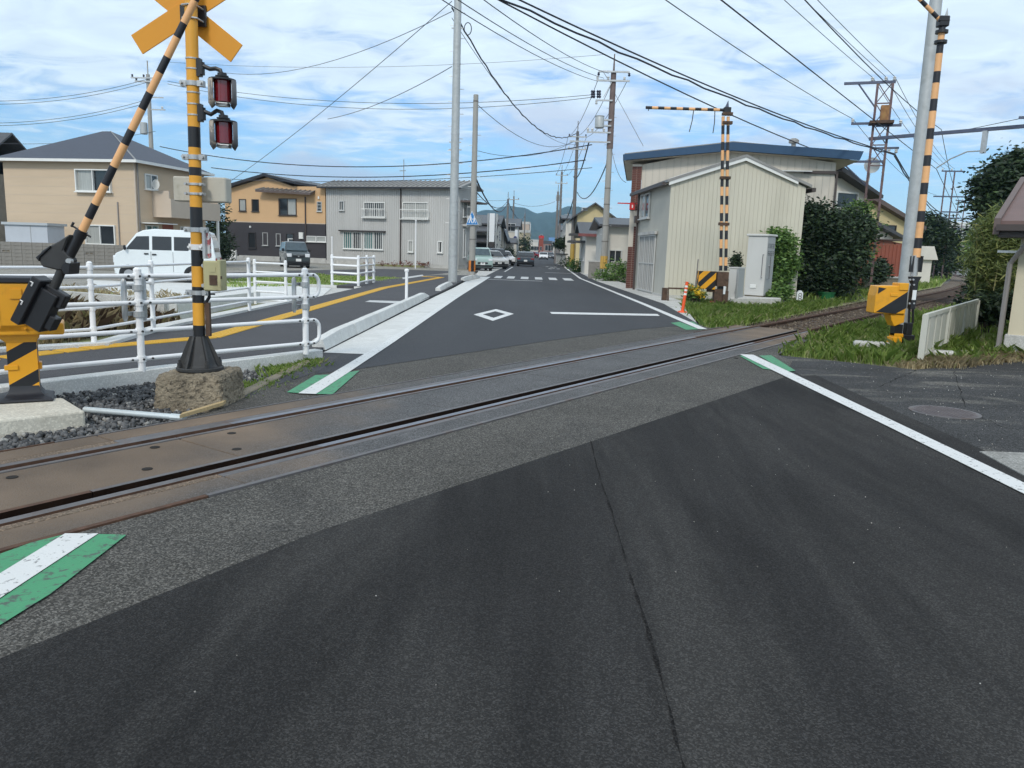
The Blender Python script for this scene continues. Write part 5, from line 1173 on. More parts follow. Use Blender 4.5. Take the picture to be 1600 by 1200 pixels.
V2, V2b, V2t = far_pole('small-armed utility pole on the left behind the tiled houses', 800, 402, 125, 10.0, 1, pole_dark, .18)
V3, V3b, V3t = far_pole('distant slim pole near the beige block on the left', 818, 402, 170, 9.5, 0, pole_dark, .2)
far_pole('distant pole at the end of the right side', 884, 408, 190, 11, 1, pole_dark, .2)
H1, H1b, H1t = far_pole('utility pole with transformer rising behind the beige house', 243, 375, 55, at(240, 95, 55).z - .9, 1, pole_conc, .19, True)
arm(H1, (H1b.x - .2, 54.8, at(240, 123, 55).z), .9, .9, XA, galv, .04, insul_at=(-.8, 0, .8)); arm(H1, (H1b.x + .4, 54.8, at(243, 153, 55).z), .2, .7, XA, galv, .04); arm(H1, (H1b.x + .4, 54.8, at(243, 172, 55).z), .2, .8, XA, galv, .04, insul_at=(.6,), im=insul)
# grey pole behind the right gate
GPb = g(1416, 535, -.05); GPY = GPb.y
gp_ = thing('grey_pole', 'thick plain galvanised pole rising behind the right-hand gate', 'pole', GPb, 0)
lo, hi = at(1409, 500, 15.4), at(1467, -40, 15.4); lo.z = -.1
mb = MB(); mb.path([Vector((at(1406, 520, 15.4).x, 15.4, -.1)), hi], [.135, .105], 16); build(mb, 'shaft', galv_pole, gp_, smooth=True)
mb = MB(); c = at(1411, 470, 15.4); mb.path([Vector((at(1406, 520, 15.4).x, 15.38, -.1)), at(1411.5, 452, 15.38)], [.15, .142], 16); build(mb, 'foot_sleeve', galv, gp_, smooth=True)

# catenary tower beside the track
TW = g(1347, 462, -.05); 
def tower(label, base, h, ax, gap=.62, lattice=True, arms=True, scale=1.0, detail=True):
    b = Vector(base); ax = Vector(ax).normalized(); nr = Vector((-ax.y, ax.x, 0)); o = thing('catenary_mast', label, 'mast', b, 0, 'masts along the railway')
    for sx_ in (-gap / 2, gap / 2):
        mb = MB(); mb.ob(b, ax, nr, sx_ - .05, sx_ + .05, -.05, .05, 0, h); build(mb, 'leg', tower_m, o)
    z = h * .62; zt = h
    if lattice:
        n = 4; dz = (h - z) / n
        for i in range(n):
            za, zb_ = z + dz * i, z + dz * (i + 1)
            mb = MB(); mb.cyl(b + ax * (-gap / 2) + Z * za, b + ax * (gap / 2) + Z * zb_, .022, n=5); build(mb, 'lattice_bar', tower_m, o)
            mb = MB(); mb.cyl(b + ax * (gap / 2) + Z * za, b + ax * (-gap / 2) + Z * zb_, .022, n=5); build(mb, 'lattice_bar', tower_m, o)
            mb = MB(); mb.ob(b, ax, nr, -gap / 2, gap / 2, -.03, .03, za - .025, za + .025); build(mb, 'rung', tower_m, o)
    for zz in (.18, .32, .46):
        mb = MB(); mb.ob(b, ax, nr, -gap / 2, gap / 2, -.03, .03, h * zz - .025, h * zz + .025); build(mb, 'rung', tower_m, o)
    return o, b, ax, nr
twh = at(1372, 128, TW.y).z + .05
axT = Vector((.95, -.31, 0))
tw, tb_, tax, tnr = tower('rusty lattice mast beside the track behind the shrubs, with transformer platform', TW, twh, axT, .62)
arm(tw, tb_ + Z * twh, 1.72, .42, tax, beam_m, .055, insul_at=(-.55, .0, .35), im=insul)
mb = MB(); mb.cyl(tb_ + tax * -1.1 + Z * (twh - .05), tb_ + tax * -.3 + Z * (twh - 1.1), .035, n=6); build(mb, 'brace', beam_m, tw)
zp = at(1370, 190, TW.y).z
mb = MB(); mb.ob(tb_, tax, tnr, -.5, .5, -.4, .4, zp - .06, zp + .06); build(mb, 'platform', rust_m, tw)
mb = MB(); mb.ob(tb_ - tnr * .1, tax, tnr, -.08, .26, -.2, .2, zp + .06, zp + .72); build(mb, 'transformer', M('transformer_rust_ochre', (.26, .13, .05), rough=.8, var=.35, scale=6, dirt=(.30, .19, .06), damt=.7, dscale=3), tw)
arm(tw, tb_ + tax * -.1 + Z * (zp - .02) - tnr * .05, 1.15, .0, tax, beam_m, .05, insul_at=(-1.1,), im=insul); arm(tw, tb_ + Z * (zp - .12), .2, .85, tax, beam_m, .05, insul_at=(.8,), im=insul)
zb_ = at(1380, 230, TW.y).z; arm(tw, tb_ + Z * zb_, .3, .85, tax, beam_m, .045, insul_at=(.45, .75), im=insul, down=True)
zl = at(1350, 250, TW.y).z; arm(tw, tb_ + Z * zl, 1.7, .3, tax, beam_m, .05)
mb = MB(); mb.cyl(tb_ + tax * -1.5 + Z * zl, tb_ + tax * -.3 + Z * (zl - 1.1), .04, n=6); build(mb, 'brace', beam_m, tw)
zg = at(1352, 213.5, TW.y).z
m2b = at(1590, 420, 32.4); m2b.z = -.05
arm(tw, tb_ + Z * zg, .45, (m2b - tb_).length + .3, (m2b - tb_), beam_m, .07, name='portal_beam')
# second mast of the portal
tw2, tb2, _, _ = tower('twin-leg mast on the right end of the portal beam behind the tree', m2b, at(1588, 157, 32.4).z, axT, .45, lattice=False)
arm(tw2, tb2 + Z * at(1588, 180, 32.4).z, .7, .8, tax, beam_m, .05)
dpb = (m2b - tb_).normalized(); mid = tb_ + dpb * ((m2b - tb_).length * .70)
mb = MB(); mb.ob(mid, dpb, Vector((-dpb.y, dpb.x, 0)), -.09, .09, -.09, .09, zg - .95, zg - .06); ds = build(mb, 'drop_support', galv, tw)
ca = tb_ + dpb * ((m2b - tb_).length * .42)
mb = MB(); mb.path([mid + Z * (zg - .85), mid.lerp(ca, .35) + Z * (zg - .85), mid.lerp(ca, .7) + Z * (zg - 1.1), ca + Z * (zg - 1.45)], .028, 6); build(mb, 'steady_arm', galv, ds)
# farther masts
for i, (px, Y, lab) in enumerate(((1474, 75, 'first far twin-leg mast beyond the right-hand gate boom'), (1497, 108, 'second far twin-leg mast down the curving track'), (1487, 150, 'third far twin-leg mast, smallest on the track'))):
    bq = at(px - 8, 420, Y); bq.z = -.1; hh = 10.2
    t_, b_, a_, n_ = tower(lab, bq, hh, (1, -.15, 0), .75 if i == 0 else .8, lattice=False)
    arm(t_, b_ + Z * hh, .75, 1.1, a_, beam_m, .06, insul_at=(-.7, .1, .9), im=insul); arm(t_, b_ + Z * (hh - 2.3), 1.2, 2.2, a_, beam_m, .06); arm(t_, b_ + Z * (hh - 3.7), .3, 1.4, a_, beam_m, .06); arm(t_, b_ + Z * (hh - 5.6), 2.8, 1.0, a_, beam_m, .06)
    if i == 0: mast2 = b_
    if i == 1: mast3 = b_

NW = [0]
def wire(p, q, sag, r, label, mat=wire_thin, group='overhead wires', n=14, wob=0.0):
    p, q = Vector(p), Vector(q); pts = []
    for i in range(n + 1):
        t = i / n; c = p.lerp(q, t) - Z * (4 * sag * t * (1 - t))
        if wob: c += Z * (wob * math.sin(i * 2.4)) 
        pts.append(c)
    mb = MB(); mb.path(pts, r, 5); o = build(mb, 'overhead_wire', mat, smooth=True); tag(o, label, 'wire', group); return o
# along the railway: mast to mast, and back over the crossing
back = -TU * 44
def tpt(x, z): return tb_ + tax * x + Z * z
for x, nm in ((-.55, 'left'), (.0, 'middle'), (.35, 'right')):
    a = tpt(x, twh + .22); wire(a, a + back, .35, .012, f'{nm} of three thin feeder wires slanting from the top edge to the lattice mast head')
    wire(a, mast2 + Vector((x, 0, 10.4)), .5, .014, f'{nm} of three thin feeder wires running from the lattice mast head to the far masts')
a = tpt(-1.2, zp + .2); wire(a, a + back + Vector((0, 0, .4)), .5, .013, 'railway wire from the top edge to the left insulator of the mast platform', wire_black); wire(a, mast2 + Vector((-1, 0, 8)), .6, .013, 'railway wire from the left platform insulator on to the far masts', wire_black)
cat_top = ca + Z * (zg - .35); con = ca + Z * (zg - 1.5)
wire(cat_top + Z * .5, cat_top + back + Z * 1.0, .7, .014, 'messenger wire of the overhead line coming in from the top edge', wire_black); wire(con, con + back, .0, .013, 'contact wire of the overhead line coming in from the top edge', wire_black)
wire(cat_top + Z * .5, mast2 + Vector((1.8, 0, 7.0)), .8, .015, 'messenger wire of the overhead line running off along the far track', wire_black); wire(con, mast2 + Vector((1.8, 0, 5.6)), .1, .015, 'contact wire of the overhead line running off along the far track', wire_black)
pm_ = con + back * .30
wire(tb2 + Z * at(1588, 182, 32.4).z + tax * -.7, tb_ + dpb * 3.6 + Z * (zg + .05), 0, .014, 'stay wire from the right mast head down to the portal beam')
a = tpt(.7, zb_ - .25)
for k, (x, yy, Y, rr, wb, lb) in enumerate(((826, -2, 20.5, .023, 0, 'upper thick black cable crossing the sky from top centre to the lattice mast'), (806, -2, 20.0, .027, .03, 'wavy thick black cable bundle just below the upper thick cable'))):
    e = at(x, yy, Y); d = e - a; wire(a + Z * (-.05 * k), a + d * 1.45 + Z * .5, .55, rr, lb, wire_black, n=40, wob=wb); wire(a + Z * (-.1 * k), mast2 + Vector((1.2, 0, 6.3 - .3 * k)), 1.0, .03, lb.replace('crossing the sky from top centre to', 'running on behind').replace('just below the upper thick cable', 'running on behind the mast'), wire_black, n=24, wob=wb)
e = at(786, -2, 21); a2 = tb_ + tax * -1.4 + Z * (zl + .05); wire(a2, a2 + (e - a2) * 1.4 + Z * .4, .45, .022, 'lower thick black cable passing in front of the utility pole to the mast', wire_black)
e2 = at(975, -2, 24); a3 = tpt(-.5, zp + .1)
# street lines
U = lambda dx, z: U1b + Vector((dx, -.2, z))
zu1, zu2 = ua(947, 113).z, ua(947, 127).z
for (x, dx, zz, lb) in ((716, -.9, zu2 - .05, 'left'), (740, -.55, zu2 + .12, 'middle'), (778, -.3, zu1 - .1, 'right')):
    e = at(x, 0, 22); a = U(dx, zz); wire(a, a + (e - a) * 1.3, .35, .014, f'{lb} of three thin street wires dropping from the top edge to the utility pole', wire_thin)
P1z = lambda y: at(706, y, P1b.y)
wire(P1z(12), U2b + Vector((0, -.2, at(897, 207, 73).z)), 2.2, .035, 'wavy black telephone cable from the tall steel pole down to the second pole', wire_black, n=40, wob=.04)
lp = at(731, 45, P1b.y + 2.2); mb = MB(); mb.path([lp + Vector((.16 * math.cos(t), 0, .26 * math.sin(t))) for t in np.linspace(0, 2 * math.pi, 15)], .02, 6); tag(build(mb, 'cable_loop', wire_black), 'small black slack loop of cable beside the tall steel pole', 'cable loop')
wire(P1z(28), U2b + Vector((.2, -.2, at(897, 225, 73).z)), 1.6, .014, 'thin wire from the tall steel pole to the second utility pole')
wire(at(742, 160, P2b.y), U2b + Vector((-.5, -.2, at(878, 222, 73).z)), 1.1, .018, 'thin wire from the concrete pole top to the second utility pole')
wire(P1z(2), at(350, 290, 60), .3, .016, 'long thin wire from the tall pole top down to the two-tone house'); wire(P1z(104), at(512, 186, 48), .3, .016, 'thin wire from mid height of the tall pole, slanting left'); wire(P1z(18), at(340, 112, 58), 1.0, .015, 'thin nearly level wire from the tall pole top to the left')
def uw(y0, xl, yl, Yl, sag, r, lb, mat=wire_thin, x0=925): wire(at(x0, y0, uy), at(xl, yl, Yl), sag, r, lb, mat, n=24)
uw(148, 262, 127, 55, .9, .016, 'upper of two level wires between the utility pole and the pole behind the beige house'); uw(152, 262, 131, 55, 1.1, .016, 'lower of two level wires between the utility pole and the pole behind the beige house'); uw(85, 262, 97, 55, .5, .010, 'hair-thin top wire between the utility pole mast and the far left pole', x0=946)
uw(226, 250, 229, 55, 1.3, .030, 'thick level cable low in the blue sky above the grey house roof', wire_black, 925); uw(250, 330, 262, 56, .8, .030, 'second level cable just above the grey house roof', wire_black, 915); uw(262, 330, 278, 60, .5, .02, 'thin level cable touching the roof line of the grey house')
for y0, y1, lb in ((123, 151, 'top'), (128, 156, 'second'), (155, 186, 'third'), (160, 190, 'lowest')): wire(at(232, y0, 55), at(-60, y1 + 6, 50), .5, .016, f'{lb} of four wires running left from the pole behind the beige house')
wire(at(243, 205, 55), at(-40, 222, 50), .4, .014, 'thin wire skimming the beige house roof on the left')
# pole to pole on the right
for i, (dx, dz, lb) in enumerate(((-.85, -.5, 'left'), (0, -.4, 'middle'), (.8, -.5, 'right'))):
    wire(U1b + Vector((dx, 0, zu2 + .1)), U2t + Vector((dx, 0, dz)), .6, .018, f'{lb} wire between the first and second utility poles on the right'); wire(U2t + Vector((dx, 0, dz)), U3t + Vector((dx, 0, dz)), .6, .02, f'{lb} wire between the second and third utility poles on the right')
wire(U1b + Vector((-1.2, 0, ua(947, 223).z)), U2b + Vector((-.2, 0, 8.4)), .8, .04, 'heavy cable from the utility pole arm to the second pole', wire_black); wire(U1b + Vector((0, 0, ua(944, 245).z)), U2b + Vector((.2, 0, 7.0)), 1.3, .035, 'deeply sagging cable between the first and second utility poles', wire_black); wire(U2b + Vector((0, 0, 7.0)), U3b + Vector((0, 0, 6.5)), 1.6, .045, 'deeply sagging cable between the second and third utility poles', wire_black)
wire(P2b + Z * 5.2, V1t - Z * .3, 1.6, .045, 'black cable from the concrete pole sagging to the left street pole', wire_black); wire(P2b + Z * 4.5, V1t - Z * .1, 1.0, .03, 'second cable from the concrete pole to the left street pole', wire_black); wire(V1t - Z * .3, V3t - Z * .5, 1.4, .05, 'sagging cable from the left street pole to the distant slim pole', wire_black)
wire(U1b + Vector((.1, 0, zu2 - .6)), at(1005, 228, 40), .0, .012, 'thin drop wire from the utility pole to the blue-edged roof'); wire(U1b + Vector((.1, 0, ua(944, 232).z)), at(978, 285, 38), .4, .014, 'lower drop wire from the utility pole to the brick column house')
wire(V2t - Z * 1, U3b + Vector((-.8, 0, 8.5)), .6, .025, 'thin wire crossing the street between the far left and far right poles'); wire(V2t - Z * .5, at(690, 300, 90), .5, .02, 'thin wire from the far left pole to the left')
wire(at(895, 222, 73), at(744, 235, 62), .8, .02, 'thin wire across the street from the second pole to the left roofs')

# ================================================================== LEFT SIDE: houses, wall, vehicles
X1, Y1 = Vector((1, 0, 0)), Vector((0, 1, 0)); O0 = Vector((0, 0, 0))
def zp_(x, y, Y): return at(x, y, Y).z
def house_root(name, label, p0, p1, cat='house', group=None):
    """p0, p1: the two front ground corners, left then right; local x runs along the front, -y faces the viewer"""
    p0, p1 = Vector((p0[0], p0[1], 0)), Vector((p1[0], p1[1], 0)); d = p1 - p0
    return thing(name, label, cat, p0 + Z * -.05, math.atan2(d.y, d.x), group), d.length
def bl(root, name, mat, *boxes, bevel=0):
    mb = MB()
    for b in boxes: mb.bb(*b)
    return build(mb, name, mat, root, local=True, bevel=bevel)
def pl(root, name, mat, *polys, thick=None, bevel=0):
    mb = MB()
    for p in polys:
        if thick is None: mb.poly(p)
        else: mb.prism(p, thick)
    return build(mb, name, mat, root, local=True, bevel=bevel)
def hip_roof(root, W, D, h, ph, ov, mat, px=None, ridge=0.0, name='roof', edge=None, th=.12):
    cx = W / 2 if px is None else px; a = (-ov, -ov, h); b = (W + ov, -ov, h); c = (W + ov, D + ov, h); d = (-ov, D + ov, h)
    r0 = (cx - ridge / 2, D / 2, ph); r1 = (cx + ridge / 2, D / 2, ph); mb = MB()
    mb.poly([a, b, r1, r0]); mb.poly([b, c, r1]); mb.poly([c, d, r0, r1]); mb.poly([d, a, r0]); mb.poly([d, c, b, a])
    o = build(mb, name, mat, root, local=True)
    mb = MB(); e = edge or white_frame
    mb.bb(-ov - .05, W + ov + .05, -ov - .06, -ov, h - th, h + .02); mb.bb(-ov - .05, W + ov + .05, D + ov, D + ov + .06, h - th, h + .02); mb.bb(-ov - .06, -ov, -ov, D + ov, h - th, h + .02); mb.bb(W + ov, W + ov + .06, -ov, D + ov, h - th, h + .02)
    build(mb, 'eave_gutter', e, o, local=True); return o
def gable_roof(root, W, D, h, ph, ov, mat, ridge_x=None, th=.14, name='roof', along='y', edge=None):
    """ridge runs front to back (along y) at ridge_x, or left to right (along x)"""
    mb = MB()
    if along == 'y':
        rx = W / 2 if ridge_x is None else ridge_x
        zl = h - (ph - h) * ov / max(rx, .1); zr = h - (ph - h) * ov / max(W - rx, .1)
        mb.prism([(-ov, -ov, zl), (rx, -ov, ph), (rx, -ov, ph + th), (-ov, -ov, zl + th)], (0, D + 2 * ov, 0)); mb.prism([(rx, -ov, ph), (W + ov, -ov, zr), (W + ov, -ov, zr + th), (rx, -ov, ph + th)], (0, D + 2 * ov, 0))
    else:
        zf = h - (ph - h) * ov / (D / 2)
        mb.prism([(-ov, -ov, zf), (-ov, D / 2, ph), (-ov, D / 2, ph + th), (-ov, -ov, zf + th)], (W + 2 * ov, 0, 0)); mb.prism([(-ov, D / 2, ph), (-ov, D + ov, zf), (-ov, D + ov, zf + th), (-ov, D / 2, ph + th)], (W + 2 * ov, 0, 0))
    return build(mb, name, mat, root, local=True)
def ac_unit(p, rotz, label, sc_=1.0):
    o = thing('air_conditioner', label, 'air conditioner', p, rotz); bl(o, 'case', white_frame, (-.4 * sc_, .4 * sc_, -.15, .15, .08, .68 * sc_), bevel=.02)
    mb = MB(); mb.cyl((-.1, -.155, .38 * sc_), (-.1, -.15, .38 * sc_), .22 * sc_, n=20); build(mb, 'fan_grille', cabinet_dk, o, local=True); bl(o, 'feet', concrete, (-.35, -.2, -.15, .15, 0, .08), (.2, .35, -.15, .15, 0, .08)); return o
def sidewin(root, W, d, z, w_, h, fm, gm, **k): return window(root, Vector((W, 0, 0)), Y1, X1, d, z, w_, h, fm, gm, **k)
def frontwin(root, x, z, w_, h, fm, gm, **k): return window(root, O0, X1, -Y1, x, z, w_, h, fm, gm, **k)

# --- beige two-storey house
c0, c1 = at(14, 380, 41.2), at(216, 380, 40.0)
bh, W = house_root('beige_house', 'beige two-storey house with navy hip roof and corner balcony behind the block wall', c0, c1)
D = 6.2; he = 5.45
bl(bh, 'wall', wall_beige, (0, W, 0, D, 0, he)); hip_roof(bh, W, D, he, 7.35, .38, roof_navy, px=W * .5, ridge=.5)
pl(bh, 'ridge_cap', roof_grey, [(W * .5 + .25, D / 2 - .04, 7.37), (W * .5 + .25, D / 2 + .06, 7.37), (W + .36, -.30, 5.47), (W + .3, -.38, 5.47)])
sxf = W / (216 - 14); fx = lambda px: (px - 14) * sxf
zf = lambda py: zp_(100, py, 40.5)
frontwin(bh, fx(128), zf(297), fx(181) - fx(128), zf(262) - zf(297), white_frame, glass_curtain, gm2=glass, dep=.16)
frontwin(bh, fx(137), zf(379), fx(183) - fx(137), zf(348) - zf(379), white_frame, glass_curtain, gm2=glass, dep=.1)
bl(bh, 'corner_trim', wall_beige2, (W - .06, W + .012, -.012, .05, 0, he - .02)); bl(bh, 'drain_pipe', pipe_grey, (fx(188), fx(188) + .05, -.06, -.005, 0, zf(312)), (W + .005, W + .07, .12, .19, 0, he - .1))
# horizontal siding joints
mbj = MB()
for k in range(1, 12): mbj.bb(.02, W - .08, -.006, -.002, k * .455, k * .455 + .015)
jo = build(mbj, 'siding_joint', wall_beige2, bh, local=True); jo['kind'] = 'stuff'
dpt = lambda px: (px - 216) / 114 * 5.6
zs = lambda py: zp_(250, py, 41.5)
sidewin(bh, W, dpt(231), zs(296), dpt(252) - dpt(231), zs(272) - zs(296), white_frame, glass_curtain, gm2=glass)
sidewin(bh, W, dpt(228), zs(374), dpt(249) - dpt(228), zs(351) - zs(374), white_frame, glass_teal, dep=.1)
bl(bh, 'entrance', wall_red, (W + .002, W + .03, dpt(258), dpt(277), 0, zs(346))); sidewin(bh, W, dpt(290), zs(372), .5, zs(350) - zs(372), white_frame, glass)
bl(bh, 'entrance_awning', white_frame, (W, W + 1.0, dpt(222), dpt(256), zs(349), zs(349) + .05))
bl(bh, 'balcony', wall_beige2, (W, W + 1.1, 1.3, 6.0, zs(338), zs(338) + .12), (W + 1.0, W + 1.1, 1.3, 6.0, zs(338) + .12, zs(309)), (W, W + 1.0, 1.3, 1.4, zs(338) + .12, zs(297)), (W, W + 1.0, 5.9, 6.0, zs(338) + .12, zs(300)))
bl(bh, 'porch_post', white_frame, (W + 1.0, W + 1.1, 5.7, 5.85, 0, zs(338)))
mb = MB(); c = Vector((W + .45, 1.1, zs(288))); mb.path([c + Vector((0, .02, 0)), c + Vector((0, -.01, 0)), c + Vector((-.01, -.06, .0))], [.02, .20, .26], 18); mb.cyl(c + Vector((0, .02, 0)), c + Vector((0, .1, -.25)), .02, n=6); build(mb, 'satellite_dish', white_frame, bh, local=True, smooth=True)
# leftmost old house at the frame edge
oh, W = house_root('old_tiled_house', 'old dark-tiled house half cut off at the left edge behind the beige house', (-46, 50.2), (-37.3, 50.0))
bl(oh, 'wall', M('wall_old_timber', (.20, .17, .13), rough=.9, var=.2), (0, W, 0, 8, 0, 5.6)); gable_roof(oh, W, 8, 5.6, 8.3, .7, roof_tile, along='x'); bl(oh, 'lower_eave', roof_tile, (W - 2.5, W + .9, -.9, 0, 3.0, 3.2)); bl(oh, 'timber_band', alu_dark, (0, W + .01, -.02, 0, 2.0, 2.3))
frontwin(oh, W - 1.3, 3.6, 1.0, 1.2, alu_dark, glass)
# storage shed
sh0 = at(10, 388, 38.2); shd = thing('storage_shed', 'pale blue-grey flat-topped storage shed behind the block wall', 'shed', (sh0.x, 38.2, -.05), R_(-6))
shm = M('shed_metal', (.46, .49, .53), rough=.5, var=.05); sw = at(79, 360, 38.2).x - sh0.x
bl(shd, 'body', shm, (0, sw, 0, 1.2, 0, zp_(40, 350, 38.2))); bl(shd, 'lid', M('shed_lid', (.42, .45, .47), rough=.5, var=.05), (-.1, sw + .1, -.1, 1.3, zp_(40, 350, 38.2), zp_(40, 346, 38.2))); bl(shd, 'door_seam', cabinet_dk, (sw * .6, sw * .6 + .03, -.012, -.001, .1, zp_(40, 351, 38.2)))
# block wall, each block its own piece
b0, b1 = g(-30, 418, -.05), g(205, 424, -.05); bw = thing('block_wall', 'weathered grey concrete block wall in front of the beige house', 'wall', (b0.x, b0.y, -.05), math.atan2(b1.y - b0.y, b1.x - b0.x))
Lw = (b1 - b0).length; htop = zp_(60, 378, 35.8); nr_ = 7; bhh = htop / nr_
bl(bw, 'footing', concrete, (-.05, Lw, .02, .14, -.1, .02)); bl(bw, 'core', concrete_old, (0, Lw, .03, .13, 0, htop - .02))
bmm = MB(); bmm.bb(.006, .434, 0, .16, .005, bhh - .006); bpro = None; nb = int(Lw / .44)
for r_i in range(nr_):
    for k in range(nb):
        x = k * .44 + (0)
        m4 = Matrix.Translation((x, random.uniform(-.006, .006), .03 + r_i * bhh))
        if r_i == 4 and k % 4 == 2:
            mb = MB(); mb.bb(.006, .434, 0, .16, .005, .05); mb.bb(.006, .434, 0, .16, bhh - .05, bhh - .006); mb.bb(.006, .07, 0, .16, .05, bhh - .05); mb.bb(.37, .434, 0, .16, .05, bhh - .05); mb.bb(.19, .25, .02, .14, .05, bhh - .05); mb.v = [q + Vector((x, 0, .03 + r_i * bhh)) for q in mb.v]; build(mb, 'pierced_block', blockwall_m, bw, local=True); continue
        if bpro is None: bpro = build(bmm, 'block', blockwall_m, bw, local=True); bpro.matrix_local = m4
        else: share(bpro, 'block', bw, m4)

# --- two-tone house (peach over charcoal)
c0, c1 = at(354, 400, 66.0), at(509, 405, 63.6)
th_, W = house_root('two_tone_house', 'two-storey house, peach plaster above charcoal, with black roof edges', c0, c1)
D = 8.0; k_ = W / (509 - 354); fx = lambda px: (px - 354) * k_; zf = lambda py, px=430: zp_(px, py, 64.8)
zm = zf(347)
bl(th_, 'lower_wall', wall_charcoal, (0, W, 0, D, 0, zm)); 
pl(th_, 'upper_wall', wall_peach, [(0, 0, zm), (W, 0, zm), (W, 0, zf(290)), (fx(485), 0, zf(290)), (fx(460), 0, zf(290)), (fx(422), 0, zf(276)), (0, 0, zf(297))], thick=(0, D, 0)); bl(th_, 'band', wall_beige2, (-.01, W + .01, -.015, 0, zm - .03, zm + .03))
pl(th_, 'roof', roof_black, [(fx(347), -.5, zf(299)), (fx(421), -.5, zf(275)), (fx(421), -.5, zf(271)), (fx(347), -.5, zf(294))], [(fx(421), -.5, zf(275)), (fx(468), -.5, zf(287)), (fx(468), -.5, zf(283)), (fx(421), -.5, zf(271))], thick=(0, D + .9, 0))
mb = MB(); mb.hexa([(fx(411), -.75, zf(300)), (fx(494), -.75, zf(304)), (fx(494), .9, zf(294)), (fx(424), .9, zf(290)), (fx(411), -.75, zf(297)), (fx(494), -.75, zf(301)), (fx(494), .9, zf(291)), (fx(424), .9, zf(287))]); lr = build(mb, 'porch_roof', roof_brown, th_, local=True)
mb = MB()
for i in range(12):
    f = i / 11; xa = fx(411) + (fx(494) - fx(411)) * f; xb = fx(424) + (fx(494) - fx(424)) * f; za = zf(297) + (zf(301) - zf(297)) * f; zb2 = zf(287) + (zf(291) - zf(287)) * f
    mb.prism([(xa - .03, -.77, za), (xa + .03, -.77, za), (xa + .03, -.77, za + .06), (xa - .03, -.77, za + .06)], (xb - xa, 1.67, zb2 - za))
o_ = build(mb, 'roof_seam', roof_grey, lr, local=True); o_['kind'] = 'stuff'
def fw_(x0, x1, y0, y1, fm, gm, **k): frontwin(th_, fx(x0), zf(y1), fx(x1) - fx(x0), zf(y0) - zf(y1), fm, gm, **k)
fw_(377, 388, 311, 330, alu_dark, glass_curtain, mull=0, fw=.05); fw_(397, 408, 311, 330, alu_dark, glass, mull=0, fw=.05); fw_(439, 466, 309, 335, alu_dark, glass, gm2=glass_curtain, horiz=0); fw_(497, 504, 313, 328, alu, glass, mull=0, fw=.05, horiz=2); bl(th_, 'wall_lamp', white_frame, (fx(499), fx(501), -.12, 0, zf(309), zf(305)))
fw_(390, 402, 363, 388, alu_dark, glass, mull=0); fw_(413, 421, 363, 383, alu, wall_charcoal, mull=0, fw=.04); fw_(434, 441, 364, 383, alu, wall_charcoal, mull=0, fw=.04); fw_(449, 461, 363, 392, alu_dark, glass, mull=0); bl(th_, 'door', white_frame, (fx(452), fx(461), -.06, -.02, zf(372), zf(371)), (fx(452), fx(453.5), -.06, -.02, zf(395), zf(372)))
fw_(481, 495, 366, 375, white_frame, glass_curtain, mull=0); fw_(496, 510, 366, 375, white_frame, glass_curtain, mull=0); bl(th_, 'meter_box', white_frame, (fx(470), fx(476), -.15, 0, zf(371), zf(361))); bl(th_, 'vent_lamp', white_frame, (fx(393), fx(395), -.1, 0, zf(356), zf(353)))
bl(th_, 'drain_pipe', pipe_brown, (fx(479), fx(480.4), -.10, -.02, 0, zf(306))); bl(th_, 'plinth', concrete, (-.02, W + .02, -.03, 0, 0, .42))
pa_ = at(360, 403, 62.5); ac_unit((pa_.x, 62.5, -.03), 0, 'white air conditioner unit on the ground beside the charcoal wall', 1.25)

# --- grey corrugated house
c0, c1 = g(510.5, 411), g(715, 419.6)
gh, W = house_root('corrugated_house', 'long grey corrugated-metal house with seamed metal roof beside the parking yard', c0, c1)
D = 3.6; k_ = W / (715 - 510.5)
def fx(px):
    # perspective-true position along the slanting front
    d = _ray(px, 400); t = (c0.x * (c1.y - c0.y) - c0.y * (c1.x - c0.x)) / (d.x * (c1.y - c0.y) - d.y * (c1.x - c0.x)); p = Vector((d.x * t, d.y * t, 0)); return (p - Vector((c0.x, c0.y, 0))).length
def zg(px, py):
    f = fx(px) / W; Yq = c0.y + (c1.y - c0.y) * f; return at(px, py, Yq).z
he = 6.15
mb = MB(); mb.bb(0, W, 0, D, .3, he); wv = build(mb, 'wall', wall_corr, gh, local=True)
mb = MB(); x = .06
while x < W - .05: mb.bb(x, x + .07, -.035, -.001, .32, he - .01); x += .19
y = .1
while y < D: mb.bb(W + .001, W + .035, y, y + .07, .32, he); y += .19
o_ = build(mb, 'corrugation', wall_corr, gh, local=True); o_['kind'] = 'stuff'
bl(gh, 'plinth', concrete, (-.02, W + .02, -.05, D, 0, .3))
mb = MB(); mb.hexa([(-.5, -.55, he - .10), (W + .4, -.55, he - .10), (W + .4, D * .55, he + .55), (-.5, D * .55, he + .55), (-.5, -.55, he + .02), (W + .4, -.55, he + .02), (W + .4, D * .55, he + .67), (-.5, D * .55, he + .67)]); mb.hexa([(-.5, D * .55, he + .55), (W + .4, D * .55, he + .55), (W + .4, D + .4, he), (-.5, D + .4, he), (-.5, D * .55, he + .67), (W + .4, D * .55, he + .67), (W + .4, D + .4, he + .12), (-.5, D + .4, he + .12)]); rf = build(mb, 'roof', roof_grey, gh, local=True)
mb = MB(); sl_ = 1.10 / (D * .55 + .55)
x = -.45
while x < W + .4: mb.hexa([(x, -.56, he + .02), (x + .06, -.56, he + .02), (x + .06, D * .55, he + .67), (x, D * .55, he + .67), (x, -.56, he + .09), (x + .06, -.56, he + .09), (x + .06, D * .55, he + .74), (x, D * .55, he + .74)]); x += .42
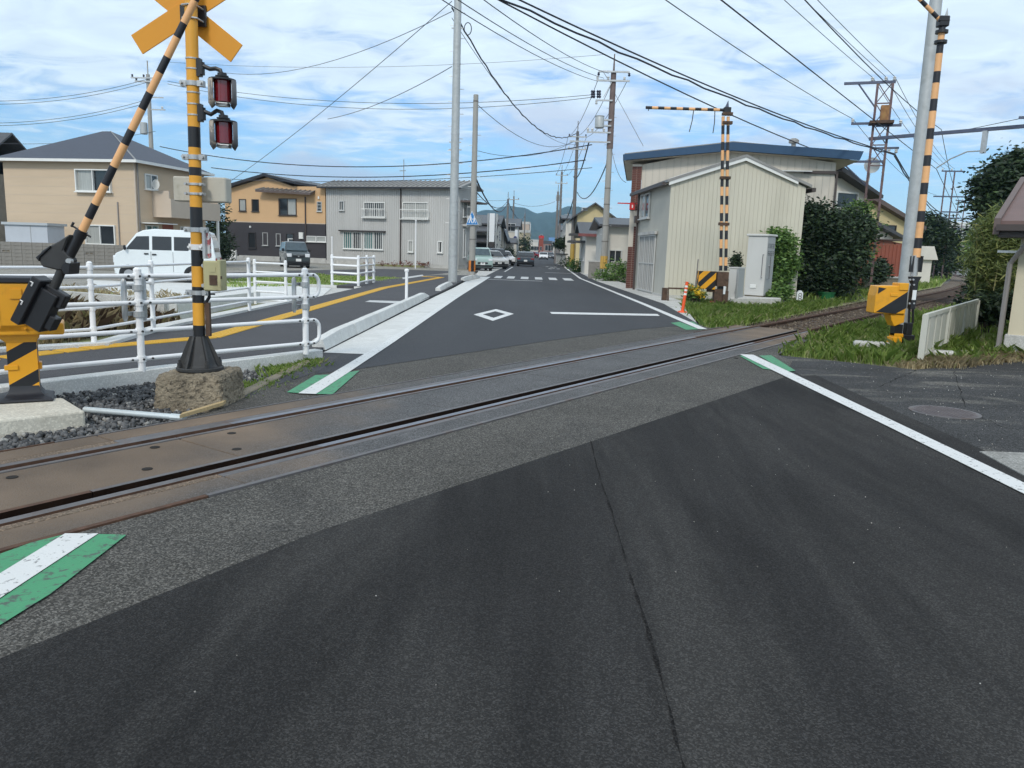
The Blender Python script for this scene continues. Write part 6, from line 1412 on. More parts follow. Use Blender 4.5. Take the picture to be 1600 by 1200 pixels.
o_ = build(mb, 'roof_seam', roof_grey, rf, local=True); o_['kind'] = 'stuff'
bl(gh, 'eave_gutter', roof_black, (-.5, W + .4, -.63, -.55, he - .14, he - .02)); pl(gh, 'side_gable', wall_corr, [(W - .02, -.02, he), (W - .02, D, he), (W - .02, D * .55, he + .55)], thick=(.03, 0, 0))
bl(gh, 'drain_pipe', pipe_brown, (fx(625.5), fx(626.9), -.13, -.05, .1, he - .1))
def gw(x0, x1, y0, y1, fm, gm, **k): return frontwin(gh, fx(x0), zg((x0 + x1) / 2, y1), fx(x1) - fx(x0), zg((x0 + x1) / 2, y0) - zg((x0 + x1) / 2, y1), fm, gm, dep=.11, **k)
gw(531, 539, 313, 328, alu, glass, mull=0, fw=.06); gw(569, 602, 315, 338, white_frame, glass, gm2=glass); gw(629, 669, 315, 340, white_frame, glass_curtain, gm2=glass_curtain)
gw(537, 566, 361, 388, white_frame, glass_teal, gm2=glass); gw(569, 599, 361, 389, white_frame, glass_teal, gm2=glass); gw(638, 646, 375, 393, white_frame, glass_curtain, mull=0); gw(684, 692, 376, 394, white_frame, glass, mull=0)
bl(gh, 'awning', alu_dark, (fx(532), fx(603), -.30, -.04, zg(560, 361), zg(560, 359)))
for (x0, x1, yb, yt) in ((567, 604, 339, 325), (627, 671, 341, 326)):
    mb = MB(); za, zb2 = zg(x0, yb), zg(x0, yt); mb.bb(fx(x0), fx(x1), -.32, -.27, zb2 - .05, zb2); mb.bb(fx(x0), fx(x1), -.32, -.05, za - .05, za); n_ = 14
    for i in range(n_ + 1): x = fx(x0) + (fx(x1) - fx(x0) - .03) * i / n_; mb.bb(x, x + .03, -.31, -.28, za, zb2 - .05)
    build(mb, 'window_railing', white_frame, gh, local=True)
bl(gh, 'aerial', pipe_grey, (fx(611), fx(611) + .04, 2.0, 2.04, he + .7, zg(611, 243)), (fx(611) - .35, fx(611) + .2, 2.0, 2.03, zg(611, 262), zg(611, 261)))
sidewin(gh, W, .9, .9, .5, 2.2, white_frame, glass, mull=0); sidewin(gh, W, .8, 4.0, .8, 1.4, white_frame, glass, mull=0); bl(gh, 'side_balcony', wall_corr, (W + .03, W + .4, .7, 3.2, 3.3, 3.45), (W + .62, W + .4, .7, 3.2, 3.45, 4.1)); bl(gh, 'lean_to_roof', roof_brown, (W + .04, W + 1.0, .2, 3.4, 5.1, 5.22))
def bush(name, label, c, rx, ry, rz, n, size, mat, seed, group=None, cat='shrub', extra=()):
    o = thing(name, label, cat, (c[0], c[1], c[2] - rz if len(c) == 3 else 0), 0, group); blobs = [(Vector(c), rx, ry, rz)] + [(Vector(c) + Vector(e[:3]), *e[3:6]) for e in extra]
    leaves('crown', blobs, n, size, mat, o, seed=seed); mb = MB(); b = o.location
    for k in range(3): a = k * 2.1 + seed; mb.path([b + Vector((.05 * math.cos(a), .05 * math.sin(a), -.05)), Vector(c) + Vector((rx * .4 * math.cos(a), ry * .4 * math.sin(a), 0))], [.03 + .02 * rz, .012], 6)
    build(mb, 'stem', bark, o); return o
for i, (px, py, s_, lb) in enumerate(((508, 408, .55, 'small dark bush at the foot of the charcoal wall corner'), (533, 409, .8, 'low broad bush at the foot of the grey house'), (683, 416, .6, 'round little bush near the right end of the grey house'), (478, 405, .9, 'dark bush beside the parked grey wagon'))):
    p = g(px, py); bush('small_bush', lb, (p.x, p.y - .4, .35 * s_ + .1), .8 * s_, .5 * s_, .45 * s_, 900, .07, leaf_dark, 20 + i, 'bushes along the left houses')
rb = thing('red_plant_bed', 'narrow bed of reddish plants along the foot of the grey house', 'plant bed', (-11.5, 60.6, 0)); mb = MB(); mb.bb(-13.8, -8.8, 60.2, 60.7, -.05, .12); build(mb, 'soil', soil, rb); leaves('foliage', [(Vector((-13 + .8 * i, 60.4, .22)), .5, .25, .18) for i in range(6)], 900, .06, M('reddish_leaf', (.16, .05, .03), rough=.8, var=.4), rb, seed=5)
mb = MB(); a, b = g(425, 424, 0), g(500, 417, 0)
# trees between beige and two-tone houses
def tree(label, base, h, blobs, n, size, mat, seed, group=None, name='tree', r=.16, limbs=5):
    b = Vector(base); o = thing(name, label, 'tree', b, 0, group); mb = MB(); mb.path([b, b + Vector((.05, 0, h * .3)), b + Vector((-.04, .05, h * .6)), b + Vector((.02, 0, h * .85))], [r, r * .75, r * .5, r * .2], 8)
    rr = random.Random(seed)
    for k in range(limbs):
        q = blobs[k % len(blobs)][0]; s0 = b + Z * h * rr.uniform(.2, .5); mb.path([s0, s0.lerp(Vector(q), .5) + Vector((0, 0, .1)), Vector(q)], [r * .4, r * .25, r * .1], 5)
    build(mb, 'trunk', bark, o); leaves('crown', blobs, n, size, mat, o, seed=seed); return o
cA = at(337, 365, 56); tree('dark evergreen tree in the gap beside the beige house', (cA.x, 56, -.05), 4.0, [(Vector((cA.x, 56, 2.7)), .8, .9, 1.5), (Vector((cA.x + .2, 56.5, 1.4)), .8, .9, 1.4), (Vector((cA.x - .8, 56, 1.6)), .8, .9, 1.3)], 4500, .11, leaf_dark, 31)
cA = at(334, 390, 50); bush('hedge_shrub', 'dark shrub low behind the van beside the charcoal wall', (cA.x, 50, .9), .8, .8, .95, 2200, .1, leaf_dark, 33)

# ------------------------------------------------------------------ vehicles
def car(label, loc, rotz, prof, belt, W, paint, wins, wind, rear, wheels, wr=.29, name='car', cat='car', group=None, top_in=.84, face=True, lights=True, gl=glass, hl=(.62, .72), grille=None, plate=True, doors=(), handles=(), rim_mat=rim_m, roofz=None, mirror=None):
    o = thing(name, label, cat, loc, rotz, group); zmax = max(p[1] for p in prof)
    hw = lambda z: W / 2 if z <= belt else W / 2 * (1 - (1 - top_in) * ((z - belt) / (zmax - belt)) ** 1.1)
    n = len(prof); mb = MB(); vs = [Vector((x, -hw(z), z)) for x, z in prof] + [Vector((x, hw(z), z)) for x, z in prof]
    lowi = [i for i in range(n) if prof[i][1] <= belt + 1e-6]; upi = [i for i in range(n) if prof[i][1] >= belt - 1e-6]
    fs = [tuple(lowi), tuple(i + n for i in lowi)[::-1], tuple(upi), tuple(i + n for i in upi)[::-1]] + [(i, (i + 1) % n, (i + 1) % n + n, i + n) for i in range(n)]
    mb.add(vs, fs); bd = build(mb, 'body', paint, o, local=True, bevel=.035, seg=2)
    for sgn in (-1, 1):
        for wp in wins:
            q = MB(); q.prism([Vector((x, sgn * (hw(z) - .012), z)) for x, z in wp], (0, sgn * .018, 0)); build(q, 'side_window', gl, o, local=True)
        for x in doors: q = MB(); q.bb(x - .006, x + .006, sgn * (W / 2 - .01) if sgn < 0 else W / 2 - .01, sgn * (W / 2 + .003) if sgn > 0 else -(W / 2 + .003), .38, belt - .02); build(q, 'door_seam', sig_black, o, local=True)
        for x, z in handles: q = MB(); q.box((x, sgn * (W / 2 + .012), z), .14, .03, .05); build(q, 'door_handle', sig_black, o, local=True)
        if mirror: q = MB(); q.box((mirror[0], sgn * (W / 2 + .09), mirror[1]), .07, .16, .18); build(q, 'mirror', sig_black, o, local=True, bevel=.03)
    def across(a, b, nm, mt, inset=.07, out=.012):
        d = Vector((b[0] - a[0], 0, b[1] - a[1])).normalized(); nv = Vector((d.z, 0, -d.x)); 
        if nv.x * ((a[0] + b[0]) / 2) < 0: nv = -nv
        wa, wb = hw(a[1]) - inset, hw(b[1]) - inset; q = MB()
        pts = [Vector((a[0], -wa, a[1])), Vector((a[0], wa, a[1])), Vector((b[0], wb, b[1])), Vector((b[0], -wb, b[1]))]; q.prism([p - nv * .01 for p in pts], nv * (.01 + out)); build(q, nm, mt, o, local=True)
    if wind: across(*wind, 'windscreen', gl)
    if rear: across(*rear, 'rear_window', gl)
    xf = max(p[0] for p in prof); xr = min(p[0] for p in prof)
    xa = lambda z, f: (max if f else min)([prof[i][0] + (prof[(i + 1) % n][0] - prof[i][0]) * ((z - prof[i][1]) / (prof[(i + 1) % n][1] - prof[i][1])) for i in range(n) if (prof[i][1] - z) * (prof[(i + 1) % n][1] - z) <= 0 and abs(prof[i][1] - prof[(i + 1) % n][1]) > 1e-6])
    for x, side in wheels:
        for sgn in (-1, 1):
            q = MB(); q.cyl((x, sgn * (W / 2 - .02), wr + .02), (x, sgn * (W / 2 + .004), wr + .02), wr + .055, n=24); build(q, 'wheel_arch', sig_black, o, local=True)
            q = MB(); q.cyl((x, sgn * (W / 2 - .17), wr), (x, sgn * (W / 2 + .008), wr), wr, n=26); wh = build(q, 'wheel', tire_m, o, local=True, bevel=.02)
            q = MB(); q.cyl((x, sgn * (W / 2), wr), (x, sgn * (W / 2 + .014), wr), wr * .62, n=18); build(q, 'rim', rim_mat, wh, local=True)
    for f in (1, 0):
        z0_, z1_ = hl; zc = (z0_ + z1_) / 2; xx = xa(zc, f); sg = 1 if f else -1
        for sgn in (-1, 1):
            q = MB(); q.box((xx - sg * .03, sgn * (W / 2 - .17), zc), .10, .30, z1_ - z0_); build(q, 'headlight' if f else 'tail_light', lamp_clear if f else tail_red, o, local=True, bevel=.02)
        q = MB(); q.box((xa(.36, f) - sg * .02, 0, .36), .10, W - .12, .16); build(q, 'bumper', sig_black if paint is not van_white else paint, o, local=True, bevel=.02)
        if plate: q = MB(); q.box((xa(.50, f) + sg * .02, 0, .50 if f else .56), .02, .33, .165); build(q, 'number_plate', plate_m, o, local=True)
    if grille: q = MB(); q.box((xa(grille[0], 1) + .005, 0, grille[0]), .04, W * .5, grille[1]); build(q, 'grille', sig_black, o, local=True); q = MB(); q.box((xa(grille[0], 1) + .022, 0, grille[0] + grille[1] * .5), .03, W * .5, .03); build(q, 'grille_bar', chrome, o, local=True); q = MB(); q.box((xa(grille[0], 1) + .03, 0, grille[0] + .0), .03, .10, .08); build(q, 'badge', chrome, o, local=True)
    q = MB(); q.bb(xr + .1, xf - .1, -W / 2 + .08, W / 2 - .08, .14, .30); build(q, 'underbody', sig_black, o, local=True)
    return o
van_white = M('van_white_paint', (.70, .74, .75), rough=.25, var=.02, coat=.5)
VAN = [(-1.62, .24), (-1.68, .42), (-1.70, .95), (-1.66, 1.10), (-1.60, 1.55), (-1.50, 1.80), (-1.35, 1.86), (.35, 1.88), (.72, 1.82), (.95, 1.70), (1.40, 1.10), (1.62, 1.00), (1.70, .85), (1.70, .42), (1.62, .24)]
VANW = [[(.52, 1.14), (1.26, 1.14), (1.22, 1.24), (.93, 1.60), (.52, 1.62)], [(-.22, 1.14), (.42, 1.14), (.42, 1.62), (-.22, 1.62)], [(-.82, 1.18), (-.76, 1.14), (-.30, 1.14), (-.30, 1.62), (-.86, 1.62)], [(-1.52, 1.20), (-1.46, 1.14), (-1.10, 1.14), (-1.06, 1.62), (-1.48, 1.62)]]
vf, vr_ = at(186, 445, 27.3), at(331, 441, 28.1)
vc = (vf + vr_) / 2 + Vector((0, .35, 0)); van_rot = math.atan2(vf.y - vr_.y, vf.x - vr_.x)
car('white kei delivery van parked side-on on the gravel lot', (vc.x, vc.y, -.03), van_rot, VAN, 1.10, 1.44, van_white, VANW, ((1.36, 1.15), (.98, 1.66)), ((-1.655, 1.12), (-1.55, 1.65)), [(1.22, 0), (-.92, 0)], wr=.27, name='delivery_van', cat='van', doors=(.47, -.26, -.98), handles=((.62, 1.0), (.36, .98)), hl=(.66, .92), grille=(.75, .08), mirror=(1.30, 1.2))
wg_p = M('wagon_dark_green_grey', (.040, .052, .055), rough=.25, var=.03, coat=.6)
WAG = [(-1.62, .24), (-1.69, .45), (-1.69, .92), (-1.64, 1.06), (-1.50, 1.56), (-1.36, 1.64), (.40, 1.66), (.62, 1.60), (1.02, 1.06), (1.50, .98), (1.66, .88), (1.70, .72), (1.70, .42), (1.62, .24)]
WAGW = [[(.0, 1.10), (.86, 1.10), (.56, 1.50), (.0, 1.54)], [(-.85, 1.10), (-.08, 1.10), (-.08, 1.54), (-.85, 1.54)], [(-1.50, 1.14), (-.95, 1.10), (-.95, 1.52), (-1.38, 1.50)]]
wc = (g(428, 417) + g(470, 417)) / 2 + Vector((.2, .8, 0))
glass_blue = M('windscreen_blue', (.06, .085, .10), rough=.08, var=.3, scale=3)
car('dark grey-green kei wagon parked before the two-tone house, facing the viewer', (wc.x, wc.y, -.03), R_(-64), WAG, 1.06, 1.46, wg_p, WAGW, ((1.02, 1.10), (.66, 1.56)), ((-1.63, 1.1), (-1.52, 1.5)), [(1.15, 0), (-1.2, 0)], wr=.28, doors=(-.04, -.90), handles=((.1, .95), (-.8, .95)), hl=(.68, .90), grille=(.74, .16), gl=glass_blue, mirror=(.80, 1.12))
# parked along the left edge of the street
green_p = M('car_mint_paint', (.33, .44, .41), rough=.25, var=.02, coat=.5); silver_p = M('car_silver_paint', (.52, .52, .50), rough=.25, metal=.3, var=.02, coat=.5); black_p = M('car_black_paint', (.010, .010, .013), rough=.18, var=.02, coat=.7); white_p = M('car_white_paint', (.68, .68, .68), rough=.25, var=.02, coat=.5); red_p = M('car_red_paint', (.30, .03, .05), rough=.3, var=.02, coat=.5); grey_p = M('car_dark_grey', (.08, .085, .095), rough=.3, var=.02, coat=.5)
q = at(745, 421, 57); car('pale mint kei wagon parked nose-out beside the concrete pole', (q.x + .15, 57.6, 0), R_(-78), WAG, 1.06, 1.46, green_p, WAGW, ((1.02, 1.10), (.66, 1.56)), ((-1.63, 1.1), (-1.52, 1.5)), [(1.15, 0), (-1.2, 0)], wr=.28, hl=(.72, .86), grille=(.55, .12), gl=glass_blue, mirror=(.80, 1.12), group='cars parked on the left of the street')
HAT = [(-1.95, .24), (-2.02, .5), (-2.0, .88), (-1.88, .98), (-1.35, 1.36), (-1.0, 1.46), (.1, 1.47), (.45, 1.42), (1.1, .96), (1.75, .86), (1.98, .70), (2.02, .42), (1.95, .24)]
HATW = [[(.02, 1.0), (.92, 1.0), (.42, 1.36), (.02, 1.40)], [(-.85, 1.0), (-.06, 1.0), (-.06, 1.40), (-.85, 1.38)], [(-1.5, 1.02), (-.92, 1.0), (-.92, 1.36), (-1.2, 1.32)]]
HK = dict(wind=((1.08, 1.0), (.48, 1.39)), rear=((-1.84, 1.02), (-1.38, 1.33)), wheels=[(1.28, 0), (-1.25, 0)], wr=.31)
def hatch(label, loc, rot, paint, group='cars parked on the left of the street', **k): return car(label, loc, rot, HAT, .96, 1.70, paint, HATW, HK['wind'], HK['rear'], HK['wheels'], HK['wr'], group=group, hl=(.66, .80), grille=(.5, .14), mirror=(.75, 1.0), **k)
hatch('silver hatchback parked behind the mint wagon', (at(764, 415, 64).x, 64.5, 0), R_(-62), silver_p)
q = at(764, 405, 69); car('black kei wagon parked behind the silver hatchback', (q.x + .5, 70, 0), R_(-66), WAG, 1.06, 1.46, black_p, WAGW, ((1.02, 1.10), (.66, 1.56)), ((-1.63, 1.1), (-1.52, 1.5)), [(1.15, 0), (-1.2, 0)], wr=.28, hl=(.68, .90), grille=(.74, .14), mirror=(.80, 1.12), group='cars parked on the left of the street')
hatch('white hatchback parked last in the left row', (at(783, 410, 79).x, 80, 0), R_(-70), white_p)
hatch('black hatchback driving away in the left lane', (at(821, 412, 77).x, 79.3, .004), R_(90), black_p, group='cars driving on the street')
hatch('white car coming towards the viewer far up the street', (at(849, 403, 150).x, 150, .004), R_(-90), white_p, group='cars driving on the street')
hatch('dark grey car behind the oncoming white car', (at(859.5, 401, 172).x, 172, .004), R_(-90), grey_p, group='cars driving on the street')
hatch('red car at the left edge far up the street', (at(834, 400, 178).x, 178, .004), R_(-30), red_p, group='cars driving on the street')
hatch('white car half hidden at the left edge before the black car', (at(808, 404, 122).x - .4, 122, .004), R_(-80), white_p, group='cars parked on the left of the street')

# ================================================================== RIGHT SIDE: sheds, houses, cabinets, plants
# --- cream shed with vertical siding, every board its own piece
p0 = Vector((4.73, 28.8, 0)); ang = R_(4.5); zE = zp_(1035, 281, 28.8); zP = zp_(1154, 245, 29.1)
W = (at(1249, 400, 29.2).x - p0.x) / math.cos(ang)
cs = thing('cream_shed', 'cream board-clad shed with gable front and glazed sliding doors facing the road', 'shed', (p0.x, p0.y, -.05), ang)
D = 5.6; rx = W * .53
mb = MB(); mb.prism([(.02, .02, 0), (W - .02, .02, 0), (W - .02, .02, zE - .02), (rx, .02, zP - .02), (.02, .02, zE - .02)], (0, D, 0)); build(mb, 'side_wall', wall_creamside, cs, local=True)  # dimmer cream than the front boards, side shade painted in
nbd = 32; bw_ = W / nbd
def ztop(x): return zE + (zP - zE) * (x / rx if x < rx else (W - x) / (W - rx))
for i in range(nbd):
    x0, x1 = i * bw_ + .0035, (i + 1) * bw_ - .0035; j = random.uniform(-.0015, .0015); mb = MB()
    pts = [(x0, -.02 + j, .12), (x1, -.02 + j, .12), (x1, -.02 + j, ztop(x1) - .03)] + ([(rx, -.02 + j, zP - .03)] if x0 < rx < x1 else []) + [(x0, -.02 + j, ztop(x0) - .03)]
    mb.prism(pts, (0, .035, 0)); build(mb, 'siding_board', wall_cream, cs, local=True)
bl(cs, 'plinth', concrete, (-.02, W + .02, -.05, D, 0, .12))
gable_roof(cs, W, D, zE + .02, zP + .02, .16, roof_grey, ridge_x=rx, th=.10)
pl(cs, 'verge_board', white_frame, [(-.1, -.14, zE - .14), (rx, -.14, zP - .10), (rx, -.14, zP + .12), (-.1, -.14, zE + .10)], [(rx, -.14, zP - .10), (W * .93, -.14, zE + .06), (W * .93, -.14, zE + .26), (rx, -.14, zP + .12)], thick=(0, .025, 0))
bl(cs, 'eave_gutter', pipe_brown, (-.34, -.22, -.1, D + .3, zE - .14, zE - .02)); bl(cs, 'eave_gutter', pipe_brown, (W + .2, W + .34, -.1, D + .3, zE - .18, zE - .04)); bl(cs, 'drain_pipe', pipe_brown, (-.10, -.02, D - .4, D - .32, 0, zE - .1))
# road side: glazed sliding doors, upper window
o_l = Vector((0, D, 0)); ax_l = Vector((0, -1, 0)); nr_l = Vector((-1, 0, 0))
for k in range(3): window(cs, o_l, ax_l, nr_l, 1.0 + k * .95, .1, .92, 2.25, alu, glass, mull=2, fw=.05, sill=False, name='sliding_door', dep=.06, horiz=1)
bl(cs, 'door_lintel', concrete, (-.12, -.01, D - 4.0, D - .9, 2.36, 2.48)); window(cs, o_l, ax_l, nr_l, .7, 3.05, 1.7, 1.0, alu, glass_curtain, gm2=glass, name='window')
bl(cs, 'rain_head', pipe_brown, (-.20, -.02, D - .5, D - .25, 2.9, 3.2))
# --- blue-edged building behind
p0b = Vector((4.05, 35.4, 0)); p1b = Vector((at(1292, 400, 34.3).x, 34.3, 0))
bb2, W = house_root('blue_roof_building', 'off-white building with broad blue roof fascia rising behind the cream shed', p0b, p1b, 'building')
D = 9; zE2, zP2, zR2 = zp_(990, 252, 35.5), zp_(1140, 228, 34.9), zp_(1325, 243, 34.2)
rx = W * .49
mb = MB(); mb.prism([(.45, 0, 0), (W, 0, 0), (W, 0, zR2 - .25), (rx, 0, zP2), (.45, 0, zE2 - .1)], (0, D, 0)); build(mb, 'wall', wall_offwhite, bb2, local=True)
mb = MB(); x = .6
while x < W - .1: zt_ = (zE2 + (zP2 - zE2) * x / rx if x < rx else zR2 - .2 + (zP2 - zR2 + .2) * (W - x) / (W - rx)) - .12; mb.bb(x, x + .025, -.022, -.001, 2.0, zt_); x += .30
o_ = build(mb, 'siding_joint', wall_creamside, bb2, local=True); o_['kind'] = 'stuff'
f0, f1, f2 = (-.35, -.55, zp_(968, 248, 34.9)), (rx, -.55, zp_(1140, 233, 34.3)), (W + .8, -.55, zp_(1322, 247, 33.6))
mb = MB(); hF = .35
mb.prism([f0, f1, (f1[0], f1[1], f1[2] + hF), (f0[0] - .02, f0[1], f0[2] + hF - .1)], (0, .12, 0)); mb.prism([f1, f2, (f2[0] + .12, f2[1], f2[2] + hF), (f1[0], f1[1], f1[2] + hF)], (0, .12, 0)); mb.prism([(f0[0], -.43, f0[2]), (f0[0] - .02, -.43, f0[2] + hF - .1), (f0[0] - .02, D, f0[2] + hF - .1), (f0[0], D, f0[2])], (-.05, 0, 0))
build(mb, 'fascia', fascia_blue, bb2, local=True)
mb = MB(); mb.poly([(f0[0], -.5, f0[2] - .02), (f1[0], -.5, f1[2] - .02), (f1[0], D, f1[2] - .02), (f0[0], D, f0[2] - .02)]); mb.poly([(f1[0], -.5, f1[2] - .02), (f2[0], -.5, f2[2] - .02), (f2[0], D, f2[2] - .02), (f1[0], D, f1[2] - .02)]); build(mb, 'soffit', wall_offwhite, bb2, local=True)
mb = MB(); mb.prism([(f0[0], -.45, f0[2] + .2), (f1[0], -.45, f1[2] + .3), (f1[0], -.45, f1[2] + .4), (f0[0], -.45, f0[2] + .3)], (0, D, 0)); mb.prism([(f1[0], -.45, f1[2] + .3), (f2[0], -.45, f2[2] + .2), (f2[0], -.45, f2[2] + .3), (f1[0], -.45, f1[2] + .4)], (0, D, 0)); build(mb, 'roof', roof_grey, bb2, local=True)
mb = MB(); c = Vector((W * .83, 2, zP2 + .35)); mb.lathe(c, [(.10, -.3), (.10, .1), (.22, .12), (.22, .25), (.12, .32)], 12); build(mb, 'roof_vent', roof_grey, bb2, local=True)
# brick corner column: plaster over bricks, the bricks as pieces
bl(bb2, 'corner_column', wall_offwhite, (0.02, .44, -.08, 1.2, 0, zE2 - .1))
col_o = bpy.data.objects.new('brick_facing', None); COL.objects.link(col_o); col_o.parent = bb2; WM[col_o.name] = WM[bb2.name]
bk = MB(); bk.bb(.003, .205, 0, .03, .003, .094); bkp = None
zr = 0.0; row = 0
while zr < zE2 - .25:
    for k in range(2):
        f = zr / zE2; keep = (f < .33) or (f > .62) or (.33 <= f < .48 and k == 1) or (row % 3 == 0 and k == 1 and f < .55)
        if keep:
            m4 = Matrix.Translation((.02 + k * .21, -.115 + random.uniform(-.003, .003), zr))
            if bkp is None: bkp = build(bk, 'brick', brick_m, col_o, local=True); bkp.matrix_local = m4
            else: share(bkp, 'brick', col_o, m4)
    zr += .1; row += 1
bl(bb2, 'drain_pipe', pipe_brown, (W + .02, W + .1, -.12, -.04, 0, zR2 - .6), (W - 1.3, W + .1, -.12, -.04, zR2 - .72, zR2 - .6)); bl(bb2, 'hood_vent', alu, (W - 2.6, W - 1.0, -.3, 0, zp_(1260, 272, 36) - .04, zp_(1260, 272, 36)))
ap = at(1255, 318, 35.6); ac = thing('air_conditioner', 'white air conditioner mounted high on the blue-roofed building above the shrub', 'air conditioner', (ap.x, 35.55, zp_(1255, 325, 35.6)), ang); bl(ac, 'case', white_frame, (-.4, .4, -.15, .18, 0, .62), bevel=.02); mb = MB(); mb.cyl((-.08, -.156, .31), (-.08, -.15, .31), .22, n=18); build(mb, 'fan_grille', cabinet_dk, ac, local=True)
# red sign projecting over the road
rs = at(990, 322, 34.3); rsg = thing('red_sign', 'small red projecting sign on the corner of the cream shed', 'sign', (rs.x - .1, 34.3, rs.z - .3)); mb = MB(); mb.bb(rs.x - .7, rs.x + .15, 34.28, 34.32, rs.z + .08, rs.z + .13); build(mb, 'bracket', sign_red, rsg); mb = MB(); a, b = at(983, 328, 34.3), at(992, 317, 34.3); mb.bb(a.x, b.x, 34.2, 34.26, a.z, b.z); build(mb, 'board', sign_red, rsg, bevel=.01); mb = MB(); c = (a + b) / 2; mb.bb(c.x - .02, c.x + .03, 34.19, 34.2, c.z - .07, c.z + .06); build(mb, 'mark', reflect_white, rsg)
# --- houses behind the shrubs along the track
nh, W = house_root('white_tiled_house', 'white-walled house with dark tiled gable directly right of the blue-roofed building', (at(1290, 400, 38).x, 38.0), (at(1345, 400, 39).x, 39.0)); zz = lambda y: zp_(1315, y, 38.5)
bl(nh, 'wall', wall_white, (0, W, 0, 6, 0, zz(278))); mb = MB(); mb.prism([(-.1, -.6, zz(270)), (W + .4, -.6, zz(306)), (W + .4, -.6, zz(301)), (-.1, -.6, zz(262))], (0, 7, 0)); build(mb, 'roof', roof_tile, nh, local=True); frontwin(nh, .25, zz(326), W * .62, zz(298) - zz(326), white_frame, glass, mull=0, fw=.08); mb = MB(); c = Vector((W * .62, -.8, zz(258))); mb.path([c, c + Vector((0, -.05, 0)), c + Vector((-.05, -.12, 0))], [.03, .28, .36], 16); mb.cyl(c, c + Vector((.1, .1, -.7)), .025, n=6); build(mb, 'satellite_dish', white_frame, nh, local=True, smooth=True)
yh, W = house_root('yellow_gable_house', 'pale yellow house with long sloping brown roof seen between the mast and the grey pole', (at(1336, 400, 52).x, 52.0), (at(1424, 400, 54).x, 54.0)); zz = lambda y: zp_(1380, y, 53)
mb = MB(); mb.prism([(0, 0, 0), (W, 0, 0), (W, 0, zz(352)), (0, 0, zz(308))], (0, 6, 0)); build(mb, 'wall', wall_yellow, yh, local=True); mb = MB(); mb.prism([(-.3, -.5, zz(306)), (W + .5, -.5, zz(356)), (W + .5, -.5, zz(350)), (-.3, -.5, zz(298))], (0, 7, 0)); build(mb, 'roof', roof_brown, yh, local=True); frontwin(yh, W * .50, zz(362), .8, .5, alu_dark, glass, mull=0); mb = MB()
for i in range(4): mb.bb(W * .52 + i * .35, W * .52 + .04 + i * .35, 1, 1.04, zz(340) - .2, zz(323)); 
mb.bb(W * .52, W * .52 + 1.1, 1, 1.04, zz(323) - .04, zz(323)); build(mb, 'roof_rack', alu, yh, local=True)
ws, W = house_root('white_lean_shed', 'low white shed with sloping tiled eave below the yellow house', (at(1338, 400, 47).x, 47.0), (at(1392, 400, 48).x, 48.0), 'shed'); zz = lambda y: zp_(1370, y, 47.5)
mb = MB(); mb.prism([(0, 0, 0), (W, 0, 0), (W, 0, zz(368)), (0, 0, zz(340))], (0, 3, 0)); build(mb, 'wall', wall_white, ws, local=True); mb = MB(); mb.prism([(-.2, -.5, zz(341)), (W + .5, -.5, zz(372)), (W + .5, -.5, zz(367)), (-.2, -.5, zz(335))], (0, 4, 0)); build(mb, 'roof', roof_tile, ws, local=True)
rs_, W = house_root('red_tin_shed', 'rust-red tin shed low behind the grey pole', (at(1356, 400, 45).x, 45.0), (at(1417, 400, 45.5).x, 45.5), 'shed'); zz = lambda y: zp_(1390, y, 45)
mb = MB(); mb.prism([(0, 0, 0), (W, 0, 0), (W, 0, zz(380)), (W * .45, 0, zz(374)), (0, 0, zz(372))], (0, 3, 0)); build(mb, 'wall', wall_red, rs_, local=True); bl(rs_, 'roof', roof_brown, (-.1, W + .15, -.2, 3.1, zz(374), zz(374) + .07))
mb = MB(); x = .1
while x < W: mb.bb(x, x + .05, -.03, -.001, .1, zz(381)); x += .24
o_ = build(mb, 'corrugation', wall_red, rs_, local=True); o_['kind'] = 'stuff'
fs_ = at(1440, 420, 60); fsh = thing('white_shed', 'tiny white pitched shed right of the boom beyond the track', 'shed', (fs_.x, 60, -.05)); bl(fsh, 'wall', wall_white, (-.6, .7, 0, 2, 0, 1.9)); pl(fsh, 'roof', wall_white, [(-.8, -.3, 1.9), (1.0, -.3, 1.9), (.6, -.3, 2.9), (-.5, -.3, 2.9)], thick=(0, 2.5, 0))
st = at(1352, 440, 41); stw = thing('stone_wall', 'mossy low concrete wall along the track below the red shed', 'wall', (st.x, 41, -.05), R_(38)); bl(stw, 'wall', concrete_old, (0, 5, 0, .2, 0, .75)); bl(stw, 'coping', concrete, (-.05, 5.05, -.05, .25, .75, .83))
fb, W = house_root('far_grey_block', 'large pale grey block closing the view down the track', (at(1476, 410, 190).x, 190), (at(1545, 410, 190).x, 190), 'building'); zz = lambda y: zp_(1500, y, 190)
bl(fb, 'wall', wall_grey, (0, W, 0, 12, 0, zz(352))); bl(fb, 'parapet', white_frame, (-.2, W, -.2, 12, zz(352), zz(347)))
for r_i in range(4):
    for k in range(4): frontwin(fb, 1.2 + k * 2.6, 1.2 + r_i * 2.6, 1.5, 1.2, alu, glass, mull=1)

